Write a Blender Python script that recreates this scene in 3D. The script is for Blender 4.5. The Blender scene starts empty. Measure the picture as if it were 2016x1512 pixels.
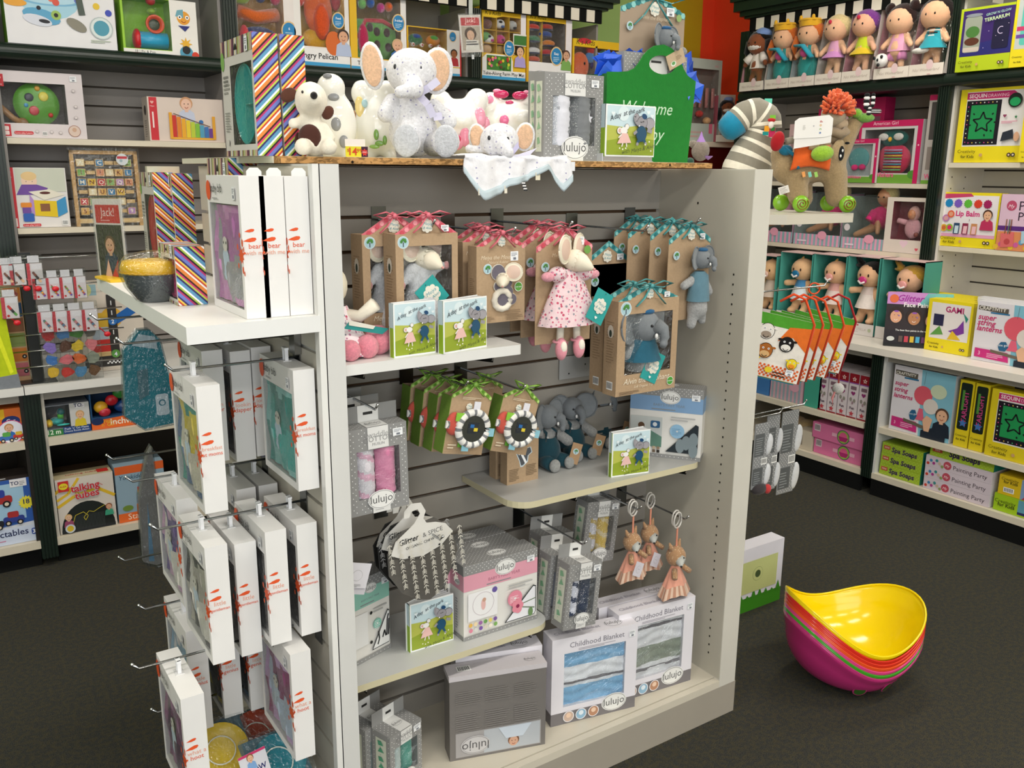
import bpy,bmesh,math,random
from mathutils import Vector,Matrix,Euler
random.seed(7)
sc=bpy.context.scene
COL=sc.collection
RX=Vector((0.8323,-0.554263,0.008358));RY=Vector((-0.122777,-0.199027,-0.972273));RZ=Vector((0.540558,0.808196,-0.233701))
FPX=1742.0
EYE=Vector((0,0,1.5))
cd=bpy.data.cameras.new('camera');cam=bpy.data.objects.new('camera',cd);COL.objects.link(cam)
m=Matrix.Identity(4)
for i in range(3):
 m[i][0]=RX[i];m[i][1]=-RY[i];m[i][2]=-RZ[i];m[i][3]=EYE[i]
cam.matrix_world=m
cd.sensor_fit='HORIZONTAL';cd.sensor_width=36.0;cd.lens=36.0*FPX/2016.0;cd.clip_start=0.05;cd.clip_end=60
sc.camera=cam
sc.view_settings.view_transform='Standard';sc.view_settings.look='None';sc.view_settings.gamma=1.0
sc.view_settings.use_curve_mapping=False;sc.view_settings.exposure=-0.04
w=bpy.data.worlds.new('shop_air');sc.world=w;w.use_nodes=True
w.node_tree.nodes['Background'].inputs[0].default_value=(0.93,0.96,1.0,1);w.node_tree.nodes['Background'].inputs[1].default_value=0.12
def area(name,loc,size,power,color,rot=(0,0,0)):
 l=bpy.data.lights.new(name,'AREA');l.shape='RECTANGLE';l.size,l.size_y=size;l.energy=power;l.color=color
 o=bpy.data.objects.new(name,l);COL.objects.link(o);o.location=loc;o.rotation_euler=rot
 return o
CEIL=3.05
for ix,lx in enumerate((-1.1,1.0,3.1)):
 for iy,ly in enumerate((-1.6,0.3,2.2)):
  area('ceiling_lamp',(lx,ly,CEIL-0.06),(1.2,0.28),25,(1.0,0.95,0.87))
area('shop_window_light',(-1.2,-3.3,1.75),(4.6,2.2),118,(0.9,0.95,1.0),(math.radians(90),0,math.radians(-8)))
def ray(px,py):return RX*(px-1008)+RY*(py-756)+RZ*FPX
def on(px,py,ax,val):
 r=Vector([v for v in ray3(px,py)]);t=(val-EYE[ax])/r[ax];return EYE+r*t
def ray3(px,py):
 c=(px-1008,py-756,FPX)
 return[RX[i]*c[0]+RY[i]*c[1]+RZ[i]*c[2]for i in range(3)]
def zat(P,px,py):
 r=ray3(px,py);t=(r[0]*P[0]+r[1]*P[1])/(r[0]**2+r[1]**2);return EYE.z+r[2]*t
def X_(px,py,Y):return on(px,py,1,Y)
def lin(h):
 if not isinstance(h,str):return tuple(h)if len(h)==4 else(*h,1.0)
 h=h.lstrip('#')
 if len(h)==3:h=''.join(c*2 for c in h)
 r=[]
 for i in(0,2,4):
  c=int(h[i:i+2],16)/255.0
  r.append(c/12.92 if c<=0.04045 else((c+0.055)/1.055)**2.4)
 return(*r,1.0)
_m={}
KIND=dict(card=(.5,.35),gloss=(.16,.5),satin=(.33,.5),fabric=(.95,.15),plush=(1.0,.1),lam=(.38,.4),matte=(.85,.2),china=(.07,.6),metal=(.18,.5),paper=(.6,.3),rubber=(.6,.4),wood=(.5,.35))
def mat(kind='card',hexc=None):
 key=(kind,hexc)
 if key in _m:return _m[key]
 M=bpy.data.materials.new(kind if hexc is None else kind+'_'+str(hexc).strip('#'));_m[key]=M
 M.use_nodes=True;nt=M.node_tree;N=nt.nodes;L=nt.links
 bs=N['Principled BSDF'];out=N['Material Output']
 if kind=='film':
  N.remove(bs);tr=N.new('ShaderNodeBsdfTransparent');gl=N.new('ShaderNodeBsdfGlossy');gl.inputs['Roughness'].default_value=.09
  lw=N.new('ShaderNodeLayerWeight');lw.inputs['Blend'].default_value=.25
  mr=N.new('ShaderNodeMapRange');mr.inputs['To Min'].default_value=.05;mr.inputs['To Max'].default_value=.5
  no=N.new('ShaderNodeTexNoise');no.inputs['Scale'].default_value=14;bp=N.new('ShaderNodeBump');bp.inputs['Strength'].default_value=.5;bp.inputs['Distance'].default_value=.02
  L.new(no.outputs[0],bp.inputs['Height']);L.new(bp.outputs[0],gl.inputs['Normal'])
  mx=N.new('ShaderNodeMixShader');L.new(lw.outputs['Facing'],mr.inputs['Value']);L.new(mr.outputs[0],mx.inputs[0])
  L.new(tr.outputs[0],mx.inputs[1]);L.new(gl.outputs[0],mx.inputs[2]);L.new(mx.outputs[0],out.inputs[0])
  tr.inputs[0].default_value=lin(hexc or '#f6f8f8');return M
 base=kind.split('_')[0]
 ro,sp=KIND.get(base,(.5,.4))
 bs.inputs['Roughness'].default_value=ro;bs.inputs['Specular IOR Level'].default_value=sp
 if hexc is None:
  at=N.new('ShaderNodeAttribute');at.attribute_name='Col';src=at.outputs['Color']
 else:
  rg=N.new('ShaderNodeRGB');rg.outputs[0].default_value=lin(hexc);src=rg.outputs[0]
 tc=N.new('ShaderNodeTexCoord')
 def noise(scale,det=3,rough=.6):
  n=N.new('ShaderNodeTexNoise');n.inputs['Scale'].default_value=scale;n.inputs['Detail'].default_value=det;n.inputs['Roughness'].default_value=rough
  L.new(tc.outputs['Object'],n.inputs['Vector']);return n.outputs[0]
 def vary(s,fac_out,lo,hi):
  mr=N.new('ShaderNodeMapRange');mr.inputs['From Min'].default_value=.3;mr.inputs['From Max'].default_value=.7
  mr.inputs['To Min'].default_value=lo;mr.inputs['To Max'].default_value=hi;L.new(fac_out,mr.inputs['Value'])
  mx=N.new('ShaderNodeMix');mx.data_type='RGBA';mx.blend_type='MULTIPLY';mx.inputs[0].default_value=1
  L.new(s,mx.inputs[6]);L.new(mr.outputs[0],mx.inputs[7]);return mx.outputs[2]
 def bump(h,st,dist):
  b=N.new('ShaderNodeBump');b.inputs['Strength'].default_value=st;b.inputs['Distance'].default_value=dist
  L.new(h,b.inputs['Height']);L.new(b.outputs[0],bs.inputs['Normal'])
 if base=='metal':bs.inputs['Metallic'].default_value=1.0
 if base in('fabric',):bump(noise(420,2),.35,.002);src=vary(src,noise(60),.92,1.05);bs.inputs['Sheen Weight'].default_value=.2
 if base=='plush':bump(noise(260,4,.7),.8,.004);src=vary(src,noise(190,3),.82,1.1);bs.inputs['Sheen Weight'].default_value=.35
 if base=='lam':src=vary(src,noise(6,4),.965,1.02)
 if base=='card' or base=='paper':src=vary(src,noise(9,2),.97,1.02)
 if kind=='matte_kraft':src=vary(src,noise(160,4),.93,1.06)
 if kind=='wood':
  mp=N.new('ShaderNodeMapping');mp.inputs['Scale'].default_value=(3,60,60);L.new(tc.outputs['Object'],mp.inputs[0])
  n=N.new('ShaderNodeTexNoise');n.inputs['Scale'].default_value=2;L.new(mp.outputs[0],n.inputs['Vector']);src=vary(src,n.outputs[0],.85,1.1)
 if kind.endswith('_dots')or kind.endswith('_floral')or kind.endswith('_spots'):
  v=N.new('ShaderNodeTexVoronoi');v.inputs['Scale'].default_value={'dots':85,'floral':130,'spots':190}[kind.split('_')[1]]
  v.inputs['Randomness'].default_value=.25 if kind.endswith('_dots')else 1.0
  L.new(tc.outputs['Object'],v.inputs['Vector'])
  lt=N.new('ShaderNodeMath');lt.operation='LESS_THAN';lt.inputs[1].default_value=.17 if kind.endswith('_dots')else(.26 if kind.endswith('_spots')else .36);L.new(v.outputs['Distance'],lt.inputs[0])
  mx=N.new('ShaderNodeMix');mx.data_type='RGBA';L.new(lt.outputs[0],mx.inputs[0]);L.new(src,mx.inputs[6])
  if kind.endswith('_floral'):
   cr=N.new('ShaderNodeValToRGB');cr.color_ramp.interpolation='CONSTANT';e=cr.color_ramp.elements
   e[0].color=lin('#c2566f');e[1].position=.35;e[1].color=lin('#8f9099');x=e.new(.6);x.color=lin('#b77f98');x=e.new(.8);x.color=lin('#d98aa0')
   sp2=N.new('ShaderNodeSeparateColor');L.new(v.outputs['Color'],sp2.inputs[0]);L.new(sp2.outputs[0],cr.inputs[0]);L.new(cr.outputs[0],mx.inputs[7])
  else:mx.inputs[7].default_value=lin('#a5a3c4' if kind.endswith('_dots')else '#cbb392')
  src=mx.outputs[2]
 if kind=='matte_chip':
  v=N.new('ShaderNodeTexVoronoi');v.inputs['Scale'].default_value=260;mp=N.new('ShaderNodeMapping');mp.inputs['Scale'].default_value=(.45,1,1)
  L.new(tc.outputs['Object'],mp.inputs[0]);L.new(mp.outputs[0],v.inputs['Vector'])
  s2=N.new('ShaderNodeSeparateColor');L.new(v.outputs['Color'],s2.inputs[0]);src=vary(src,s2.outputs[0],.62,1.25)
 if kind=='matte_carpet':
  a=noise(420,4,.8);b=noise(90,3)
  cr=N.new('ShaderNodeValToRGB');e=cr.color_ramp.elements;e[0].position=.43;e[0].color=lin('#171815');e[1].position=.62;e[1].color=lin('#6f6c5a');L.new(a,cr.inputs[0])
  n3=N.new('ShaderNodeTexNoise');n3.inputs['Scale'].default_value=75;L.new(tc.outputs['Object'],n3.inputs['Vector'])
  c2=N.new('ShaderNodeValToRGB');e=c2.color_ramp.elements;e[0].position=.42;e[0].color=lin('#3a3e44');e[1].position=.6;e[1].color=lin('#57523f');L.new(n3.outputs['Fac'],c2.inputs[0])
  mx=N.new('ShaderNodeMix');mx.data_type='RGBA';mx.inputs[0].default_value=.45;L.new(cr.outputs[0],mx.inputs[6]);L.new(c2.outputs[0],mx.inputs[7]);src=mx.outputs[2]
  bump(a,.9,.006)
 if kind=='card_sequin':
  a=noise(300,2);src=vary(src,a,.5,1.5);bs.inputs['Roughness'].default_value=.3
 L.new(src,bs.inputs['Base Color'])
 return M
class MB:
 def __init__(s):s.v=[];s.f=[];s.c=[]
 def add(s,vs,fs,col):
  o=len(s.v);s.v+=[tuple(x)for x in vs];c=lin(col)
  for f in fs:s.f.append(tuple(i+o for i in f));s.c.append(c)
  return s
 def box(s,x0,y0,z0,x1,y1,z1,col='#ffffff',M=None):
  vs=[Vector(p)for p in((x0,y0,z0),(x1,y0,z0),(x1,y1,z0),(x0,y1,z0),(x0,y0,z1),(x1,y0,z1),(x1,y1,z1),(x0,y1,z1))]
  if M:vs=[M@p for p in vs]
  return s.add(vs,((0,1,5,4),(1,2,6,5),(2,3,7,6),(3,0,4,7),(4,5,6,7),(3,2,1,0)),col)
 def quad(s,a,b,c,d,col):return s.add((a,b,c,d),((0,1,2,3),),col)
 def prism(s,pts,y0,y1,col,side=None,M=None):
  n=len(pts);vs=[Vector((p[0],y0,p[1]))for p in pts]+[Vector((p[0],y1,p[1]))for p in pts]
  if M:vs=[M@p for p in vs]
  s.add(vs,(tuple(range(n)),),col);s.add(vs,(tuple(range(2*n-1,n-1,-1)),),side or col)
  return s.add(vs,[(i,i+n,(i+1)%n+n,(i+1)%n)for i in range(n)],side or col)
 def slab(s,pts,z0,z1,col,side=None):
  n=len(pts);vs=[Vector((p[0],p[1],z1))for p in pts]+[Vector((p[0],p[1],z0))for p in pts]
  s.add(vs,(tuple(range(n)),tuple(range(2*n-1,n-1,-1))),col)
  return s.add(vs,[(i,i+n,(i+1)%n+n,(i+1)%n)for i in range(n)],side or col)
 def ball(s,c,r,col,n=14,m=9,M=None,cap=None):
  if not hasattr(r,'__len__'):r=(r,r,r)
  vs=[];c=Vector(c)
  for j in range(m+1):
   t=math.pi*j/m
   for i in range(n):
    a=2*math.pi*i/n;p=Vector((r[0]*math.sin(t)*math.cos(a),r[1]*math.sin(t)*math.sin(a),r[2]*math.cos(t)))
    if M:p=M@p
    vs.append(p+c)
  fs=[]
  for j in range(m):
   for i in range(n):
    a,b=j*n+i,j*n+(i+1)%n
    fs.append((a,a+n,b+n,b))
  return s.add(vs,fs,col)
 def tube(s,pts,r,col,n=8,closed=False,colf=None,flat=1.0):
  pts=[Vector(p)for p in pts];k=len(pts);rs=r if hasattr(r,'__len__')else[r]*k
  vs=[];up=Vector((0,0,1))
  for i,p in enumerate(pts):
   t=(pts[(i+1)%k]-pts[i-1])if closed else(pts[min(i+1,k-1)]-pts[max(i-1,0)])
   if t.length<1e-9:t=Vector((0,0,1))
   t.normalize();a=t.cross(up)
   if a.length<.05:a=t.cross(Vector((0,1,0)))
   a.normalize();b=t.cross(a).normalized()
   for q in range(n):
    an=2*math.pi*q/n;vs.append(p+(a*math.cos(an)+b*math.sin(an)*flat)*rs[i])
  for i in range(k if closed else k-1):
   j=(i+1)%k
   s.add(vs,[(i*n+q,i*n+(q+1)%n,j*n+(q+1)%n,j*n+q)for q in range(n)],colf(i)if colf else col)if colf else None
  if not colf:
   s.add(vs,[(i*n+q,i*n+(q+1)%n,((i+1)%k)*n+(q+1)%n,((i+1)%k)*n+q)for i in range(k if closed else k-1)for q in range(n)],col)
  if not closed:
   s.add(vs[:n],(tuple(range(n)),),colf(0)if colf else col);s.add(vs[-n:],(tuple(range(n)),),colf(k-2)if colf else col)
  return s
 def lathe(s,prof,col,n=20,c=(0,0,0),M=None,colf=None):
  vs=[];c=Vector(c)
  for(r,z)in prof:
   for i in range(n):
    a=2*math.pi*i/n;p=Vector((r*math.cos(a),r*math.sin(a),z))
    if M:p=M@p
    vs.append(p+c)
  for j in range(len(prof)-1):
   s.add(vs[j*n:(j+2)*n],[(i,(i+1)%n,(i+1)%n+n,i+n)for i in range(n)],colf(j)if colf else col)
  return s
 def grid(s,fn,nu,nv,col,colf=None):
  vs=[fn(i/nu,j/nv)for j in range(nv+1)for i in range(nu+1)]
  o=len(s.v);s.v+=[tuple(p)for p in vs]
  for j in range(nv):
   for i in range(nu):
    a=o+j*(nu+1)+i;s.f.append((a,a+1,a+nu+2,a+nu+1));s.c.append(lin(colf(i/nu,j/nv)if colf else col))
  return s
 def obj(s,name,material,parent=None,smooth=False,M=None,solid=0,label=None,sub=0):
  me=bpy.data.meshes.new(name);me.from_pydata(s.v,[],s.f)
  at=me.color_attributes.new('Col','FLOAT_COLOR','CORNER');buf=[]
  for f,c in zip(s.f,s.c):buf+=list(c)*len(f)
  if len(buf)==len(at.data)*4:at.data.foreach_set('color',buf)
  if smooth:me.polygons.foreach_set('use_smooth',[True]*len(me.polygons))
  if smooth:
   bm=bmesh.new();bm.from_mesh(me);bmesh.ops.remove_doubles(bm,verts=bm.verts,dist=1e-6);bmesh.ops.recalc_face_normals(bm,faces=bm.faces);bm.to_mesh(me);bm.free()
  me.materials.append(mat(*material)if isinstance(material,tuple)else mat(material))
  o=bpy.data.objects.new(name,me);COL.objects.link(o)
  if parent:o.parent=parent
  if M is not None:o.matrix_local=M
  if solid:q=o.modifiers.new('thick','SOLIDIFY');q.thickness=solid;q.offset=0
  if sub:q=o.modifiers.new('sub','SUBSURF');q.levels=sub;q.render_levels=sub
  if label:o['label']=label
  return o
def tag(o,label,cat,group=None,kind=None):
 if label:o['label']=label
 if cat:o['category']=cat
 if group:o['group']=group
 if kind:o['kind']=kind
 return o
def thing(name,label,cat,M=None,group=None):
 o=bpy.data.objects.new(name,None);COL.objects.link(o);o.empty_display_size=.05
 if M is not None:o.matrix_world=M
 return tag(o,label,cat,group)
def clone(root,M,label,group=None):
 r=root.copy();COL.objects.link(r);r.matrix_world=M;r['label']=label
 if group:r['group']=group
 for ch in list(root.children):
  c=ch.copy();COL.objects.link(c);c.parent=r
  for g in ch.children:d=g.copy();COL.objects.link(d);d.parent=c
 return r
def struct(o,label=None):o['kind']='structure';return o
def fr(P,yaw=0,lean=0,roll=0):
 return Matrix.Translation(Vector(P))@Matrix.Rotation(yaw,4,'Z')@Matrix.Rotation(roll,4,'Y')@Matrix.Rotation(lean,4,'X')
R90=-math.pi/2
def blob(name,items,material,parent,vox=.004,M=None,label=None,it=6):
 b=MB()
 for q in items:
  if q[0]=='s':b.ball(q[1],q[2],'#fff',16,12,q[3].to_3x3()if len(q)>3 else None)
  else:
   p0,p1,r0,r1=Vector(q[1]),Vector(q[2]),q[3],q[4];k=max(4,int((p1-p0).length/min(r0,r1)*1.5))
   for i in range(k+1):t=i/k;b.ball(p0.lerp(p1,t),r0+(r1-r0)*t,'#fff',10,7)
 o=b.obj(name,material,parent,True,M,label=label)
 r=o.modifiers.new('skin','REMESH');r.mode='VOXEL';r.voxel_size=vox;r.use_smooth_shade=True
 s=o.modifiers.new('soft','SMOOTH');s.factor=.5;s.iterations=it
 return o
_t={}
def glyphs(s,bold=0,ital=0):
 k=(s,bold,ital)
 if k in _t:return _t[k]
 cu=bpy.data.curves.new('t','FONT');cu.body=s;cu.resolution_u=2;cu.size=1;cu.offset=bold;cu.shear=ital;cu.fill_mode='FRONT'
 o=bpy.data.objects.new('t',cu);me=o.to_mesh()
 vs=[(v.co.x,v.co.y)for v in me.vertices];fs=[tuple(p.vertices)for p in me.polygons]
 o.to_mesh_clear();bpy.data.objects.remove(o);bpy.data.curves.remove(cu)
 if vs:x0=min(v[0]for v in vs);x1=max(v[0]for v in vs)
 else:x0=x1=0
 _t[k]=(vs,fs,x0,x1);return _t[k]
class K:
 """print on one flat face; u,v run 0..1, radii and sizes are in metres"""
 EPS=.00022
 def __init__(s,mb,w,h,fmap):s.mb=mb;s.w=w;s.h=h;s.fm=fmap;s.n=1
 def _p(s,pts):
  o=s.n*s.EPS;s.n+=1;return[s.fm(u,v,o)for u,v in pts]
 def poly(s,pts,c):s.mb.add(s._p(pts),(tuple(range(len(pts))),),c);return s
 def rect(s,a,b,c,d,col):return s.poly(((a,b),(c,b),(c,d),(a,d)),col)
 def circ(s,u,v,r,col,ry=None,n=18,rot=0):
  ry=ry or r;pts=[]
  for i in range(n):
   a=2*math.pi*i/n;x,y=r*math.cos(a),ry*math.sin(a)
   x,y=x*math.cos(rot)-y*math.sin(rot),x*math.sin(rot)+y*math.cos(rot);pts.append((u+x/s.w,v+y/s.h))
  return s.poly(pts,col)
 def ring(s,u,v,r,col,col2,t=.0012,ry=None):s.circ(u,v,r,col,ry);return s.circ(u,v,r-t,col2,(ry or r)-t)
 def star(s,u,v,r,col,n=5,k=.45,rot=math.pi/2):
  return s.poly([(u+r*(k if i%2 else 1)*math.cos(rot+math.pi*i/n)/s.w,v+r*(k if i%2 else 1)*math.sin(rot+math.pi*i/n)/s.h)for i in range(2*n)],col)
 def heart(s,u,v,r,col):
  pts=[]
  for i in range(20):
   t=2*math.pi*i/20;pts.append((u+r*.062*16*math.sin(t)**3/s.w,v+r*.062*(13*math.cos(t)-5*math.cos(2*t)-2*math.cos(3*t)-math.cos(4*t))/s.h))
  return s.poly(pts,col)
 def rr(s,a,b,c,d,r,col):
  rx,ry=r/s.w,r/s.h;pts=[]
  for cx,cy,a0 in((c-rx,d-ry,0),(a+rx,d-ry,90),(a+rx,b+ry,180),(c-rx,b+ry,270)):
   for i in range(5):t=math.radians(a0+i*22.5);pts.append((cx+rx*math.cos(t),cy+ry*math.sin(t)))
  return s.poly(pts,col)
 def line(s,pts,t,col):
  P=[Vector((u*s.w,v*s.h))for u,v in pts];o=s.n*s.EPS;s.n+=1
  for a,b in zip(P,P[1:]):
   d=b-a
   if d.length<1e-7:continue
   n=Vector((-d.y,d.x)).normalized()*t/2
   q=(a+n,b+n,b-n,a-n);s.mb.add([s.fm(p.x/s.w,p.y/s.h,o)for p in q],((0,1,2,3),),col)
  return s
 def arc(s,u,v,r,a0,a1,t,col,n=10,ry=None):
  return s.line([(u+r*math.cos(math.radians(a0+(a1-a0)*i/n))/s.w,v+(ry or r)*math.sin(math.radians(a0+(a1-a0)*i/n))/s.h)for i in range(n+1)],t,col)
 def dots(s,a,b,c,d,sp,r,col,n=6):
  o=s.n*s.EPS;s.n+=1;y=b*s.h+sp/2;row=0;vs=[];fs=[]
  while y<d*s.h-r:
   x=a*s.w+(sp/2 if row%2 else sp)
   while x<c*s.w-r:
    k=len(vs);vs+=[s.fm((x+r*math.cos(6.2832*i/n))/s.w,(y+r*math.sin(6.2832*i/n))/s.h,o)for i in range(n)];fs.append(tuple(range(k,k+n)));x+=sp
   y+=sp/2;row+=1
  s.mb.add(vs,fs,col);return s
 def text(s,t,u,v,size,col,al='c',bold=0,ital=0,rot=0,fit=None):
  vs,fs,x0,x1=glyphs(t,bold,ital)
  if not vs:return s
  if fit:size=min(size,fit*s.w/max(x1-x0,1e-6))
  off={'c':(x0+x1)/2,'l':x0,'r':x1}[al];cr,sr=math.cos(rot),math.sin(rot);pts=[]
  for x,y in vs:
   x=(x-off)*size;y=y*size;pts.append((u+(x*cr-y*sr)/s.w,v+(x*sr+y*cr)/s.h))
  s.mb.add(s._p(pts),fs,col);return s
 def lines(s,a,b,c,d,n,col,fill=.45,seed=1):
  rn=random.Random(seed);o=s.n*s.EPS;s.n+=1;dv=(d-b)/n
  for i in range(n):
   e=a+(c-a)*rn.uniform(.6,1);y=b+dv*i
   s.mb.add([s.fm(p,q,o)for p,q in((a,y),(e,y),(e,y+dv*fill),(a,y+dv*fill))],((0,1,2,3),),col)
  return s
 def bars(s,a,b,c,d,bg='#f4f4f2',seed=3):
  s.rect(a,b,c,d,bg);rn=random.Random(seed);x=a+.08*(c-a);o=s.n*s.EPS;s.n+=1
  while x<c-.1*(c-a):
   wd=(c-a)*rn.choice((.02,.035,.05));s.mb.add([s.fm(p,q,o)for p,q in((x,b+.15*(d-b)),(x+wd,b+.15*(d-b)),(x+wd,d-.12*(d-b)),(x,d-.12*(d-b)))],((0,1,2,3),),'#222');x+=wd*2
  return s
 def sticker(s,u,v,w=.022,h=.016):
  a,b,c,d=u-w/2/s.w,v-h/2/s.h,u+w/2/s.w,v+h/2/s.h
  s.rr(a,b,c,d,.001,'#eef0f2');s.lines(a+(c-a)*.1,b+(d-b)*.5,a+(c-a)*.9,b+(d-b)*.92,3,'#8f939b');s.lines(a+(c-a)*.35,b+(d-b)*.1,a+(c-a)*.9,b+(d-b)*.42,1,'#777c86',.8);return s
 def kid(s,u,v,r,skin='#e8b896',hair='#8a5a34',top='#7fa7d6',body=True):
  if body:
   s.poly([(u+x*r/s.w,v+y*r/s.h)for x,y in((-1.5,-3.2),(1.5,-3.2),(1.25,-1.4),(.5,-.9),(-.5,-.9),(-1.25,-1.4))],top)
   s.rect(u-.3*r/s.w,v-1.3*r/s.h,u+.3*r/s.w,v-.6*r/s.h,skin)
  s.circ(u,v+.15*r/s.h,r*1.08,hair);s.circ(u,v-.08*r/s.h,r*.86,skin,r*.98)
  for q in(-.32,.32):s.circ(u+q*r/s.w,v+.05*r/s.h,r*.1,'#3a2a22',n=6)
  s.arc(u,v-.35*r/s.h,r*.3,200,340,r*.1,'#a4503f',5);return s
def fmap(face,w,h,d):
 return{'F':lambda u,v,o:(u*w,-o,v*h),'L':lambda u,v,o:(-o,(1-u)*d,v*h),'R':lambda u,v,o:(w+o,u*d,v*h),'T':lambda u,v,o:(u*w,v*d,h+o),'D':lambda u,v,o:(u*w,v*d,-o),'B':lambda u,v,o:((1-u)*w,d+o,v*h)}[face]
def prints(parent,w,h,d,faces,kind='card',M=None,name='print'):
 for fc,fn in faces.items():
  if fn is None:continue
  b=MB();fw,fh={'F':(w,h),'B':(w,h),'L':(d,h),'R':(d,h),'T':(w,d),'D':(w,d)}[fc]
  fn(K(b,fw,fh,fmap(fc,w,h,d)))
  if b.f:b.obj(name,kind,parent,M=M)
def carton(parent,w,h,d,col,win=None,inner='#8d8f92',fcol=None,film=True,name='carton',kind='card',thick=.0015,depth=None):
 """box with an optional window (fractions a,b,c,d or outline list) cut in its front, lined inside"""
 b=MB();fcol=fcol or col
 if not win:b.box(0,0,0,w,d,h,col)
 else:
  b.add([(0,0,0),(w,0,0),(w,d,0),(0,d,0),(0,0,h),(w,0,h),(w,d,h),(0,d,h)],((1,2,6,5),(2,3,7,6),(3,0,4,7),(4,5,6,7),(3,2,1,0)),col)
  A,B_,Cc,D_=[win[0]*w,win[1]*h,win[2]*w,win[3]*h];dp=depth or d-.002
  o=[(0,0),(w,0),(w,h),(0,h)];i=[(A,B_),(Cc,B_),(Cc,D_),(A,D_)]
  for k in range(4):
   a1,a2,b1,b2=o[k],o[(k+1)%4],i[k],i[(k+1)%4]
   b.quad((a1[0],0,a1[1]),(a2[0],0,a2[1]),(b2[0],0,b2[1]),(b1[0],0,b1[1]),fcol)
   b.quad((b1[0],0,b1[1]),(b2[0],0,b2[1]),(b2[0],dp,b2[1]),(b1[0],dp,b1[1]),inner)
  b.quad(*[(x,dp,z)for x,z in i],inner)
 co=b.obj(name,kind,parent)
 if win and film:
  f=MB();nx,nz=5,6;rn=random.Random(len(COL.objects));jit={}
  def P(u,v):
   e=0 if u in(0,1)or v in(0,1)else rn.uniform(0,.0022)
   return(A+(Cc-A)*u,.0012+e,B_+(D_-B_)*v)
  f.grid(P,nx,nz,'#fff');f.obj('window_film','film',parent,True)
 return co
def stand(bl,br,tl,z):
 """frame, width and height of an upright face whose foot stands at height z"""
 a=on(*bl,2,z);b=on(*br,2,z);v=b-a;return fr(a,math.atan2(v.y,v.x)),v.length,zat(a,*tl)-z
def standw(bl,tl,z,w,yaw=0):a=on(*bl,2,z);return fr(a,yaw),w,zat(a,*tl)-z
def facey(bl,br,tl,Y):
 a=on(*bl,1,Y);b=on(*br,1,Y);t=on(*tl,1,Y);z=(a.z+b.z)/2;return fr((a.x,Y,z)),b.x-a.x,t.z-z
def facex(bl,br,tl,X):
 a=on(*bl,0,X);b=on(*br,0,X);t=on(*tl,0,X);z=(a.z+b.z)/2;return fr((X,a.y,z),R90),a.y-b.y,t.z-z
# ==== the room
XL,XR,YB,YF=-4.2,4.45,4.35,-3.6
def plane(name,pts,col,kind):
 b=MB();b.add(pts,((0,1,2,3),),col);o=b.obj(name,kind);return struct(o)
fl=MB();fl.box(XL,YF,-.05,XR,YB,0,'#33332e');struct(fl.obj('floor','matte_carpet'))
c_=MB();c_.box(XL,YF,CEIL,XR,YB,CEIL+.1,'#dcdad2');struct(c_.obj('ceiling','matte'))
b=MB();b.box(XL,YB,0,XR,YB+.1,CEIL,'#a8c97a');struct(b.obj('wall_back','matte'))
b=MB();b.box(XR,YF,0,XR+.1,YB,CEIL,'#e9e3cf');struct(b.obj('wall_right','matte'))
b=MB();b.box(XL-.1,YF,0,XL,YB,CEIL,'#e6e2d6');struct(b.obj('wall_left','matte'))
b=MB();b.box(XL,YF-.1,0,XR,YF,CEIL,'#e6e2d6');struct(b.obj('wall_front','matte'))
ya=on(1345,60,1,YB-.006).x;yb=on(1381,60,1,YB-.006).x
b=MB();b.box(ya-.35,YB-.006,0,yb,YB,CEIL,'#c3a51e');struct(b.obj('trim_1','matte'))
b=MB();b.box(yb,YB-.006,0,XR,YB,CEIL,'#f04a28');b.box(XR-.006,3.6,0,XR,YB,CEIL,'#f04a28');struct(b.obj('trim_2','matte'))
GREEN='#16241c';CREAM='#d9cfba';WHITE='#dedcd6'
YL,YU,XLo,XU=3.617,3.90,3.675,3.96
RAIL0,RAIL1=1.888,1.945
def pilaster(parent,x,z0,z1,side,y,wd=.057):
 """fluted dark green post: flat box with five raised ribs; side 'L' faces -Y, side 'R' faces -X"""
 b=MB();s=(lambda a,c,d,e,f,g:b.box(a,c,d,e,f,g,GREEN))if side=='L' else(lambda a,c,d,e,f,g:b.box(c,a,d,f,e,g,GREEN))
 s(x,y,z0,x+wd,y+.04,z1)
 for k in range(5):q=x+wd*(k+.18)/5;s(q,y-.006,z0,q+wd*.13,y,z1)
 return b.obj('pilaster','satin',parent)
def slats(parent,side,a0,a1,y,z0,z1,pitch=.0762,col='#a8a29b',start=None,groove='#5b544c'):
 bk=MB();(bk.box(a0,y+.012,z0,a1,y+.02,z1,groove)if side=='L' else bk.box(y+.012,a0,z0,y+.02,a1,z1,groove));bk.obj('backboard','matte',parent)
 z=start if start is not None else z1
 me=None
 while z>z0+.01:
  lo=max(z-pitch+.008,z0)
  hi=min(z,z1)
  if hi-lo>.004:
   if me is None or abs(hi-lo-hh)>1e-5:
    b=MB();hh=hi-lo;(b.box(a0,y,0,a1,y+.014,hh,col)if side=='L' else b.box(y,a0,0,y+.014,a1,hh,col));o=b.obj('slat','lam',parent);me=o
   else:o=me.copy();COL.objects.link(o)
   o.location=(0,0,lo)
  z-=pitch
def board(parent,side,a0,a1,y0,y1,zt,th=.022,col=CREAM,name='shelf',top=None):
 b=MB();(b.box(a0,y0,zt-th,a1,y1,zt,col)if side=='L' else b.box(y0,a0,zt-th,y1,a1,zt,col));return b.obj(name,'lam',parent)
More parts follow.
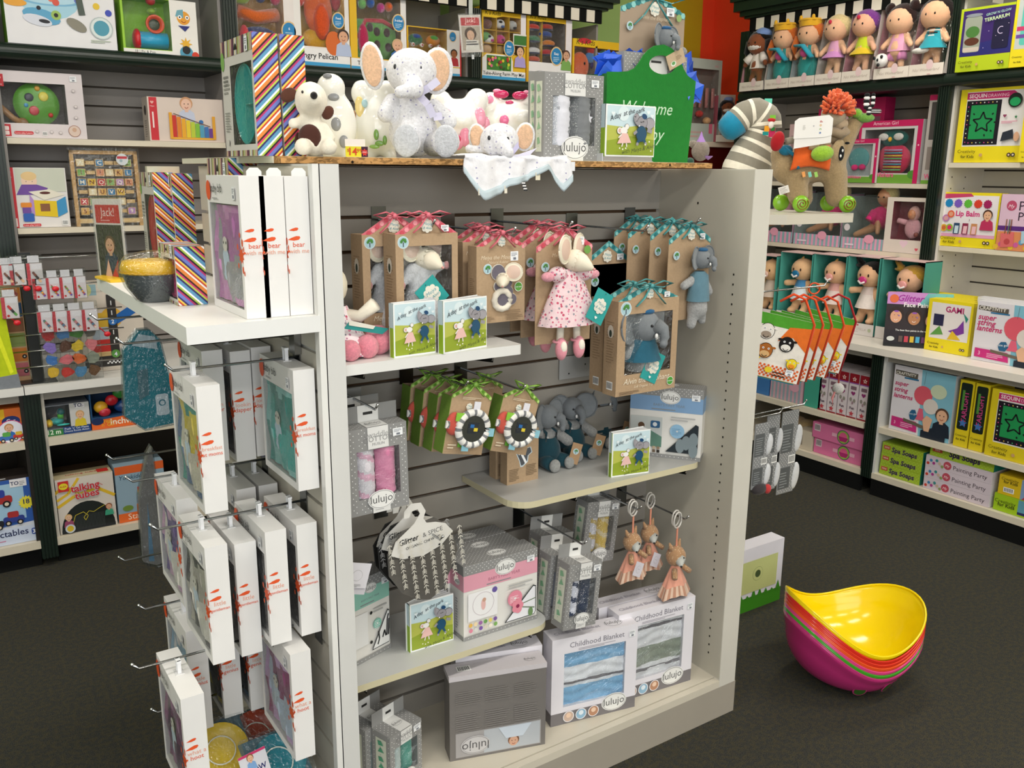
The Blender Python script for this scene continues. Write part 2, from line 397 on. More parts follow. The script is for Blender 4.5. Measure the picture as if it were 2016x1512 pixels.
for nm,a0,a1,lab in(('base_cabinet',-.95,.255,'white-shelved low base cabinet left of the lower fluted post, toy car boxes inside'),('base_cabinet',.312,1.25,'base cabinet of toy boxes behind the bib rack, right of the lower fluted post')):
 t=thing(nm,lab,'cabinet')
 b=MB();b.box(a0,YL+.03,0,a1-.001,YL+.05,.095,'#0b0c0b');b.obj('toe_kick','matte',t)
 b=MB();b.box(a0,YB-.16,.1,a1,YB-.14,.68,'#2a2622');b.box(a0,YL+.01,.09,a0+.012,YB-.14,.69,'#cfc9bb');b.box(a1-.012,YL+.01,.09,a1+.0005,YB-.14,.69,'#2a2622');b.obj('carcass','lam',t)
 board(t,'L',a0,a1,YL,YB-.15,.108,.03);board(t,'L',a0+.01,a1-.012,YL,YB-.15,.508,.03)
 b=MB();b.box(a0,YL+.015,.655,a1,YL+.03,.69,'#a39d92');b.obj('top_rail','lam',t)
 if a0>0:pilaster(t,.255,.035,.69,'L',YL)
for nm,a0,a1,lab in(('counter_top',-.95,.259,'short piece of white counter at the left picture edge, left of the joint'),('counter_top',.262,3.2,'long white counter along the back left wall under the slat wall')):
 t=MB();t.box(a0,YL-.03,.69,a1,YB-.14,.72,WHITE);tag(t.obj(nm,'lam'),lab,'counter')
posts=(.26,1.163,2.352)
ZT=2.262
def upper_bay(lab,a0,a1,side,y,ywall,shelves,zs=1.862,posts_=(),colr='#938e8a',liner=None):
 t=thing('wall_shelving',lab,'shelving')
 slats(t,side,a0,a1,ywall-.15,.7215,1.9,start=1.9,col=colr)
 b=MB();s=(lambda p,q,r,u,v,w_,c:b.box(p,q,r,u,v,w_,c))if side=='L' else(lambda p,q,r,u,v,w_,c:b.box(q,p,r,v,u,w_,c))
 s(a0,ywall-.15,1.9,a1,ywall-.14,ZT+.06,'#9d988f');s(a0,y+.03,.7215,a0+.012,ywall-.15,ZT,colr);s(a1-.012,y+.03,.7215,a1,ywall-.15,ZT,colr);b.obj('side_panel','lam',t)
 for zt,dep in shelves:board(t,side,a0+.014,a1-.014,y+.03,y+.03+dep,zt)
 board(t,side,a0,a1,y,ywall-.15,RAIL1-.004,.05,GREEN,'deck')
 b=MB()
 pr=[(-.03-.022*math.cos(a)*0-.026*math.sin(a),(RAIL0+RAIL1)/2+.0285*math.cos(a))for a in[math.pi*k/10 for k in range(11)]]
 pr=[(p+.03,q)for p,q in pr]
 e0,e1=a0-.03,a1+.03
 vs=[((e0,y+p,q)if side=='L' else(y+p,e0,q))for p,q in pr]+[((e1,y+p,q)if side=='L' else(y+p,e1,q))for p,q in pr];n=len(pr)
 b.add(vs,[(i,i+1,i+1+n,i+n)for i in range(n-1)]+[tuple(range(n)),tuple(range(n,2*n))],GREEN);b.obj('nosing','satin',t)
 b=MB()
 for k,(z0,z1,out)in enumerate(((ZT+.064,ZT+.075,.012),(ZT+.075,ZT+.10,.03),(ZT+.10,ZT+.15,.055),(ZT+.15,ZT+.22,.07))):
  (b.box(a0-.02-out,y-out,z0,a1+.02+out,y+.06,z1,GREEN)if side=='L' else b.box(y-out,a0-.02-out,z0,y+.06,a1+.02+out,z1,GREEN))
 b.obj('cornice','satin',t)
 b=MB();s(a0,y,ZT,a1,y+.012,ZT+.064,'#0d0e0c')if False else(b.box(a0,y,ZT,a1,y+.012,ZT+.064,'#0d0e0c')if side=='L' else b.box(y,a0,ZT,y+.012,a1,ZT+.064,'#0d0e0c'));b.obj('frieze','matte',t)
 q=a0+.035;sq=None
 while q<a1-.053:
  if sq is None:c=MB();(c.box(0,-.003,0,.053,0,.058,'#efe6d4')if side=='L' else c.box(-.003,0,0,0,.053,.058,'#efe6d4'));sq=c.obj('checker_square','matte',t);o=sq
  else:o=sq.copy();COL.objects.link(o)
  o.location=(q,y,ZT+.003)if side=='L' else(y,q,ZT+.001);q+=.102
 for px in posts_:pilaster(t,px,.7215,RAIL0+.01,side,y);pilaster(t,px,RAIL1,ZT,side,y)
 return t
upper_bay('wall shelving bay at the far left edge with a fluted green post',-.95,.26,'L',YU,YB,(),posts_=(.26,),colr='#9fb08c')
upper_bay('slat wall bay with two cream shelves of wooden toys behind the bib rack',.317,1.163,'L',YU,YB,((1.608,.3),(1.27,.3)),posts_=(1.163,))
upper_bay('slat wall bay behind the plush elephant with boxed soft toys on its green deck',1.22,2.352,'L',YU,YB,(),posts_=(2.352,))
upper_bay('narrow wall bay with black and white checker frieze left of the yellow stripe',2.409,3.16,'L',YU,YB,())
yp0,yp1=2.388,2.445
for a0,a1,lab in((yp1,3.62,'low base cabinet with pink boxes left of the lower right fluted post'),(.35,yp0,'low base cabinet with craft kits right of the lower right fluted post')):
 t=thing('base_cabinet',lab,'cabinet')
 b=MB();b.box(XLo+.002,a0+.0,0,XLo+.02,a1-.0,.08,'#0b0c0b');b.obj('toe_kick','matte',t)
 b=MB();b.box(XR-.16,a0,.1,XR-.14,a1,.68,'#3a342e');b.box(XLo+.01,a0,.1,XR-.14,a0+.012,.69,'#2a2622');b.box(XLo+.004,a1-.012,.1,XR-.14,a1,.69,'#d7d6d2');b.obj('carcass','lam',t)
 board(t,'R',a0,a1,XLo,XR-.15,.11,.028);board(t,'R',a0+.012,a1-.012,XLo,XR-.15,.34,.028)
 b=MB();b.box(XLo+.015,a0,.655,XLo+.03,a1,.69,'#a39d92');b.obj('top_rail','lam',t)
 if a0<1:pilaster(t,yp0,.08,.69,'R',XLo)
t=MB();t.box(XLo-.04,.35,.688,XR-.14,YL+.25,.72,'#e6dfd4');tag(t.obj('counter_top','lam'),'long cream counter along the right wall under the boxed dolls','counter')
upper_bay('wall shelving bay with rag dolls on its green deck and boxed dolls below',2.445,3.6,'R',XU,XR,((1.458,.3),(1.128,.3)),posts_=(2.388,3.6),colr='#b5aca0')
upper_bay('white wall shelving bay of yellow craft kits at the right edge',.9,2.388,'R',XU,XR,((1.555,.3),(1.178,.3)),colr='#d8d3c8')
pins=MB()
for k in range(16):
 for xx in(4.03,4.14):pins.box(xx,2.3745,.76+k*.052,xx+.006,2.3758,.766+k*.052,'#4a463e')
o=pins.obj('pin_holes','matte');o['kind']='structure';o.name='trim_3'
t=thing('corner_display','low cream display ledge in the far corner under the orange wall','shelving')
b=MB();b.box(3.3,3.98,1.655,4.42,4.34,1.685,'#efe0c8');b.obj('shelf','lam',t)
b=MB();b.box(3.3,4.0,.72,4.42,4.02,1.655,'#4e120f');b.obj('front_panel','lam',t)
# ==== free-standing display unit in the middle
UF,UBK=1.516,1.85
UX0,UX1,UYE=.59,1.785,2.27
U=thing('display_unit','white free-standing gondola unit with slat back in the middle of the shop','shelving')
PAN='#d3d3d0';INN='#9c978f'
b=MB();b.box(UX0+.012,UF,.115,.64,UBK,1.51,PAN);b.obj('side_panel','lam',U,label='bright white left side panel')
b=MB();b.box(1.722,UF,.096,UX1,UYE,1.51,'#cfccc2');b.box(1.7215,UF+.002,.12,1.722,UBK,1.508,'#bdb8aa');b.obj('side_panel','lam',U,label='right side panel with a column of peg holes')
b=MB()
for k in range(48):
 z=.18+k*.0254
 if z<1.26:b.box(1.7206,UF+.045,z,1.7216,UF+.0485,z+.005,'#15140f')
for z in(.2,1.42):b.box(1.7206,1.70,z,1.7216,1.704,z+.006,'#15140f')
o=b.obj('peg_holes','matte',U);o['kind']='stuff'
b=MB();b.box(.64,UBK+.012,.1,1.722,UBK+.03,1.508,'#4f3d2d');b.obj('backboard','matte',U)
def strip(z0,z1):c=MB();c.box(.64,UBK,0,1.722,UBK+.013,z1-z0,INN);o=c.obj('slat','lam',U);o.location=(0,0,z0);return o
strip(1.402,1.506);sl=strip(1.3258,1.3940)
for k in range(1,17):
 z=1.3258-.0762*k
 if z>.1:o=sl.copy();COL.objects.link(o);o.location=(0,0,z)
b=MB();b.box(UX0+.02,UF+.02,.1,UX0+.03,UYE,1.508,'#3b2f25');b.obj('backboard','matte',U)
def strip2(z0,z1):c=MB();c.box(UX0+.004,UF+.014,0,UX0+.02,UYE,z1-z0,'#bbb6aa');o=c.obj('slat','lam',U);o.location=(0,0,z0);return o
strip2(1.402,1.506);sl=strip2(1.3258,1.3940)
for k in range(1,17):
 z=1.3258-.0762*k
 if z>.1:o=sl.copy();COL.objects.link(o);o.location=(0,0,z)
b=MB();b.box(UX0,UF,.115,UX0+.014,UF+.02,1.51,'#e4e4e0');b.obj('edge_trim','lam',U)
b=MB();b.box(UX0+.02,UYE,.1,UX1,UYE+.015,1.5,'#b4b0a8');b.obj('rear_panel','lam',U)
b=MB();b.box(.64,UF+.022,.09,1.722,UBK,.118,'#cfc8b8');b.obj('deck','lam',U)
b=MB();b.box(UX0,UF,0,UX1+.003,UF+.02,.096,'#a39c90');b.box(.64,UF,.096,1.722,UF+.019,.1165,'#cfc8b8');b.box(UX1-.012,UF+.02,0,UX1+.003,UYE,.096,'#a39c90');b.box(UX0,UF+.02,0,UX0+.012,UYE,.1,'#a39c90');b.obj('kick_plate','lam',U)
BT=1.524
t=MB();t.box(.583,1.65,1.5115,1.712,UYE+.1,BT,'#b08654')
o=t.obj('top_board','matte_chip');tag(o,'long raw chipboard top board of the middle unit carrying the plush elephant','board')
c=MB();c.box(.5815,1.69,1.5115,.583,UYE+.101,BT+.0004,'#d8d5c2');c.obj('edge_band','lam',o,label='cream edge band')
c=MB();c.box(.6,1.652,BT,1.7,2.3,BT+.0006,'#d9cfae');c.obj('laminate','lam',o)
c=MB()
for q in((694,319),(1319,325)):p=on(*q,1,1.6498);c.lathe([(0,0),(.003,0)],'#1c140c',8,p,Matrix.Rotation(math.pi/2,3,'X'))
c.obj('screw_hole','matte',o)
def shelf(lab,pts,zt,th,col,edge,brackets,name='display_shelf'):
 t=thing(name,lab,'shelf');b=MB();b.slab(pts,zt-th,zt,col,edge);b.obj('shelf_board','lam',t)
 for bx,y0,y1 in brackets:
  c=MB();c.add([(bx-.001,y0,zt-th),(bx-.001,y1,zt-th),(bx-.001,y1,zt-th-.05),(bx-.001,y0,zt-th-.015),(bx+.001,y0,zt-th),(bx+.001,y1,zt-th),(bx+.001,y1,zt-th-.05),(bx+.001,y0,zt-th-.015)],((0,1,2,3),(4,5,6,7),(0,3,7,4),(2,3,7,6)),'#2b2b29')
  c.obj('bracket','metal',t)
  c=MB();c.tube([(bx,y0+.002,zt-th-.012),(bx,y0-.004,zt-th),(bx,y0-.003,zt-th+.008)],.0015,'#c8c8c8',6);c.obj('clip','metal',t)
 return t
def rnd(x0,y0,x1,y1,rl,rr_):
 p=[(x0,y1),(x0,y0+rl)]
 if rl:p+=[(x0+rl-rl*math.cos(a),y0+rl-rl*math.sin(a))for a in[math.pi/2*k/6 for k in range(1,7)]]
 else:p=[(x0,y1),(x0,y0)]
 if rr_:p+=[(x1-rr_+rr_*math.sin(a),y0+rr_-rr_*math.cos(a))for a in[math.pi/2*k/6 for k in range(0,7)]]
 else:p+=[(x1,y0)]
 return p+[(x1,y1)]
S1,S2,S3,DK=1.142,.745,.415,.118
s1x=on(1029,678,2,S1);shelf('small white shelf under the picture books, top left inside the unit',rnd(.642,s1x.y,s1x.x,UBK-.002,0,.01),S1,.021,'#e0e0dd','#e0e0dd',((.69,s1x.y+.02,UBK-.004),(.985,s1x.y+.02,UBK-.004)))
shelf('grey shelf with rounded cream corners under the sitting grey elephants',rnd(1.085,1.6,1.69,UBK-.002,.055,.03),S2,.016,'#b9b9b6','#cfc7a6',((1.27,1.61,UBK-.004),(1.64,1.61,UBK-.004)))
shelf('grey shelf with a rounded cream corner under the pink baby kit',rnd(.642,1.6,1.2,UBK-.002,0,.05),S3,.016,'#c6c7c5','#cfc7a6',((.7,1.61,UBK-.004),(1.14,1.61,UBK-.004)))
LS=1.243
pa=on(366,645,2,LS)
LB=shelf('wide white shelf sticking out from the left end of the unit',[(pa.x,pa.y),(UX0+.003,pa.y+.008),(UX0+.003,2.36),(pa.x,2.36)],LS,.03,'#ecebe6','#e6e7e6',())
b=MB();b.box(UX0-.01,1.62,LS-.09,UX0+.003,1.65,LS-.03,'#9a9a98');b.box(UX0-.2,1.63,LS-.055,UX0,1.634,LS-.03,'#2c2c2a');b.obj('bracket','metal',LB)
shelf('small cream shelf on the right end of the unit carrying the plush camel',[(UX1+.002,1.74),(1.955,1.6),(2.24,1.6),(2.24,2.15),(UX1+.002,2.15)],1.392,.026,'#cfc9bb','#cdc7b8',())
# ==== goods inside the middle unit
GREYP='#8f8f8e'
def lulogo(k,u,v,r,bg='#e8e8e6',ry=None):
 ry=ry or r*.68;k.circ(u,v,r,bg,ry,22);k.circ(u,v,r*.93,'#6f6f70',ry*.91,22);k.circ(u,v,r*.9,bg,ry*.87,22)
 k.text('lulujo',u,v-ry*.3/k.h,r*.78,'#5d5d5e',fit=None)
def roll(parent,x0,x1,z0,z1,y,col,name='muslin_roll',col2=None):
 b=MB();rn=random.Random(int(x0*9999));n=22;rad=(x1-x0)/2
 ph=[rn.uniform(-.05,.05)for _ in range(n+2)]
 def P(u,v):
  a=math.pi*u;i=min(int(v*n),n);rr_=rad*(.97+ph[i]);return((x0+x1)/2-rr_*math.cos(a),y-min(rr_,.03)*math.sin(a)+.02,z0+(z1-z0)*v+.004*math.sin(a*2)*(v-.5))
 b.grid(P,8,n,col,(lambda u,v:(col2 if col2 and(math.sin(v*15+u*4)>.55)else col)))
 return b.obj(name,'fabric',parent,True)
def folds(k,a,b,c,d,col,n=5):
 for i in range(n):v=b+(d-b)*(i+.5)/n;k.line([(a+(c-a)*q/6,v+(d-b)*.02*math.sin(q*1.7+i))for q in range(7)],.0012,col)
def swaddle(lab,F,w,h,d,c1,c2,group=None,tab=.035,accent='#7fae8a',c1b=None,c2b=None,simple=False):
 t=thing('swaddle_box',lab,'box',F,group)
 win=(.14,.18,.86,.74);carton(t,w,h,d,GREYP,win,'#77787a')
 x0,x1,z0,z1=w*.15,w*.85,h*.18,h*.74
 roll(t,x0,(x0+x1)/2-.001,z0,z1,.004,c1,col2=c1b);roll(t,(x0+x1)/2+.001,x1,z0,z1,.004,c2,col2=c2b)
 b=MB();b.box(0,d-.0012,h,w,d,h+tab,GREYP);b.box(w*.33,d-.0018,h,w*.68,d+.0004,h+tab,'#dededc');b.box(w*.42,d-.0026,h+tab*.42,w*.58,d-.0018,h+tab*.58,'#2a2a2a');b.obj('hang_tab','card',t)
 def F_(k):
  k.dots(0,.01,.14,1,.0125,.0011,'#eeeeee');k.dots(.86,.01,1,1,.0125,.0011,'#eeeeee');k.dots(.14,.745,.33,1,.0125,.0011,'#eee');k.dots(.68,.745,.86,1,.0125,.0011,'#eee');k.dots(.14,0,.35,.18,.0125,.0011,'#eee');k.dots(.66,0,.86,.18,.0125,.0011,'#eee')
  k.rect(.33,.75,.68,1,'#dededc');k.text('swaddles',.505,.885,.016,'#9a9a9a');k.text('COTTON',.505,.835,.015,'#8c8c8c');k.text('MUSLIN',.505,.79,.008,'#999')
  k.sticker(.84,.9);k.rect(.36,.0,.66,.15,'#dededc');k.lines(.4,.03,.62,.08,3,'#aaa');lulogo(k,.51,.15,w*.23)
 def T_(k):k.dots(0,0,.33,1,.0125,.0011,'#eee');k.dots(.68,0,1,1,.0125,.0011,'#eee');k.rect(.33,0,.68,1,'#dededc');lulogo(k,.505,.5,w*.15,'#dededc')
 def L_(k):
  k.dots(0,0,.18,1,.0125,.0011,'#eee');k.dots(.82,0,1,1,.0125,.0011,'#eee');k.rect(.22,.1,.8,.9,'#cfd3c2')
  for i in range(5):
   v=.2+.15*i;k.poly(((.35,v),(.7,v+.02),(.5,v+.1))if i%2 else((.4,v-.02),(.68,v),(.55,v+.07),(.36,v+.06)),accent);k.circ(.5,v-.04,.0012,accent,n=6)
 prints(t,w,h,d,{'F':F_,'T':T_,'L':L_,'R':lambda k:k.dots(0,0,1,1,.0125,.0011,'#eee')})
 return t
def bookcover(k,w):
 k.rr(0,0,1,1,.004,'#f2f4f3');k.rect(.03,.52,.985,.975,'#c9dfe6');k.poly(((.03,.03),(.985,.03),(.985,.6),(.7,.62),(.4,.57),(.03,.6)),'#b7bd55');k.poly(((.03,.03),(.985,.03),(.985,.34),(.5,.4),(.03,.3)),'#93a532')
 k.circ(.35,.83,w*.11,'#dcebef');k.circ(.72,.7,w*.1,'#d8e8ee')
 for tt,u,v in(('A',.12,.69),('day',.24,.745),('at',.39,.8),('the',.51,.835),('park',.68,.865)):k.text(tt,u,v,w*.105,'#3b3f48',ital=.3,rot=.32)
 k.circ(.27,.5,w*.055,'#4a4a4a');k.circ(.27,.5,w*.05,'#eceae6');k.circ(.27,.5,w*.03,'#e3b3ab');k.circ(.41,.58,w*.045,'#4a4a4a');k.circ(.41,.58,w*.04,'#eceae6');k.circ(.35,.5,w*.07,'#efedea',w*.055);k.circ(.42,.47,w*.008,'#333')
 k.poly(((.31,.45),(.42,.45),(.5,.27),(.22,.25)),'#e9bfb8');k.line([(.33,.26),(.31,.19)],w*.02,'#ece6e0');k.line([(.4,.26),(.41,.19)],w*.02,'#ece6e0');k.line([(.3,.43),(.24,.36)],w*.022,'#ece6e0')
 k.circ(.86,.66,w*.1,'#4c4a50',w*.09);k.circ(.86,.66,w*.092,'#a3a0a6',w*.082);k.circ(.6,.72,w*.06,'#4c4a50',w*.1,rot=.3);k.circ(.6,.72,w*.053,'#a3a0a6',w*.092,rot=.3);k.circ(.7,.67,w*.108,'#4c4a50',w*.1);k.circ(.7,.67,w*.1,'#97949a',w*.092);k.circ(.74,.79,w*.055,'#234a72',w*.04,rot=-.4);k.line([(.62,.63),(.56,.68),(.54,.78),(.57,.83)],w*.045,'#97949a');k.circ(.64,.6,w*.014,'#f4f4f4');k.arc(.68,.7,w*.02,200,340,w*.008,'#333',5);k.circ(.72,.69,w*.009,'#222')
 k.line([(.8,.53),(.9,.5)],w*.06,'#97949a');k.circ(.68,.45,w*.11,'#1c3f5a',w*.12);k.circ(.68,.45,w*.1,'#23506f',w*.11);k.line([(.66,.36),(.6,.27)],w*.05,'#23506f');k.line([(.72,.36),(.76,.28)],w*.05,'#23506f');k.circ(.6,.25,w*.025,'#97949a');k.circ(.77,.26,w*.025,'#97949a');k.line([(.58,.5),(.52,.44)],w*.045,'#97949a')
 for u,v in((.1,.82),(.88,.8),(.8,.87)):k.heart(u,v,w*.035,'#e4eef2');
 for u,v in((.24,.16),(.3,.14),(.36,.16),(.75,.24),(.83,.3),(.87,.12)):k.circ(u,v,w*.013,'#f0efe6',n=8)
 for i,tt in enumerate(('with','Moyo','&','Olive')if False else('with','Meiya','&','Alvin')):k.text(tt,(.36,.57,.72,.86)[i],.06+.035*i,w*.09,'#3f4a2c',ital=.3,rot=.22)
def book(lab,F,w,h,spread=0,group='picture books about a mouse and an elephant'):
 t=thing('picture_book',lab,'book',F,group);d=.014
 b=MB();b.box(0,0,0,w,.0022,h,'#eef1f0');b.obj('front_cover','satin',t)
 M2=Matrix.Rotation(spread,4,'Z');b=MB();b.box(0,d-.002,0,w,d,h,'#eceeee');b.obj('back_cover','satin',t,M=M2)
 b=MB();
 for i in range(5):a=spread*(i+.5)/5.5;R=Matrix.Rotation(a,4,'Z');b.box(.002,.0024+i*.0021,.0015,w*.985,.0039+i*.0021,h-.0015,'#d9dadb',R)
 b.obj('pages','paper',t);b=MB();b.box(-.0015,0,0,.0005,d,h,'#8fae2e');b.box(-.0017,0,h*.55,.0005,d,h,'#b9ccd3');b.obj('spine','card',t)
 prints(t,w,h,d,{'F':lambda k:bookcover(k,w)},'satin');return t
for(bl,br,tl,z,lab,sp)in(((776,705),(858,694),(763,598),S1,'left picture book of the two on the small white shelf',.12),((873,697),(958,682),(861,593),S1,'right picture book of the two on the small white shelf',.12),((1203,940),(1277,930),(1201,853),S2,'picture book standing before the blue first year box',.16),((808,1285),(893,1259),(800,1192),S3,'picture book on the lowest inner shelf below the arrow bib',.35)):
 F,w_,h_=stand(bl,br,tl,z);book(lab,F,w_,h_,sp)
KRAFT='#b09678'
def roofcard(parent,w,h,roof,base,cols,name='backing_card',y=0,th=.001,z0=0):
 b=MB();pts=[(0,z0),(w,z0),(w,h-roof),(w/2,h),(0,h-roof)];b.prism(pts,y,y+th,base);b.obj(name,'matte_kraft' if base==KRAFT else 'card',parent)
 m=MB();k=K(m,w,h,lambda u,v,o:(u*w,y-o,v*h));e=.16
 k.poly(((0,(h-roof)/h),(.5,1),(.5,1-e*roof/h*2.1),(0,(h-roof)/h-e*.9*roof/h*2.1)),cols[0]);k.poly(((1,(h-roof)/h),(.5,1),(.5,1-e*roof/h*2.1),(1,(h-roof)/h-e*.9*roof/h*2.1)),cols[0])
 rn=random.Random(int(w*1e4));nn=7
 for sgn in(-1,1):
  for i in range(nn):
   s_=(i+.5)/nn;u=.5+sgn*.5*s_;vv=1-roof/h*s_-roof/h*.17;k.circ(u*.98+.01,vv+.02*(i%2)*roof/h,w*.036,cols[1+i%2],n=6)
 return k,m
def badge(k,u,v,r,txt='Meiya'):
 for i in range(8):a=math.pi/4*i;k.circ(u+r*.72*math.cos(a)/k.w,v+r*.72*math.sin(a)/k.h,r*.36,'#e6e2d4',n=9)
 k.circ(u,v,r*.8,'#e6e2d4');k.text(txt,u,v+r*.08/k.h,r*.6,'#4f9aa8',ital=.3,rot=-.1);k.text('& Alvin',u,v-r*.5/k.h,r*.5,'#4f9aa8',ital=.3,rot=-.1)
def treelogo(k,u,v,r):
 k.circ(u,v,r,'#c9d9dc');k.circ(u,v,r*.85,'#a9c9d2');k.line([(u,v-r*.7/k.h),(u,v)],r*.16,'#3a3d4a')
 for du,dv in((-.35,.1),(.35,.15),(0,.45),(-.2,.35),(.25,.4)):k.circ(u+du*r/k.w,v+dv*r/k.h,r*.24,'#4f8a45',n=8)
def bow(parent,x,z,s,col,y=-.004,wild=0):
 b=MB()
 for sg in(-1,1):
  b.tube([(x,y,z),(x+sg*s*.5,y-.008,z+s*.18),(x+sg*s,y-.004,z+s*.05+s*.25*wild),(x+sg*s*.6,y-.001,z-s*.08),(x,y,z)],[.0022,.005,.006,.004,.002],col,6,flat=.35)
  b.tube([(x,y,z),(x+sg*s*.4,y-.004,z-s*.45),(x+sg*s*.75,y-.002,z-s*.75)],[.002,.0045,.004],col,6,flat=.3)
 b.ball((x,y-.002,z),(.006,.005,.006),col,8,6);return b.obj('ribbon_bow','satin',parent,True)
PINKS=('#d9707f','#ec9fa6','#c9505f');TEALS=('#4f9d9f','#8ccac6','#2f7c80');LIMES=('#86b04a','#b7d67c','#5f8f2c')
def tealtag(parent,M,w=.05,h=.07,col='#2f9d9a',txt='Meiya'):
 b=MB();b.box(0,0,0,w,.001,h,col);o=b.obj('swing_tag','card',parent,M=M)
 p=prints(o,w,h,.001,{'F':lambda k:(badge(k,.5,.52,w*.34,txt),k.heart(.5,.14,.004,'#e8efe9'),k.circ(.5,.93,.0015,'#1d5554',n=6))})
 return o
def window_toy_box(lab,F,w,h,d,cols,toy,win=(.13,.22,.9,.86),group=None,roof=.05,title='Alvin the Elephant',cat='box',name='toy_gift_box',hasbow=True,tagm=None,txt='Meiya'):
 t=thing(name,lab,cat,F,group)
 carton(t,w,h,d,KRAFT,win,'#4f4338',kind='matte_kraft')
 c=thing.__call__ if False else None
 k,m=roofcard(t,w,h+roof,roof,KRAFT,cols,y=.004,z0=h-.002)
 badge(k,.5,(h+roof*.35)/(h+roof),roof*.3,txt);k.sticker(.78,(h+roof*.22)/(h+roof),.018,.013);m.obj('roof_print','card',t)
 def Fp(k):
  treelogo(k,.12,.92,.0115*(w/.13));k.text(title,.5,.12,.0135*w/.13,'#eadfc9',ital=.3,fit=.8);k.text('Soft Organic Toy',.45,.07,.009,'#e4d6bd',ital=.3);k.lines(.05,.015,.4,.05,3,'#6d5a45');k.circ(.9,.09,.011,'#e7efe2');k.circ(.9,.09,.0098,'#4d9a3f');k.text('ORGANIC',.9,.083,.0042,'#fff')
 prints(t,w,h,d,{'F':Fp,'L':lambda k:(k.lines(.2,.35,.8,.8,16,'#937b60',.3),k.bars(.3,.06,.75,.15),k.circ(.5,.68,.011,'#d8cfc0',.016),k.circ(.5,.66,.005,'#39433a',.009))},'matte_kraft')
 toy(t,w,h,d,win)
 if hasbow:bow(t,w/2,h+roof*.82,w*.32,cols[0])
 return t
GREY_E='#7d8286'
def ele_head(parent,c,s,col=GREY_E,cap='#2f5f86',yaw=0,name='head'):
 R=Matrix.Rotation(yaw,4,'Z');c=Vector(c)
 P=lambda x,y,z:c+(R@Vector((x*s,y*s,z*s)))
 b=MB();b.ball(c,s*.5,col,16,12)
 b.tube([P(.08,-.42,.05),P(.16,-.62,-.05),P(.2,-.66,-.28),P(.16,-.66,-.45),P(.06,-.72,-.5)],[s*.24,s*.19,s*.15,s*.12,s*.1],col,10)
 for k in range(4):b.tube([P(.08+.16*math.cos(a)+.04,-.64,-.12-.1*k+.05*math.sin(a))for a in(2.6,3.14)],s*.02,'#6a6f73',5)
 o=b.obj(name,'fabric',parent,True)
 e=MB()
 for sg in(-1,1):
  def P2(u,v,sg=sg):
   a=2*math.pi*u;r=v;x=.45+.52*r*math.cos(a)+.18;z=.08+.56*r*math.sin(a);return P(sg*x,.05-.18*(r*(1+math.cos(a)))*.5-.03*(1-r),z)
  e.grid(P2,18,4,'#858a8e')
  for q in(1,):e.tube([P2(i/18,1)for i in range(19)],s*.035,'#74797d',6)
 ob=e.obj('ears','fabric',o,True)
 d=MB();d.ball(P(-.17,-.46,.08),s*.045,'#1c1c1e',8,6);d.ball(P(.3,-.4,.1),s*.045,'#1c1c1e',8,6);d.ball(P(-.05,-.55,-.22),(s*.06,s*.05,s*.08),'#e9e9e7',8,6);d.obj('eyes_and_tusks','gloss',o,True)
 if cap:q=MB();q.ball(P(-.02,-.05,.47),(s*.3,s*.3,s*.12),cap,12,8);q.obj('cap','fabric',o,True)
 return o
def ele_toy_in_box(t,w,h,d,win):
 cx=w*.52;top=h*win[3];s=w*.42
 blob('toy_body',[('c',(cx,d*.62,h*.28),(cx,d*.62,h*.5),w*.2,w*.15),('c',(cx-w*.17,d*.5,h*.54),(cx-w*.27,d*.42,h*.4),w*.07,w*.065),('c',(cx+w*.18,d*.5,h*.55),(cx+w*.3,d*.42,h*.55),w*.07,w*.065)],('plush','#a5a6a6'),t,.006)
 b=MB();b.lathe([(w*.1,h*.6),(w*.2,h*.56),(w*.25,h*.45),(w*.3,h*.34)],'#2c5f74',18,(cx,d*.58,0),Matrix.Diagonal((1,.78,1)))
 b.obj('toy_jacket','fabric',t,True);ele_head(t,(cx,d*.45,h*.7),s,yaw=.15,name='toy_head')
def mouse_head(parent,c,s,yaw=.35,col='#e6ddc8',name='head',mk='rubber'):
 R=Matrix.Rotation(yaw,4,'Z');c=Vector(c);P=lambda x,y,z:c+(R@Vector((x*s,y*s,z*s)))
 b=MB();b.ball(c,(s*.42,s*.42,s*.4),col,16,12);b.tube([P(0,-.1,-.03),P(0,-.35,-.1),P(0,-.58,-.2),P(0,-.72,-.26)],[s*.4,s*.31,s*.17,s*.07],col,14);o=b.obj(name,mk,parent,True)
 e=MB()
 for sg,tx in((-1,.62),(1,.62)):
  cc=P(sg*.52,.05,.42);n=20
  def P2(u,v,sg=sg):a=2*math.pi*u;return P(sg*(.62+.5*v*math.cos(a)),.02+.1*v*v-.02,.42+.5*v*math.sin(a))
  e.grid(P2,18,4,'#d9b9a8',lambda u,v:'#dcbfae' if v<.7 else col);e.tube([P2(i/18,1)for i in range(19)],s*.03,col,6)
  b2=P2
 e.obj('ears',mk,o,True);d=MB();d.ball(P(-.2,-.36,.06),(s*.035,s*.035,s*.06),'#6d675c',8,6);d.ball(P(.24,-.34,.06),(s*.035,s*.035,s*.06),'#6d675c',8,6);d.ball(P(0,-.77,-.27),s*.05,'#d99a94',8,6);d.obj('eyes_and_nose','satin',o,True)
 return o
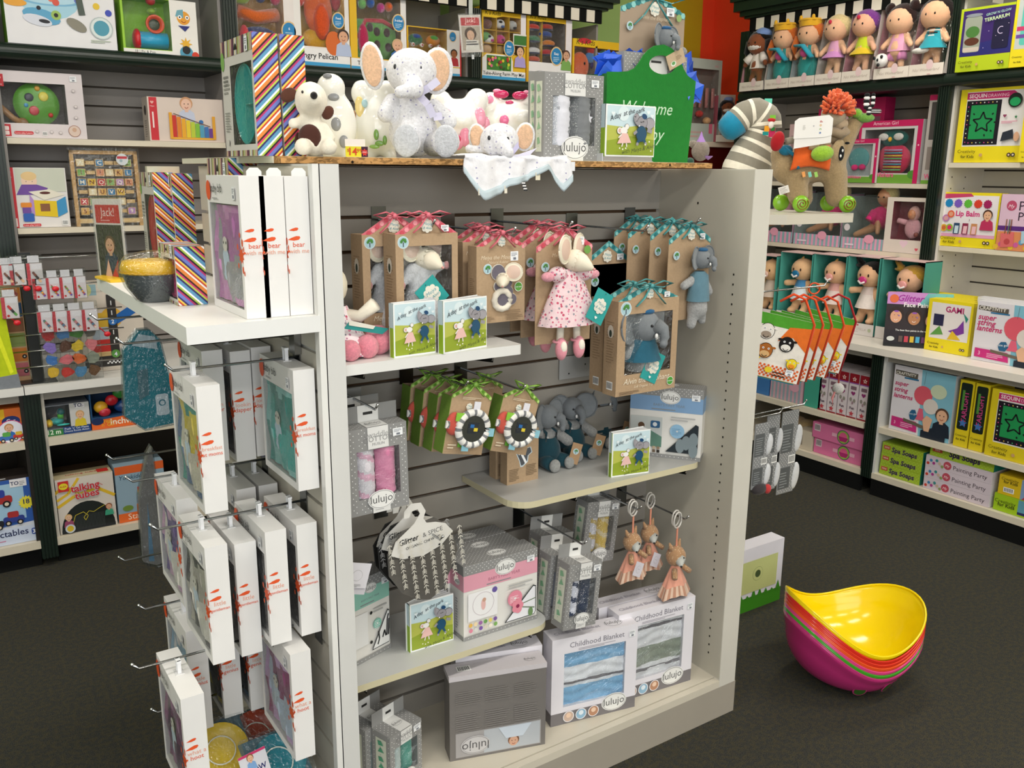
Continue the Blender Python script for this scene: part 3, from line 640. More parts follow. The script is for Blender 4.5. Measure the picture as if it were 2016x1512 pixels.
def mouse_toy_in_box(t,w,h,d,win):
 cx=w*.52
 blob('toy_body',[('c',(cx,d*.6,h*.1),(cx,d*.55,h*.6),w*.36,w*.17),('c',(cx-w*.17,d*.5,h*.62),(cx-w*.36,d*.35,h*.5),w*.12,w*.07),('c',(cx+w*.15,d*.5,h*.64),(cx+w*.34,d*.4,h*.66),w*.12,w*.06)],('plush','#d8d8dc'),t,.006)
 b=MB();b.ball((cx-w*.38,d*.28,h*.48),(w*.055,w*.05,w*.07),'#e5a0a0');b.ball((cx+w*.37,d*.36,h*.66),(w*.055,w*.05,w*.06),'#e5a0a0');b.obj('toy_paws','plush',t,True);mouse_head(t,(cx+w*.04,d*.42,h*.74),w*.42,name='toy_head')
def yframe(bl,br,tl,Y,**kw):F,w_,h_=facey(bl,br,tl,Y);return F,w_,h_
A=on(778,462,1,1.6);w_=on(901,455,1,1.6).x-A.x;hb=.2
F=fr((A.x,1.6,A.z-hb));t=window_toy_box('kraft box with white mouse comforter behind the left picture book',F,w_,hb,.055,PINKS,mouse_toy_in_box,win=(.12,.2,.9,.88),roof=.045,title='Meiya the Mouse',group='hanging boxed mouse comforters')
tealtag(t,Matrix.Translation((w_*.55,-.002,hb*.18))@Matrix.Rotation(-.7,4,'Y'),.055,.06)
A2=on(712,463,1,1.66);F=fr((A2.x,1.66,A2.z-hb));window_toy_box('kraft mouse comforter box half hidden next to the left side panel',F,w_,hb,.055,PINKS,mouse_toy_in_box,win=(.12,.2,.9,.88),roof=.045,title='Meiya the Mouse',group='hanging boxed mouse comforters')
def mouse_cut(t,w,h,d,win):pass
def teether_box(lab,F,w,h,d=.035,full=True,cols=PINKS,grey=False):
 t=thing('teether_box',lab,'box',F,'hanging kraft teether boxes')
 carton(t,w,h,d,KRAFT,kind='matte_kraft');k,m=roofcard(t,w,h+.035,.035,KRAFT,cols,y=.003,z0=h-.002);badge(k,.5,(h+.009)/(h+.035),.01);m.obj('roof_print','card',t)
 def Fp(k):
  k.text('Meiya the Mouse',.42,.83,.012,'#dccdb4',ital=.3,fit=.7);k.text('Natural Rubber',.45,.775,.008,'#d8c6aa',ital=.3);k.sticker(.77,.86,.02,.02);treelogo(k,.22,.71,.011)
  for u,v,r in((.42,.66,.018),(.72,.64,.019),(.55,.55,.022),(.42,.48,.012),(.62,.4,.014),(.5,.3,.016),(.7,.3,.013),(.58,.22,.012)):k.circ(u,v,r,'#d9d2c4')
  for u,v,r in((.42,.66,.0165),(.72,.64,.0175),(.55,.55,.0205),(.42,.48,.0105),(.62,.4,.0125),(.5,.3,.0145),(.7,.3,.0115),(.58,.22,.0105)):k.circ(u,v,r,'#6a6570')
  k.circ(.83,.46,.0105,'#e7efe2');k.circ(.83,.46,.0092,'#5f9b48');k.text('BABY SAFE',.83,.45,.0032,'#fff');k.lines(.08,.03,.35,.1,4,'#857058');k.lines(.58,.03,.95,.17,6,'#857058')
 prints(t,w,h,d,{'F':Fp,'L':lambda k:k.lines(.2,.3,.8,.6,12,'#937b60')},'matte_kraft')
 if full:mouse_head(t,(w*.5,-.004,h*.56),w*.32,yaw=-.55,name='teether_head');b=MB();b.tube([(w*(.5+.16*math.cos(a)),-.004,h*(.3)+w*.16*math.sin(a))for a in[6.283*i/12 for i in range(12)]],w*.06,'#e6dfd0',8,True);b.obj('teether_ring','rubber',t,True)
 bow(t,w/2,h+.028,w*.34,cols[0]);return t
for x0,x1,yt,Y,lab,fu in((938,1034,486,1.6,'foremost kraft teether box with white mouse head, right of the books',1),(911,1000,477,1.665,'middle kraft teether box of the row right of the books',0),(896,985,470,1.73,'rearmost kraft teether box of the row right of the books',0)):
 a=on(x0,yt,1,Y);w_=on(x1,yt,1,Y).x-a.x;h_=.165;teether_box(lab,fr((a.x,Y,a.z-h_)),w_,h_,full=bool(fu))
def mouse_card(lab,F,w,h,s=1.0,full=True):
 t=thing('mouse_doll_card',lab,'doll',F,'mouse dolls on kraft cards')
 k,m=roofcard(t,w,h,.045,KRAFT,PINKS,y=0,th=.002);badge(k,.5,.86,.015);k.sticker(.75,.865,.02,.018);treelogo(k,.13,.66,.011);k.text('Meiya the Mouse',.5,.74,.012,'#e0d0b5',ital=.3,fit=.6);k.circ(.87,.79,.0095,'#6fa04d');m.obj('card_print','card',t)
 bow(t,w/2,h-.008,w*.3,PINKS[0])
 cx,cy=w*.5,-.02
 b=MB();n=28
 prof=[(.018,.64),(.028,.6),(.04,.52),(.055,.4),(.068,.28),(.078,.17)]
 def P(u,v):
  i=min(int(v*5),4);f=v*5-i;r=prof[i][0]*(1-f)+prof[i+1][0]*f;z=prof[i][1]*(1-f)+prof[i+1][1]*f;a=2*math.pi*u;r*=1+.05*math.sin(a*9)*v;return(cx+r*math.cos(a)*s,cy+r*.5*math.sin(a)*s,h*z)
 b.grid(P,n,10,'#e3c3c6');b.obj('dress',('fabric_floral','#e6ccd0'),t,True)
 b=MB();
 for sg in(-1,1):b.ball((cx+sg*.036*s,cy-.004,h*.6),(.024*s,.017*s,.018*s),'#e6ccd0',12,8)
 b.obj('sleeves',('fabric_floral','#e6ccd0'),t,True)
 b=MB()
 for sg in(-1,1):b.ball((cx+sg*.062*s,cy-.004,h*.585),(.017*s,.012*s,.011*s),'#eaa3b0',12,8)
 b.obj('paws','plush',t,True)
 for sg in(-1,1):
  b=MB();b.tube([(cx+sg*.022*s,cy,h*.2),(cx+sg*.024*s,cy,h*.02)],.0085*s,'#e9e2d2',8);o=b.obj('leg','fabric',t,True)
  b=MB();b.ball((cx+sg*.025*s,cy-.008,-h*.035),(.014*s,.014*s,.026*s),'#e79aa8',12,9);b.tube([(cx+sg*.025*s+.0135*s*math.cos(a),cy+.0135*s*math.sin(a),h*.025)for a in[.5236*i for i in range(12)]],.003,'#e79aa8',6,True);b.ball((cx+sg*.025*s,cy-.017*s,-h*.015),(.009*s,.006,.014*s),'#efe8da',10,7);b.obj('shoe','fabric',o,True)
 mouse_head(t,(cx+.008,cy-.006,h*.71),w*.4,yaw=.5)
 if full:tealtag(t,Matrix.Translation((cx+.012,cy-.045,h*.25))@Matrix.Rotation(.5,4,'Y'),.05,.072)
 return t
for x0,x1,yt,Y,lab,fu in((1056,1166,443,1.58,'mouse doll in pink floral dress with teal tag, hanging frontmost at centre',1),(1027,1132,437,1.66,'mouse doll in floral dress just behind the tagged mouse doll',0),(1006,1106,432,1.73,'rearmost mouse doll card of the pink roofed row at centre',0)):
 a=on((x0+x1)/2,yt,1,Y);xa=on(x0,480,1,Y).x;xb=on(x1,480,1,Y).x;h_=.262;mouse_card(lab,fr((xa,Y,a.z-h_)),xb-xa,h_,full=bool(fu))
p=on(690,700,2,S1);t=thing('mouse_doll','mouse doll in white floral dress sitting behind the left panel with pink feet forward','doll',fr((p.x-.02,1.62,S1)))
b=MB();b.lathe([(.02,.1),(.035,.07),(.06,.03),(.066,.006)],'#e8dde0',16);b.obj('dress',('fabric_floral','#ecdfe2'),t,True)
b=MB();b.tube([(.0,0,.085),(.035,-.03,.08),(.06,-.05,.105)],[.012,.012,.014],'#ece4d2',8);b.obj('arm','fabric',t,True)
b=MB();b.ball((-.01,0,.14),(.032,.032,.04),'#e8e0cb',12,9);b.obj('head','rubber',t,True)
for x,y,r in((-.005,-.055,.021),(.035,-.045,.024),(.07,-.02,.03)):
 b=MB();b.tube([(x*.4,-.02,.03),(x,y+.01,.022)],.01,'#e9e2d2',8);o=b.obj('leg','fabric',t,True);b=MB();b.ball((x+.005,y-.005,r*.95),(r*.95,r,r),'#eb8f9f',12,9);b.obj('shoe','plush',o,True)
b=MB();b.prism([(0,0),(.085,-.02),(.07,-.03),(-.01,-.012)],-.055,-.056,'#2f8f8c');b.prism([(.0,.004),(.055,-.012),(.05,-.018),(.0,-.006)],-.057,-.0575,'#e0ddd0');b.obj('swing_tag','card',t,M=Matrix.Translation((0,0,.075)))
for x0,x1,yt,Y,lab,gr in((1218,1337,589,1.585,'frontmost kraft box with grey elephant in blue jacket and teal tag',1),(1190,1300,583,1.65,'kraft elephant box directly behind the frontmost boxed elephant',0)):
 a=on(x0,yt+14,1,Y);w_=on(x1,yt,1,Y).x-a.x;h_=.232
 t=window_toy_box(lab,fr((a.x,Y,a.z+.01-h_),lean=0),w_,h_,.05,TEALS,ele_toy_in_box,roof=.04,group='hanging boxed elephant comforters',title='Alvin the Elephant')
 if gr:tealtag(t,Matrix.Translation((w_*.38,-.003,h_*.18))@Matrix.Rotation(.45,4,'Y'),.055,.075)
def ele_card(lab,F,w,h,full=True):
 t=thing('elephant_doll_card',lab,'doll',F,'elephant comforters on kraft cards')
 k,m=roofcard(t,w,h,.045,KRAFT,TEALS,y=0,th=.002);badge(k,.5,.86,.013);k.sticker(.76,.84,.018,.015);treelogo(k,.15,.66,.011);m.obj('card_print','card',t)
 bow(t,w/2,h-.012,w*.3,TEALS[0])
 if full:
  cx=w*.62;blob('body',[('c',(cx,-.02,h*.12),(cx,-.02,h*.4),.028,.022),('c',(cx-.02,-.02,h*.42),(cx-.05,-.02,h*.36),.012,.012),('c',(cx+.02,-.02,h*.4),(cx+.04,-.02,h*.28),.012,.012),('c',(cx-.012,-.02,h*.1),(cx-.018,-.02,-h*.04),.015,.014),('c',(cx+.015,-.02,h*.1),(cx+.02,-.02,-h*.01),.014,.012)],('plush','#a9aaaa'),t,.005)
  b=MB();b.lathe([(.014,h*.5),(.026,h*.46),(.03,h*.3),(.033,h*.2)],'#5f8190',14,(cx,-.022,0),Matrix.Diagonal((1,.8,1)));b.obj('waistcoat','fabric',t,True);ele_head(t,(cx+.003,-.022,h*.62),.05,yaw=.3)
 return t
for x0,x1,yt,Y,lab,fu in((1317,1398,434,1.62,'elephant doll on kraft card hanging beside the right inner panel',1),(1280,1360,427,1.68,'second kraft elephant card from the right inner panel',0),(1236,1318,424,1.74,'third kraft elephant card from the right inner panel',0),(1209,1290,421,1.79,'rearmost kraft elephant card near the back slats',0)):
 a=on((x0+x1)/2,yt,1,Y);xa=on(x0,480,1,Y).x;xb=on(x1,480,1,Y).x;h_=.25;ele_card(lab,fr((xa,Y,a.z-h_)),xb-xa,h_,bool(fu))
a=on(1196,474,1,1.78);F=fr((a.x-.065,1.78,a.z-.30));t=thing('comforter_box','tall kraft elephant box hanging behind between the mouse doll and boxed elephant','box',F)
k,m=roofcard(t,.14,.30,.045,KRAFT,TEALS,y=0);badge(k,.45,.87,.015);k.sticker(.75,.86);treelogo(k,.16,.66,.013);m.obj('card_print','card',t);carton(t,.14,.24,.045,'#7d6a55',(.3,.1,.85,.55),'#6a5a4a',kind='matte_kraft',film=False);b=MB();b.ball((.08,.03,.12),(.045,.02,.08),'#23424f');b.obj('folded_toy','fabric',t,True)
def ring_toy(lab,F,w=.1,h=.16,pouch='#c4574a',full=True):
 t=thing('mirror_ring_toy',lab,'toy',F,'kraft carded ring toys with lime green roofs')
 k,m=roofcard(t,w,h,.03,KRAFT,LIMES,y=0);k.lines(.25,.76,.75,.8,2,'#d9c9ae');badge(k,.45,.66,.008);k.rect(.3,.1,.42,.18,'#6cae3c');k.lines(.05,.08,.28,.16,2,'#e0d0b5');k.lines(.48,.1,.8,.18,2,'#e0d0b5');m.obj('card_print','card',t)
 b=MB();b.box(-.001,.0,.0,.0,.04,h-.035,'#6f8f3a');b.box(0,.039,0,w,.04,h-.035,KRAFT);b.box(0,0,-.001,w,.04,0,KRAFT);b.obj('carrier_sleeve','matte_kraft',t)
 bow(t,w/2,h-.004,w*.34,'#8fbf4f',wild=1)
 b=MB();b.ball((w*.12,-.006,h*.42),(.02,.01,.026),pouch,12,8);b.obj('pouch','fabric',t,True)
 b=MB();b.box(-.01,-.012,h*.36,.03,-.008,h*.46,'#e6e4df')
 for i in range(4):b.prism([(-.008+i*.01,h*.36),(-.003+i*.01,h*.41),(-.008+i*.01,h*.46),(-.004+i*.01,h*.46),(.001+i*.01,h*.41),(-.004+i*.01,h*.36)],-.0122,-.013,'#77797b')
 b.obj('ribbon_tab','fabric',t)
 if full:
  cx,cz,r=w*.55,h*.38,.036
  b=MB();n=36;b.tube([(cx+r*math.cos(6.2832*i/n),-.016,cz+r*math.sin(6.2832*i/n))for i in range(n)],.0085,'#eee',8,True,colf=lambda i:'#e9e7e2' if(i//1)%3 else '#7d7f82');o=b.obj('ring','fabric',t,True)
  b=MB();b.lathe([(0,0),(r*.93,0)],'#b9c2c8',24,(cx,-.02,cz),Matrix.Rotation(math.pi/2,3,'X'));mi=b.obj('mirror','metal',t)
  b=MB();k2=K(b,.05,.05,lambda u,v,o:(cx-.025+u*.05,-.0205-o,cz-.025+v*.05));k2.lines(.2,.3,.85,.8,7,'#2a3038',.6);k2.rect(.5,.4,.7,.55,'#d9c43c');k2.rect(.3,.55,.5,.7,'#2f69a8');b.obj('mirror_print','card',mi)
  b=MB();b.box(cx-.008,-.02,cz+r-.002,cx+.008,-.018,cz+r+.024,'#e3e2ea');b.box(cx+r*.8,-.02,cz-.015,cx+r+.018,-.018,cz+.003,'#8fc4d4');b.box(cx-r-.012,-.02,cz+.015,cx-r*.6,-.018,cz+.033,'#86bf3f');b.box(cx-.022,-.02,cz-r-.014,cx-.005,-.018,cz-r,'#86b9c9');b.obj('loop_tabs','fabric',t)
 return t
for x0,yt,Y,lab,fu,ro in((870,753,1.585,'front left lime roofed card with chevron mirror ring',1,-.2),(966,752,1.6,'right lime roofed card with dark mirror ring above the grey shelf',1,-.28),(848,752,1.64,'second lime roofed card from the front left mirror ring',0,-.15),(823,744,1.69,'third lime roofed card from the front left mirror ring',0,-.12),(799,734,1.74,'rearmost lime roofed card next to the dotted swaddle box',0,-.1),(912,738,1.76,'rear lime roofed card between the two mirror ring cards',0,-.1)):
 a=on(x0,yt+28,1,Y);ring_toy(lab,fr((a.x,Y,a.z-.125),roll=-ro),full=bool(fu))
for x,y0,Y,lab in((998,956,1.62,'front kraft teether box on the grey shelf with grey elephant window'),(976,944,1.68,'kraft teether box tucked behind the front one on the grey shelf')):
 a=on(x,y0,2,S2);F=fr((a.x,a.y,S2),0);t=thing('teether_box',lab,'box',F,'kraft teether boxes standing on the grey shelf');w_,h_=.094,.135
 carton(t,w_,h_,.03,KRAFT,kind='matte_kraft');prints(t,w_,h_,.03,{'F':lambda k:(k.poly(((.25,.62),(.75,.66),(.8,.55),(.68,.5),(.66,.38),(.5,.3),(.42,.3),(.38,.42)),'#c4d3da'),k.poly(((.28,.62),(.73,.65),(.77,.56),(.65,.5),(.63,.4),(.5,.33),(.44,.33),(.4,.43)),'#54585e'),k.line([(.42,.6),(.6,.36)],.006,'#f2f4f6'),k.circ(.38,.56,.003,'#d8dcdf'),k.lines(.06,.06,.4,.3,8,'#7f6b54'),k.lines(.6,.12,.97,.34,7,'#7f6b54'))},'matte_kraft')
def ele_doll(lab,P,yaw,s=1.0,hy=0,tagk=True):
 t=thing('elephant_doll',lab,'soft toy',fr(P,yaw),'grey elephants in teal dungarees')
 blob('body',[('c',(0,0,.035),(0,.004,.075),.034,.024),('c',(-.022,-.002,.092),(-.052,-.018,.1),.012,.013),('c',(.022,-.004,.092),(.052,-.03,.062),.013,.015)],('plush','#9b9c9b'),t,.004)
 b=MB();b.lathe([(.0,.006),(.03,.008),(.041,.03),(.038,.055),(.027,.078)],'#20424d',16,(0,0,0));b.tube([(-.018,-.02,.07),(-.018,-.022,.094),(-.014,.01,.104)],.004,'#20424d',6);b.tube([(.018,-.02,.07),(.018,-.022,.094),(.014,.01,.104)],.004,'#20424d',6);d_=b.obj('dungarees','fabric',t,True)
 b=MB();b.ball((-.017,-.026,.083),.0035,'#b8b9b8',8,6);b.obj('button','gloss',d_,True)
 for sg in(-1,1):
  b=MB();b.tube([(sg*.02,-.01,.02),(sg*.026,-.055,.018)],.018,'#20424d',10);o=b.obj('leg','fabric',t,True);b=MB();b.ball((sg*.026,-.066,.018),(.0165,.012,.0175),'#a3a4a2',12,8);b.obj('foot','plush',o,True)
 ele_head(t,(0,-.004,.132),.062,yaw=hy,cap=None)
 if tagk:b=MB();b.box(0,0,0,.028,.0012,.055,'#a98a6a');o=b.obj('swing_tag','matte_kraft',t,M=Matrix.Translation((.015,-.07,.02))@Matrix.Rotation(.35,4,'Y')@Matrix.Rotation(-.4,4,'Z'));prints(o,.028,.055,.001,{'F':lambda k:treelogo(k,.5,.6,.008)})
 return t
for x,y,yaw,lab,hy in((1098,925,.1,'leftmost sitting grey elephant in teal dungarees, kraft tag on its lap',.35),(1147,905,.0,'middle sitting grey elephant squeezed between the other two',-.2),(1200,880,.2,'rear right sitting grey elephant half behind the picture book',.3)):
 p=on(x,y,2,S2);ele_doll(lab,(p.x,p.y+.055,S2),yaw,hy=hy)
def first_year(lab,F,w,h,d,band,disc,art,win_art,left='#d3d3d2',group='first year milestone kits',back=0):
 t=thing('milestone_kit_box',lab,'box',F,group);carton(t,w,h,d,'#e2e0db')
 def Fp(k):
  k.rect(0,.87,1,1,GREYP);k.dots(0,.87,1,1,.0115,.0011,'#eee');k.rect(0,.66,1,.87,band);k.text("BABY'S FIRST YEAR",.54,.73,w*.052,'#7f8a90' if band!='#df9fb0' else '#a9657c');k.lines(.3,.68,.8,.71,1,'#8a8f92');lulogo(k,.55,.86,w*.14);k.sticker(.9,.88)
  k.rect(0,0,1,.055,GREYP);k.dots(0,0,1,.06,.0115,.0011,'#eee');art(k);k.circ(.67,.4,w*.1,disc);k.circ(.67,.4,w*.014,'#e8e8e6');k.lines(.6,.35,.74,.45,5,'#ffffff' if disc!='#8fb8d6' else '#5f8fb0',.25);k.lines(.58,.55,.93,.62,2,'#b0b0b0');win_art(k)
 def T_(k):k.rect(0,0,1,1,GREYP);k.dots(0,0,1,1,.0115,.0011,'#eee');lulogo(k,.52,.5,w*.12)
 prints(t,w,h,d,{'F':Fp,'T':T_,'L':lambda k:(k.rect(0,.87,1,1,GREYP),k.rect(0,.66,1,.87,band),lulogo(k,.5,.76,.014),k.text("BABY'S FIRST YEAR",.5,.1,.012,'#aaa',rot=math.pi/2)if False else k.lines(.4,.12,.6,.55,12,'#aaa'),k.rect(0,0,1,.055,GREYP)),'R':lambda k:(k.rect(0,.87,1,1,GREYP),k.rect(0,.66,1,.87,band),k.rect(0,0,1,.055,GREYP))})
 return t
def tri(k,c1,deco):
 k.poly(((.52,.1),(.94,.1),(.96,.14),(.96,.5),(.92,.52)),'#2a3035');k.poly(((.545,.11),(.935,.11),(.95,.14),(.95,.49),(.92,.5)),c1);deco(k)
F,w_,h_=stand((1237,893),(1378,909),(1241,756),S2)
first_year('blue banded first year kit leaning by the right inner panel',F,w_,h_,.055,'#7fa2c8','#8fb8d6',lambda k:(k.rect(.02,.15,.46,.57,'#c3c8c6'),k.poly(((.02,.15),(.46,.15),(.46,.3),(.3,.38),(.02,.26)),'#5f8576'),k.circ(.17,.44,.009,'#5f4632'),k.poly(((.1,.28),(.2,.28),(.19,.41),(.13,.4)),'#cdb49a'),k.rr(.3,.42,.43,.52,.004,'#2f5d86'),k.circ(.36,.47,.006,'#d8dde0'),[k.rect(.34+.06*i,.07+.05*j,.38+.06*i,.11+.05*j,c)for i,j,c in((0,0,'#6b5a48'),(1,0,'#2c2620'),(0,1,'#b8a68c'),(1,1,'#8c7a63'))]),lambda k:tri(k,'#232c33',lambda k:[k.circ(u,v,.012,'#7d8a90',.02)for u,v in((.72,.2),(.8,.25),(.9,.3),(.9,.15))]))
F,w_,h_=stand((913,1263),(1056,1217),(905,1117),S3)
cols12=('#e5b85a','#efd9b0','#a06aa8','#6fa25a','#e3cf70','#7a5aa0','#e08aa0','#d8d8d2','#7d5aa8','#d8cfc0','#efe7d8','#7fae5f')
first_year('pink banded first year kit on the lowest inner shelf',F,w_,h_,.06,'#df9fb0','#e58ea2',lambda k:(k.rect(.05,.25,.44,.63,'#eeedee'),k.arc(.25,.45,w_*.14,0,360,.001,'#b9aab2',24),k.circ(.25,.44,w_*.03,'#e5b9b5',w_*.07),k.circ(.26,.5,w_*.025,'#caa18c'),k.circ(.4,.6,w_*.035,'#6a5aa0'),[k.circ(.08+.065*(i%6),.2-.07*(i//6),w_*.025,c)for i,c in enumerate(cols12)]),lambda k:tri(k,'#e9e9ee',lambda k:(k.line([(.75,.3),(.95,.33)],.0025,'#6f7f66'),k.line([(.75,.26),(.94,.2)],.003,'#6f7f66'),[k.circ(.7+.035*math.cos(a),.29+.05*math.sin(a),.01,'#e58fa0')for a in(0,1.26,2.5,3.77,5)],k.circ(.7,.29,.005,'#8f2f52'),k.circ(.88,.16,.007,'#6f8f5f',.012))))
for i,(yb,zz)in enumerate(((1225,0),(1215,0))):
 F2=fr((F.translation+Vector((-.006,.064+.062*i,0))),F.to_euler().z*.4);first_year(('dark shaded first year kit standing right behind the pink one','rearmost first year kit against the slats behind the pink one')[i],F2,w_*.98,h_*.99,.055,'#df9fb0','#e58ea2',lambda k:None,lambda k:None)
F,w_,h_=stand((706,1312),(772,1276),(692,1150),S3);yaw=F.to_euler().z
FF=F@Matrix.Translation((-.022,.006,0))
first_year('mint banded first year kit cut off by the left side panel',FF,w_+.022,h_,.055,'#8fc5b5','#86c4b4',lambda k:(k.rect(.05,.2,.45,.6,'#e9e9e8'),k.circ(.52,.2,.004,'#222'),k.circ(.53,.56,.004,'#222')),lambda k:tri(k,'#e8e8e8',lambda k:[k.line(q,.004,'#2b2b2e')for q in([(.66,.14),(.7,.2),(.69,.3)],[(.78,.2),(.83,.28),(.86,.2)],[(.88,.2),(.9,.4),(.93,.46)],[(.92,.2),(.94,.4)])]))
gsw='grey dotted swaddle boxes'
F,w_,h_=facey((692,1015),(806,1000),(688,849),1.57);sw0=swaddle('pink swaddle box with polka dots hanging by the left side panel',fr((F.translation.x,1.57,F.translation.z),roll=-.02),w_,h_,.045,'#ded9e0','#e08fb2',gsw,c1b='#e3b5cb',c2b='#d884a8')
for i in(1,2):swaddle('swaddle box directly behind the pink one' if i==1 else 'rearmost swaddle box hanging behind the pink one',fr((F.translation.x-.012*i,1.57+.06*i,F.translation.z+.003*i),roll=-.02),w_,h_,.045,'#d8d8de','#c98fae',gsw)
F,w_,h_=facey((1106,1243),(1196,1226),(1130,1118),1.58);w_=.103;hN=.172
def tiltf(px,py,Y,tilt):p=on(px,py,1,Y);return fr((p.x,Y,p.z),roll=tilt)
swaddle('navy and white swaddle box tilted on its hook above the blanket boxes',tiltf(1108,1243,1.57,.1),w_,hN,.05,'#dfe0ee','#1f3350',gsw,c1b='#33415f')
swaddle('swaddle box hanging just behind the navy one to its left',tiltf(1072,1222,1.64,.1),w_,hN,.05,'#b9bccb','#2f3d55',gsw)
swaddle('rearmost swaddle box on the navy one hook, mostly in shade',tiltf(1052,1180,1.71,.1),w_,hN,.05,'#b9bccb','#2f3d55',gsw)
swaddle('yellow muslin swaddle box hanging under the grey shelf',tiltf(1143,1112,1.7,.12),.112,.172,.05,'#d9d7e0','#d9b95c',gsw,c1b='#c9b070',c2b='#dccaa0')
for(x,y,w2,lab,rot)in((770,1512,.1,'mint swaddle box at the bottom edge, front one of the pair',.3),(722,1500,.1,'mint swaddle box at the bottom edge, rear one of the pair',.3)):
 p=on(x,1560 if x>750 else 1545,2,DK);swaddle(lab,fr((p.x,p.y,DK),rot),w2,.14,.06,'#c9d8d8','#4fa092',gsw,accent='#4f9a78')
p=on(700,1530,2,DK);swaddle('shaded mint swaddle box squeezed against the left side panel',fr((.645,p.y+.04,DK),.1),.09,.15,.06,'#c9d8d8','#4fa092',gsw)
def blanket(lab,F,w,h,d,stripes,group='white blanket window boxes',back=False,full=True):
 t=thing('blanket_box',lab,'box',F,group);win=(.14,.2,.86,.82);carton(t,w,h,d,'#e4e1e8',win,'#cfcdd4',film=True)
 b=MB();z0,z1=h*win[1],h*win[3];x0,x1=w*win[0],w*win[2];n=26;N=sum(s for s,_ in stripes)
 def cf(u,v):
  q=0;vv=v+.005*math.sin(u*9)
  for s_,c in stripes:
   q+=s_/N
   if vv<q:return c
  return stripes[-1][1]
 b.grid(lambda u,v:(x0+(x1-x0)*u,.009+.0015*math.sin(v*37+2*math.sin(u*8))+.001*math.sin(u*31),z0+(z1-z0)*v),18,40,'#fff',cf);b.obj('folded_blanket','fabric',t,True)
 def Fp(k):
  k.rect(0,0,1,.14,'#7a7678');k.text('Childhood Blanket',.52,.88,w*.085,'#7d7a86');k.lines(.3,.835,.76,.865,2,'#a5a2ac');lulogo(k,.74,.13,w*.15);k.sticker(.93,.9,.018,.018)
  for i,c in enumerate(('#c9b0a0','#8fb5cf','#b5876a')):k.circ(.2+.145*i,.085,w*.065,'#e8e6ea');k.circ(.2+.145*i,.085,w*.056,c);k.circ(.2+.145*i,.1,w*.028,'#e8c9b0' if i!=1 else '#dfe9f2')
 prints(t,w,h,d,{'F':Fp,'T':lambda k:(lulogo(k,.76,.5,w*.11,'#e4e1e8'),k.text('Childhood Blanket',.33,.35,w*.07,'#a8a4b0')),'L':lambda k:k.rect(0,0,1,.14,'#7a7678'),'R':lambda k:k.rect(0,0,1,.14,'#7a7678')})
 return t
F,w_,h_=stand((1084,1432),(1249,1391),(1083,1262),DK);blanket('white box with sky blue striped blanket on the unit deck',F,w_,h_,.055,((5,'#86b8e0'),(1,'#dfe3ec'),(.7,'#77757c'),(4.6,'#e9ebf2'),(5,'#86b8e0')))
F,w_,h_=stand((1254,1390),(1372,1352),(1256,1216),DK);blanket('white box with sage green striped blanket at the right of the deck',F@Matrix.Translation((-.045,.035,0)),w_+.05,h_,.05,((1.6,'#dcdde2'),(.7,'#77757c'),(1,'#dcdde2'),(5.5,'#8f988c'),(5.2,'#e3e4ea'),(.8,'#77757c'),(1.4,'#dcdde2')))
F3=F@Matrix.Translation((-.07,.092,0));blanket('blanket box standing behind the sage green one, only its top showing',F3,w_+.05,h_*1.0,.05,((5,'#86b8e0'),(5,'#e9ebf2')))
F,w_,h_=stand((886,1500),(1073,1465),(889,1325),DK);h_=.225
t=thing('blanket_box','blanket box standing upside down, its dark grey back towards the room','box',F);carton(t,w_,h_,.055,'#76726f',fcol='#76726f');
b=MB();b.box(-.001,-.001,h_-.012,w_+.001,.056,h_+.001,'#c9c4c8');b.obj('lid','card',t)
def inv(k):
 k.rect(.06,.03,.95,.34,'#a5a2a2');k.rect(.35,.04,.94,.33,'#b5bac0');k.kid(.66,.13,w_*.055,'#d2a58c','#7a5238','#cfd6de',False);k.poly(((.5,.33),(.85,.33),(.76,.18),(.58,.18)),'#c8d2de');k.circ(.26,.17,w_*.15,'#c9c7c8',w_*.1);k.circ(.26,.17,w_*.14,'#8a8788',w_*.092);k.circ(.26,.17,w_*.135,'#c9c7c8',w_*.087);k.text('lulujo',.26,.2,w_*.13,'#5d5b5d',rot=math.pi)
 for i in range(3):
  k.lines(.06+.3*i,.36,.34+.3*i,.6,9,'#8b8785',.3,i);k.lines(.06+.3*i,.7,.34+.3*i,.88,7,'#86827f',.3,i+5)
prints(t,w_,h_-.012,.055,{'F':inv});prints(t,w_,h_+.001,.055,{'T':lambda k:(lulogo(k,.86,.5,.016,'#c9c4c8'),k.bars(.1,.3,.24,.7))})
F4=F@Matrix.Translation((.03,.062,0));blanket('blanket box behind the upside down one, top with oval logo showing',F4,w_-.02,h_+.012,.05,((5,'#c9d6e4'),(5,'#e9ebf2')))
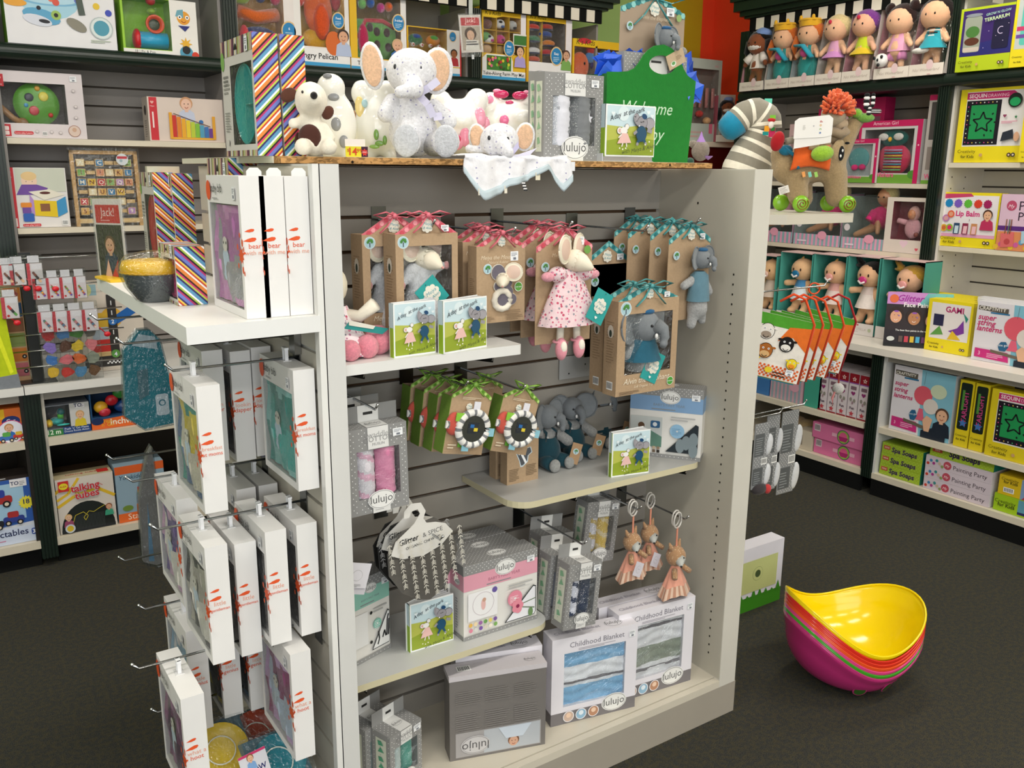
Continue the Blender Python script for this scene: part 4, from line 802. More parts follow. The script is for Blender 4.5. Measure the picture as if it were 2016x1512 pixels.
def arrowbib(lab,F,col,lines,s=1.0,group='patterned chew bibs on paper hangers'):
 t=thing('chew_bib',lab,'bib',F,group);w,h=.17*s,.15*s
 out=[(-.08,.03),(-.085,-.02),(-.062,-.07),(-.03,-.1),(0,-.112),(.03,-.1),(.062,-.06),(.085,-.02),(.075,.04),(.04,.075),(-.04,.07)]
 b=MB();b.prism([(x*s,z*s)for x,z in out],0,.005,col,col);b.obj('bib_cloth','fabric',t)
 m=MB();k=K(m,w,h,lambda u,v,o:((u-.5)*.17*s,-o,(v-.66)*.19*s))
 if lines:
  for i in range(8):
   for j in range(7):
    u,v=.06+.125*i,.1+.13*j+.04*(i%2)
    x,z=(u-.5)*.17,(v-.66)*.19
    if abs(x)>.078-max(0,-z-.02)*.62 or z<-.09:continue
    k.line([(u,v-.05),(u,v+.055)],.0013,lines);k.line([(u-.034,v+.028),(u,v+.056),(u+.034,v+.028)],.0013,lines);k.line([(u-.03,v-.06),(u,v-.035),(u+.03,v-.06)],.0011,lines);k.line([(u-.03,v-.04),(u,v-.015),(u+.03,v-.04)],.0011,lines);k.line([(u-.03,v-.02),(u,v+.005),(u+.03,v-.02)],.0011,lines)
 m.obj('arrow_print','card',t)if m.f else None
 b=MB();hp=[(-.075,.028),(-.05,.01),(0,.0),(.045,.008),(.078,.03),(.062,.055),(.04,.066),(.018,.072),(.012,.085),(.02,.1),(.012,.122),(-.012,.128),(-.03,.115),(-.033,.1),(-.02,.098),(-.014,.11),(.002,.11),(.006,.098),(-.012,.08),(-.03,.07),(-.06,.055)]
 b.prism([(x*s,z*s)for x,z in hp],-.004,-.0025,'#dcdad4');o=b.obj('paper_hanger','card',t)
 m=MB();k=K(m,.16*s,.1*s,lambda u,v,o:((u-.5)*.16*s,-.004-o,v*.1*s));k.text('Glitter',.32,.42,.018*s,'#1f1f1f',bold=.02,ital=.3);k.text('& SPICE',.68,.42,.015*s,'#6a6a6a');k.text('ORGANIC CHEW BIB',.52,.28,.009*s,'#333');k.circ(.28,.1,.0025,'#222');k.circ(.75,.12,.0025,'#222');m.obj('hanger_print','card',o)
 return t
a=on(833,1092,1,1.59);arrowbib('grey arrow patterned chew bib on a paper hanger, frontmost',fr(a,roll=-.14),'#5b5853','#d8d4c8')
a=on(812,1078,1,1.64);arrowbib('black chew bib on a paper hanger behind the grey arrow bib',fr(a,roll=-.16),'#1c1b1b','#a5a5a5',.98)
a=on(800,1072,1,1.69);arrowbib('rearmost dark chew bib of the paper hanger row',fr(a,roll=-.18),'#1c1b1b',None,.96)
p=on(706,1140,1,1.6);t=thing('paper_tag','small white paper tag with a round stamp beside the mint kit','tag',fr(p,roll=.3));b=MB();b.box(-.03,0,-.02,.022,.001,.035,'#dcdae0');b.box(-.03,.003,-.035,.024,.004,-.012,'#cdcbd2');b.obj('paper','card',t);m=MB();k=K(m,.05,.05,lambda u,v,o:(-.03+u*.05,-o,-.02+v*.05));k.ring(.5,.55,.012,'#999','#dcdae0',.0006);k.lines(.2,.05,.8,.2,3,'#aaa');m.obj('print','card',t)
def fox(lab,P,yaw=0,s=1.0,tagc=True):
 t=thing('fox_comforter',lab,'soft toy',fr(P,yaw),'peach fox comforters on white link rings')
 b=MB()
 def Q(u,v):
  a=2*math.pi*u;r=(.012+.038*v+.004*math.sin(a*8)*v)*s;return(r*math.cos(a),r*.6*math.sin(a),(.04-.075*v+.006*math.cos(a*3)*v)*s)
 b.grid(Q,32,6,'#d99d84',lambda u,v:'#e0a08a' if v<.6 else('#d9bda8' if int(u*32)%2 else '#b98b74'));b.obj('ruffled_skirt','fabric',t,True)
 b=MB();b.ball((0,0,.062*s),(.026*s,.024*s,.026*s),'#b08d6c',14,10)
 for sg in(-1,1):b.tube([(sg*.012*s,.004,.078*s),(sg*.022*s,.006,.1*s)],[.009*s,.002*s],'#b08d6c',8);b.tube([(sg*.016*s,-.01,.034*s),(sg*.032*s,-.024,.018*s)],.007*s,'#b08d6c',8)
 b.obj('head_and_arms',('fabric_spots','#a98462'),t,True)
 b=MB();b.tube([(-.006,-.014*s,.058*s),(-.02*s,-.03*s,.05*s)],[.016*s,.003*s],'#b9bbb6',10);b.ball((-.021*s,-.031*s,.05*s),.003*s,'#2a2a2a',6,5);b.ball((-.004*s,-.026*s,.066*s),.0022,'#222',6,5);b.obj('muzzle','fabric',t,True)
 b=MB();n=16;
 for k_,(ox,oy)in enumerate(((0,0),(.008,.012))):b.tube([(ox+.016*s*math.cos(6.283*i/n),oy,(.155+.02*math.sin(6.283*i/n))*s)for i in range(n)],.0024,'#cfccc6',6,True)
 b.obj('link_ring','gloss',t,True);b=MB();b.tube([(0,0,.088*s),(0,0,.137*s)],.0025,'#e0957c',6);b.obj('ribbon','satin',t)
 if tagc:b=MB();b.box(-.02,0,-.02,.016,.001,.018,'#d5d2dc');o=b.obj('swing_tag','card',t,M=Matrix.Translation((-.012,-.034,.0))@Matrix.Rotation(.5,4,'Y'));m=MB();k=K(m,.036,.038,lambda u,v,o_:(-.02+u*.036,-o_,-.02+v*.038));k.ring(.5,.5,.01,'#aaa','#d5d2dc',.0006);k.circ(.42,.52,.001,'#333',n=6);k.circ(.58,.52,.001,'#333',n=6);m.obj('tag_print','card',o)
 return t
for x,y,Y,lab,tg,s in((1243,1110,1.62,'left fox comforter of the three in the lower right of the unit',True,1.0),(1277,1092,1.66,'rear middle fox comforter of the three in the lower right',True,1.0),(1328,1140,1.59,'right fox comforter hanging lowest in front of the right inner panel',False,1.1)):
 a=on(x,y,1,Y);fox(lab,a,.2,s,tg)
def hook(lab,P,L,dirv,group=None,tip=True,up=.012,plate=True,label_only=None):
 t=thing('display_hook',lab,'hook',Matrix.Translation(P),group);d=Vector(dirv).normalized();b=MB()
 end=d*L;b.tube([(0,0,0),tuple(end),tuple(end+d*.012+Vector((0,0,up)))],.0026,'#b9bcbf',7);b.ball(end+d*.012+Vector((0,0,up)),.0034,'#dfe1e3',8,6);b.obj('rod','metal',t,True)
 if plate:c=MB();s=abs(d.x)>.5;c.box(*((-.002,-.018,-.05,.0,.018,.03)if s else(-.018,-.002,-.05,.018,.0,.03)),'#6f7274');c.obj('face_plate','metal',t)
 return t
ghk='chrome prong hooks on the inner slats'
for px,py,tipY,lab in((1008,460,1.575,'inner hook carrying the kraft teether boxes'),(1119,448,1.56,'inner hook carrying the mouse doll cards'),(1268,455,1.57,'inner hook with teal ribbon loops beside the metal plate'),(1370,440,1.6,'inner hook carrying the elephant cards by the right panel'),(850,445,1.6,'inner hook carrying the boxed mouse comforters'),(915,760,1.575,'inner hook carrying the left lime roofed cards'),(1027,768,1.58,'inner hook carrying the right lime roofed card'),(738,806,1.57,'inner hook carrying the pink swaddle box'),(866,1062,1.555,'inner hook of the paper hanger bibs'),(1147,1072,1.57,'inner hook carrying the navy swaddle box'),(1255,1003,1.6,'inner hook under the grey shelf above the yellow swaddle box'),(1348,1022,1.59,'inner hook carrying the fox comforters')):
 a=on(px,py,1,tipY);hook(lab,(a.x,UBK-.001,a.z),UBK-tipY,(0,-1,0),ghk)
p=on(1100,748,1,UBK-.004);t=MB();t.box(p.x,UBK-.006,p.z,p.x+.3,UBK-.004,p.z+.062,'#a9a9a8');
for i in range(5):t.box(p.x+.03+.055*i,UBK-.0066,p.z+.012+.02*(i%2),p.x+.034+.055*i,UBK-.006,p.z+.016+.02*(i%2),'#222')
tag(t.obj('metal_plate','satin'),'grey perforated metal plate on the back slats under the boxed elephants','plate')
# ==== goods on the top board
def TF(px,py,Y,z=None,yaw=-.57):
 """frame facing the shopper; k = metres per picture pixel at that spot"""
 p=on(px,py,1,Y);z=p.z if z is None else z;zc=(Vector((p.x,Y,z))-EYE).dot(RZ);return fr((p.x,Y,z),yaw),1742**-1*(RZ[0]*p.x+RZ[1]*Y+RZ[2]*(z-1.5))
TZ=BT+.0008
def disc(b,c,rx,rz,y,col,n=18,rot=0,th=0):
 pts=[]
 for i in range(n):a=6.2832*i/n;x,z=rx*math.cos(a),rz*math.sin(a);pts.append((c[0]+x*math.cos(rot)-z*math.sin(rot),y,c[1]+x*math.sin(rot)+z*math.cos(rot)))
 b.add(pts,(tuple(range(n)),),col)
def ear(parent,k,c,rx,rz,y,outer,inner,rot=0,kind='plush',name='ear'):
 b=MB();R=Matrix.Rotation(-rot,3,'Y');b.ball((c[0]*k,y*k,c[1]*k),(rx*k,9*k,rz*k),outer,16,10,R);o=b.obj(name,kind,parent,True)
 b=MB();b.ball((c[0]*k,(y-5.5)*k,c[1]*k),(rx*.8*k,5*k,rz*.86*k),inner,16,10,R);b.obj('ear_lining','plush',o,True);return o
STR=('#e2873c','#f3efe8','#c8452f','#f0cf52','#3b2f6b','#6f7fc8','#b8326e','#2b1d2a','#a8c24c','#ffffff','#5f9ac0','#2f2562','#b7c94d','#cf3f6a','#3a1d22')
def diag(k,pitch=.0056,slope=1.0,up=1):
 """diagonal stripes clipped to the face"""
 W_,H_=k.w,k.h;i=0;t=-W_*slope-pitch;k.n+=1;o=k.n*k.EPS
 while t<H_:
  c=STR[i%len(STR)];wd=pitch*(1.5 if i%5==0 else .8);i+=1
  poly=[(0,t),(W_,t+W_*slope),(W_,t+wd+W_*slope),(0,t+wd)]
  for lim,sg in((0,1),(H_,-1)):
   out=[]
   for q in range(len(poly)):
    a,b2=poly[q],poly[(q+1)%len(poly)];fa,fb=sg*(a[1]-lim),sg*(b2[1]-lim)
    if fa>=0:out.append(a)
    if fa*fb<0:s=fa/(fa-fb);out.append((a[0]+(b2[0]-a[0])*s,lim))
   poly=out
   if not poly:break
  if len(poly)>2:
   pts=[((x if up>0 else W_-x)/W_,y/H_)for x,y in poly];k.mb.add([k.fm(u,v,o)for u,v in pts],(tuple(range(len(pts))),),c)
  t+=wd
def thinstripes(k,b0,b1):
 x=0;i=0;k.n+=1;o=k.n*k.EPS;cs=('#b8a489','#8a4b35','#d9c7a5','#6f4a63','#b7b58b','#a3b7b4','#2f3350','#c9a98f','#94b36a','#d9d2c0','#6a2f3c')
 while x<1:e=min(1,x+.028);k.mb.add([k.fm(u,v,o)for u,v in((x,b0),(e,b0),(min(1,e+.03*(b1-b0)*4),b1),(min(1,x+.03*(b1-b0)*4),b1))],((0,1,2,3),),cs[(i*7)%11]);x=e;i+=1
def plate_box(lab,F,w,h,d,plate='#22a6a0',group='striped silicone plate boxes',side='R',up=1):
 """window face is the local front, the striped side is on the right"""
 t=thing('plate_box',lab,'box',F,group);win=(.28,.1,.95,.78);carton(t,w,h,d,'#cfccc6',win,'#4b4642',kind='card')
 b=MB();cx,cz=w*.615,h*.44;a_,c_=w*.315,h*.335
 def P(u,v):an=6.2832*u;r=v;return(cx+a_*r*math.cos(an),.006+.016*(1-r*r*r),cz+c_*r*math.sin(an))
 b.grid(P,32,6,plate);b.tube([P(i/40,1)for i in range(41)],.0016,plate,6)
 o=b.obj('plate','satin',t,True);b=MB();b.box(cx-.001,.006,cz-c_*.95,cx+.001,.02,cz+c_*.95,plate);b.box(cx,.006,cz-.001,cx+a_*.95,.02,cz+.001,plate);b.obj('divider','satin',o)
 def Fp(k):
  thinstripes(k,.86,1);thinstripes(k,0,.05);k.poly(((.45,.9),(.55,.9),(.53,.94),(.5,.955),(.47,.94)),'#121212');k.circ(.06,.83,w*.06,'#7fae5a',w*.09);k.lines(.05,.55,.26,.72,5,'#9a9893',.5);k.text('SET OF 2',.15,.68,.007,'#6b6b6b');k.text('SILICONE',.15,.645,.0065,'#555');k.text('PLATES',.15,.615,.0065,'#555');k.lines(.06,.22,.24,.4,8,'#8a8883',.35);k.ring(.14,.12,.004,'#777','#cfccc6',.0008,.006);k.sticker(.85,.92,.018,.026)
 prints(t,w,h,d,{'F':Fp,side:lambda k:diag(k,up=up),'T':lambda k:diag(k)});return t
a=on(508,300,1,1.705)
hh=zat(a,508,63)-BT;ww=.155
def leftbox(lab,px,pyt,Y,hgt,w,d,z,plate='#22a6a0',yaw=None):
 a=on(px,300,1,Y);M=fr((a.x,Y+w,z),R90);return plate_box(lab,M,w,hgt,d,plate)
leftbox('tall striped box with turquoise divided plate on the chipboard, left one',508,63,1.705,hh,.2,.048,TZ)
leftbox('tall striped plate box next to the puppy, right one',561,63,1.705,hh,.2,.048,TZ,'#c23a7a')
F,k_=TF(822,312,1.745,TZ);t=thing('plush_elephant','big white plush elephant with lavender dots and peach ears on the top board','soft toy',F)
def S(x,z,y=0):return(x*k_,y*k_,z*k_)
WD='#ececf0'
blob('body',[('c',S(-8,50,5),S(-10,95,10),50*k_,34*k_),('s',S(-8,162,0),(51*k_,48*k_,44*k_)),('c',S(-48,108,-6),S(-58,82,-30),15*k_,17*k_),('c',S(34,100,-5),S(64,70,-30),14*k_,17*k_),('c',S(-8,138,-32),S(4,124,-64),25*k_,17*k_),('c',S(4,124,-64),S(-24,118,-78),16*k_,12*k_)],('plush_dots',WD),t,.0045,it=8)
for sx,sz,ex,ez,lab_ in((-28,26,-14,32,0),(38,24,60,30,1)):
 b=MB();b.tube([S(sx*.8,26,-10),S(ex*.9,30,-55),S(ex,31,-78)],[22*k_,25*k_,27*k_],WD,16);o=b.obj('leg',('plush_dots',WD),t,True);b=MB();b.ball(S(ex,31,-80),(24*k_,6*k_,30*k_),'#d3d6dc',18,10);b.obj('foot_sole','plush',o,True)
ear(t,k_,(-84,172),23,45,2,'#ebebef','#ecc3a0',.12);ear(t,k_,(40,164),31,44,0,'#ebebef','#ecc3a0',-.12)
b=MB();b.ball(S(-36,167,-37),(3.4*k_,3*k_,5*k_),'#26262b',10,8);b.ball(S(12,165,-40),(3*k_,3*k_,5*k_),'#26262b',10,8);b.obj('eyes','gloss',t,True)
b=MB();
for pts in(([S(6,118,-50),S(28,128,-55),S(46,142,-52)]),([S(8,116,-50),S(26,98,-58),S(36,76,-55),S(52,78,-50)])):
 for q in range(len(pts)-1):
  p0,p1=Vector(pts[q]),Vector(pts[q+1]);nn=Vector((-(p1-p0).z,0,(p1-p0).x)).normalized()*7*k_;b.quad(p0+nn,p1+nn,p1-nn,p0-nn,'#c9c6dd')
b.obj('ribbon','satin',t,solid=.0006)
F,k_=TF(620,308,1.668,TZ);t=thing('plush_puppy','small cream plush puppy with brown ears and belly patch beside the striped boxes','soft toy',F)
CR='#e6dfce'
blob('body',[('c',S(-2,28,0),S(-4,62,2),30*k_,20*k_),('s',S(-2,104,-4),(32*k_,30*k_,36*k_)),('c',S(0,100,-20),S(10,104,-42),24*k_,14*k_),('c',S(-16,68,-10),S(-34,60,-26),9*k_,11*k_),('c',S(20,60,0),S(34,34,-6),8*k_,10*k_),('c',S(-12,16,-10),S(-14,17,-42),14*k_,17*k_),('c',S(20,14,-6),S(34,17,-28),12*k_,16*k_)],('fabric',CR),t,.004,it=7)
b=MB();b.ball(S(-4,36,-22),(22*k_,10*k_,24*k_),'#4a2c24',14,10);b.obj('belly_patch','fabric',t,True)
for c,rx,rz,rot in(((-44,114),17,13,.5),((30,82),11,14,-.6)):
 b=MB();b.ball(S(c[0],c[1],-8),(rx*k_,5*k_,rz*k_),'#5a382c',14,8,Matrix.Rotation(-rot,3,'Y'));b.obj('ear','fabric',t,True)
b=MB();b.ball(S(14,110,-56),(7*k_,5*k_,7*k_),'#1d1a1c',12,8);b.obj('nose','plush',t,True)
b=MB();b.ball(S(-12,118,-33),(2.4*k_,1.5*k_,3*k_),'#2b2624',8,6);b.obj('eye','gloss',t,True);b=MB();b.ball(S(-34,24,14),(8*k_,8*k_,22*k_),'#4a2c24',10,8);b.obj('tail','fabric',t,True)
def bank(lab,px,py,Y,parts,decor,yaw=-.57):
 F,k_=TF(px,py,Y,TZ,yaw);t=thing('china_bank',lab,'money bank',F,None)
 blob('bank_body',[('s',(x*k_,y*k_,z*k_),(rx*k_,ry*k_,rz*k_))for x,y,z,rx,ry,rz in parts],('china','#eeede6'),t,.005,it=10)
 for nm,items in decor:
  b=MB()
  for x,y,z,rx,ry,rz,c in items:b.ball((x*k_,y*k_,z*k_),(rx*k_,ry*k_,rz*k_),c,14,8)
  b.obj(nm,'china',t,True)
 return t
bank('white china bank with grey spots behind the puppy',664,309,1.84,((0,0,62,40,40,64),(-6,-6,132,28,28,26),(-16,-12,8,12,14,14),(18,-8,8,12,14,14)),(('spots',((6,-37,62,10,4,13,'#8f9194'),(2,-28,112,11,4,7,'#8f9194'),(20,-35,30,9,4,12,'#8f9194'),(-8,-30,150,9,3,5,'#77797c'),(-25,-28,90,8,5,10,'#8f9194'))),))
bank('round white china bank with green leaf sprig left of the elephant',750,309,1.88,((-4,0,62,52,46,58),(-32,-8,122,22,22,26),(14,-6,124,24,24,24),(-22,-10,6,14,15,12),(20,-10,6,14,15,12)),(('monkey_relief',((-34,-34,96,9,4,19,'#e7d08a'),(-24,-36,102,6,4,8,'#a7c9cf'),(-46,-24,70,4,4,20,'#b8835a'))),('leaf_sprig',((-2,-47,44,5,2,10,'#6f9a45'),(4,-48,28,9,2,5,'#6f9a45'),(-6,-47,22,10,2,4,'#86ad52'),(14,-46,34,4,2,9,'#6f9a45')))))
bank('pink and white china bank with ladybird flowers right of the elephant',905,303,1.86,((0,0,62,56,50,54),(-36,0,110,22,20,22),(34,0,112,24,22,24),(4,-46,72,24,14,15)),(('flowers',((-30,-36,86,18,8,10,'#e79ab0'),(40,-30,78,12,8,20,'#e79ab0'),(-14,-48,40,10,4,18,'#e58fa8'),(12,-49,42,10,4,18,'#e58fa8'),(-2,-50,32,12,4,14,'#e58fa8'),(-24,-40,92,4,5,3,'#b02f35'),(0,-53,38,5,4,6,'#c8405f'),(52,-14,66,8,10,16,'#e79ab0'))),))
bank('white china bank with pink dots and magenta bow behind the blanket elephant',1008,300,1.87,((0,0,62,58,50,54),(-42,0,108,22,20,22),(40,0,110,22,20,22),(20,-46,80,22,14,16)),(('dots',((-16,-47,74,9,4,10,'#e4709c'),(-45,-18,114,9,9,8,'#e98fb0'),(46,-32,58,8,5,10,'#d8437a'),(44,-30,22,8,5,10,'#e4709c'),(-40,-34,40,8,5,9,'#e4709c'),(-6,-26,108,8,4,4,'#c83a6a'))),('bow',((-22,-14,124,15,6,8,'#c22f5f'),(14,-14,122,15,6,8,'#c22f5f'),(-30,-14,130,8,5,4,'#e88aa8'),(26,-14,128,6,5,4,'#e88aa8')))))
F,k_=TF(703,311,1.66,TZ,-.05);t=thing('price_sign','yellow price sign reading 14.99 in front of the china banks','sign',F)
w_,h_=46*k_,20*k_;b=MB();b.box(-w_/2,0,0,w_/2,.0015,h_,'#d9cc2c');b.box(-w_/2,.002,h_+.0,w_*.4,.003,h_+14*k_,'#e6ddd4');b.obj('card','card',t)
m=MB();k=K(m,w_,h_,lambda u,v,o:((u-.5)*w_,-o,v*h_));k.rect(.7,0,1,1,'#3a1530');k.star(.85,.45,h_*.38,'#c8352f',7,.6);k.text('14',.33,.18,h_*1.0,'#c8401f',bold=.02);k.text('.99',.58,.42,h_*.55,'#c8401f');k.text('$',.1,.5,h_*.4,'#c8401f');k.text('ONLY',.85,.4,h_*.2,'#ffe0d8');m.obj('print','card',t)
F,k_=TF(985,316,1.70,TZ);t=thing('elephant_comforter','dotted elephant comforter blanket with blue satin border draped over the board edge','soft toy',F)
blob('head',[('s',S(-2,36,-4),(39*k_,34*k_,34*k_)),('c',S(4,26,-30),S(16,12,-52),18*k_,11*k_),('c',S(-40,18,0),S(-62,20,-6),9*k_,9*k_)],('plush_dots',WD),t,.004,it=7)
ear(t,k_,(-45,42),18,27,6,'#ebebef','#ecc3a0',.15);ear(t,k_,(48,44),20,28,6,'#ebebef','#ecc3a0',-.12)
b=MB();b.ball(S(-22,40,-35),(3*k_,2*k_,4.5*k_),'#26262b',10,8);b.ball(S(14,38,-35),(3*k_,2*k_,4.5*k_),'#26262b',10,8);b.obj('eyes','gloss',t,True)
b=MB();b.add([S(8,0,-46),S(34,34,-40),S(36,22,-42),S(18,0,-47)],((0,1,2,3),),'#b9b4d6');b.add([S(18,4,-47),S(70,22,-42),S(56,8,-46)],((0,1,2),),'#d4d2e6');b.obj('ribbon','satin',t,solid=.0006)
t.matrix_world=F
xa=on(915,310,1,1.645).x;xb=on(1118,316,1,1.645).x
def drop(u):return(.012+.05*max(0,1-abs(u-.14)/.2)+.052*max(0,1-abs(u-.32)/.3)+.028*max(0,1-abs(u-.6)/.22)+.055*max(0,1-abs(u-.93)/.16))*1.0
def Cw(u,v):
 x=xa+(xb-xa)*u;L_=.075+drop(u);s=v*L_
 if s<.06:y,z=1.706-s,BT+.008+.004*math.sin(u*14)
 elif s<.075:f=(s-.06)/.015;y,z=1.646-.006*f,BT+.008-.006*f
 else:y,z=1.640+.006*math.sin(u*22+v),BT+.002-(s-.075)
 return(x+.004*math.sin(v*5+u*9),y-.004*abs(math.sin(u*11)),z)
b=MB();b.grid(Cw,60,24,WD);Mi=F.inverted();o=b.obj('blanket',('fabric_dots',WD),t,True,Mi,solid=.0016)
b=MB();b.grid(lambda u,v:tuple(Vector(Cw(u,.9+.13*v))+Vector((0,-.0022,0))),60,3,'#bfcfd6');b.obj('satin_border','satin',t,True,Mi,solid=.0012)
for u,c,wd,ln in((.1,'#e6e0cf',.008,.01),(.34,'#e6e0cf',.007,.012),(.5,'#d8d8d4',.009,.026),(.66,'#e3dcc4',.012,.012)):
 p=Vector(Cw(u,1.0));b=MB()
 if c=='#d8d8d4':
  for q in range(6):b.box(p.x+q*.0012,p.y-.004,p.z-.004-q*.003,p.x+wd+q*.0012,p.y-.003,p.z-.001-q*.003,'#26282c' if q%2 else '#e8e8e8')
 else:b.box(p.x,p.y-.004,p.z-ln,p.x+wd,p.y-.003,p.z+.004,c)
 b.obj('loop_tab','fabric',t,M=Mi)
p=on(1112,322,1,1.64);b=MB();b.box(p.x,1.636,p.z-.016,p.x+.026,1.637,p.z+.004,'#e4e6ea');b.box(p.x+.002,1.638,p.z-.026,p.x+.018,1.639,p.z-.014,'#bcd4e6');o=b.obj('care_label','fabric',t,M=Mi)
a0,a1=on(1070,316,1,1.67),on(1184,318,1,1.67);h_=zat(Vector((a0.x,1.67,0)),1070,141)-BT
sb=swaddle('white and grey star swaddle box standing on the top board',fr((a0.x,1.67,TZ)),a1.x-a0.x,h_,.04,'#dcdde6','#7d8083',gsw,tab=0,accent='#8fb58f')
w_=a1.x-a0.x;m=MB();k=K(m,w_,h_,lambda u,v,o:(u*w_,.0005-o,v*h_));k.star(.76,.5,.012,'#d5d6dc');k.star(.4,.36,.01,'#8a8d90');k.star(.27,.6,.011,'#a7aab0');o=m.obj('star_print','fabric',sb)
a0b=on(1058,310,1,1.72);swaddle('dotted swaddle box right behind the star one, its hang tab showing',fr((a0b.x,1.72,TZ)),w_*.96,h_*1.035,.04,'#dcdde6','#7d8083',gsw,tab=.003)
a0,a1=on(1190,306,1,1.655),on(1287,306,1,1.655);zb=on(1190,305,1,1.655).z
t=thing('book_stand','small grey plastic book stand at the board edge under the picture book','stand',fr((a0.x-.006,1.652,BT+.0008)));w_=a1.x-a0.x;b=MB();b.box(0,0,0,w_+.002,.03,.0015,'#b9b8b4');b.box(-.004,-.001,-.0,-.001,.03,.018,'#c9ccd0');b.box(.002,.002,.0015,w_,.022,.011,'#9d9893');b.obj('stand_body','satin',t)
h_=zat(Vector((a0.x,1.655,0)),1190,204)-(BT+.012);book('picture book on the grey stand in front of the green gift bag',fr((a0.x,1.655,BT+.0122)),w_,h_,0)
from mathutils.geometry import tessellate_polygon
YG=1.72
gl,gr_=on(1190,300,1,YG).x,on(1357,300,1,YG).x;wG=gr_-gl
t=thing('gift_bag','green felt gift bag reading Welcome baby, stuffed with blue tissue','bag',fr((gl,YG,TZ)))
sG=wG/167.
out=[(0,0),(0,122),(20,123),(38,125),(50,130),(58,138),(66,149),(75,157),(86,163),(104,166),(120,162),(131,155),(139,146),(146,135),(155,126),(172,119),(163,0)];hole=[(103+26*math.cos(6.2832*i/20),138+13*math.sin(6.2832*i/20))for i in range(20)]
def felt(y,nm):
 b=MB();o3=[Vector((x*sG,z*sG,0))for x,z in out];h3=[Vector((x*sG,z*sG,0))for x,z in reversed(hole)];allp=o3+h3
 b.add([(p.x,y,p.y)for p in allp],[tuple(f)for f in tessellate_polygon([o3,h3])],'#1d7a2c');return b.obj(nm,'fabric',t,solid=.003)
felt(0,'front_panel');felt(.075,'rear_panel');b=MB();b.box(-.001,.002,0,.001,.073,120*sG,'#1b7029');b.box(163*sG,.002,0,165*sG,.073,112*sG,'#1b7029');b.box(0,.002,0,wG,.073,.002,'#1b7029');b.obj('gusset','fabric',t)
m=MB();k=K(m,wG,124*sG,lambda u,v,o:(u*wG,-.0018-o,v*124*sG));k.text('Welcome',.47,.55,.043,'#bfe0c0',bold=.0,ital=.35,fit=1.0);k.text('baby',.52,.25,.046,'#bfe0c0',ital=.35);m.obj('lettering','satin',t)
rn=random.Random(5)
def tissue(lab,cx,cz,rx,rz,y,seed):
 rn=random.Random(seed);b=MB();n=9
 for leaf in range(9):
  a0=rn.uniform(0,6.28);c0=(cx+rn.uniform(-rx,rx)*.4,y+rn.uniform(-.012,.012),cz+rn.uniform(-rz,rz)*.3)
  pts=[c0]+[(c0[0]+rx*rn.uniform(.4,1)*math.cos(a0+i*1.1),c0[1]+rn.uniform(-.018,.018),c0[2]+rz*rn.uniform(.4,1)*math.sin(a0+i*1.1))for i in range(5)]
  b.add(pts,((0,1,2),(0,2,3),(0,3,4),(0,4,5)),rn.choice(('#1f4fc8','#2a5fd8','#17409f','#3568e0')))
 return b.obj('tissue_paper','satin',t,solid=.0004)
tissue('',22*sG,130*sG,40*sG,26*sG,.03,3);tissue('',60*sG,140*sG,30*sG,18*sG,.035,8);tissue('',160*sG,128*sG,26*sG,30*sG,.03,12);tissue('',172*sG,108*sG,26*sG,26*sG,.012,21);tissue('',110*sG,135*sG,34*sG,16*sG,.045,31)
xa_,xb_=on(1219,100,1,YG+.05).x,on(1345,100,1,YG+.05).x;wk=xb_-xa_;ztop=on(1282,-14,1,YG+.05).z;zbot=BT+.02
t2=thing('elephant_toy_card','tall kraft card with grey elephant and teal dotted roof rising from the gift bag','soft toy',fr((xa_,YG+.05,zbot)))
hk=ztop-zbot;k,m=roofcard(t2,wk,hk,.04,'#a3907c',TEALS,y=0,th=.0015);vv=lambda py:(on(1282,py,1,YG+.05).z-zbot)/hk
badge(k,.5,vv(18),.016);k.sticker(.74,vv(20),.026,.02);treelogo(k,.12,vv(57),.0105);k.circ(.87,vv(30),.009,'#8fae6a');k.text('Alvin the Elephant',.5,vv(40),.013,'#c9b9a0',ital=.3,fit=.55);m.obj('card_print','card',t2)
ele_head(t2,(wk*.56,-.03,vv(78)*hk),.044*1.15,yaw=.3,cap='#34608c');b=MB();b.ball((wk*.93,-.012,vv(98)*hk),(.014,.012,.013),'#9a9b9c',12,8);b.tube([(wk*.7,-.008,vv(100)*hk),(wk*.9,-.01,vv(98)*hk)],.012,'#9a9b9c',10);b.obj('arm','plush',t2,True)
bow(t2,wk/2,hk-.012,wk*.42,TEALS[0])
tp=vv(118)*hk;b=MB();b.box(-.03,0,-.018,.03,.001,.018,'#bfa98c');o=b.obj('swing_tag','matte_kraft',t2,M=Matrix.Translation((wk*.66,-.052,tp))@Matrix.Rotation(-.45,4,'Y'));m=MB();k=K(m,.06,.036,lambda u,v,o_:(-.03+u*.06,-o_,-.018+v*.036));k.circ(.3,.3,.009,'#dfe6dc',.006);k.circ(.3,.33,.006,'#5f9a5a',.004);k.lines(.5,.4,.85,.7,4,'#8f7a5f');m.obj('tag_print','card',o)
xq=on(1219,130,1,YG+.028).x;zt_=on(1219,101,1,YG+.028).z
t3=thing('swaddle_box','grey dotted swaddle box with slot tab sticking out of the gift bag','box',fr((xq,YG+.012,BT+.05)),gsw);ww_,hh_=wk*.98,zt_-BT-.05;carton(t3,ww_,hh_,.03,GREYP);prints(t3,ww_,hh_,.03,{'F':lambda k:(k.dots(0,0,1,1,.0125,.0011,'#eee'),k.rect(.3,0,.68,1,'#d6d5d2'),k.rect(.42,.9,.58,.925,'#2a2a2a'),k.text('COTTON',.55,.55,.013,'#999'),k.sticker(.87,.6,.02,.016))})
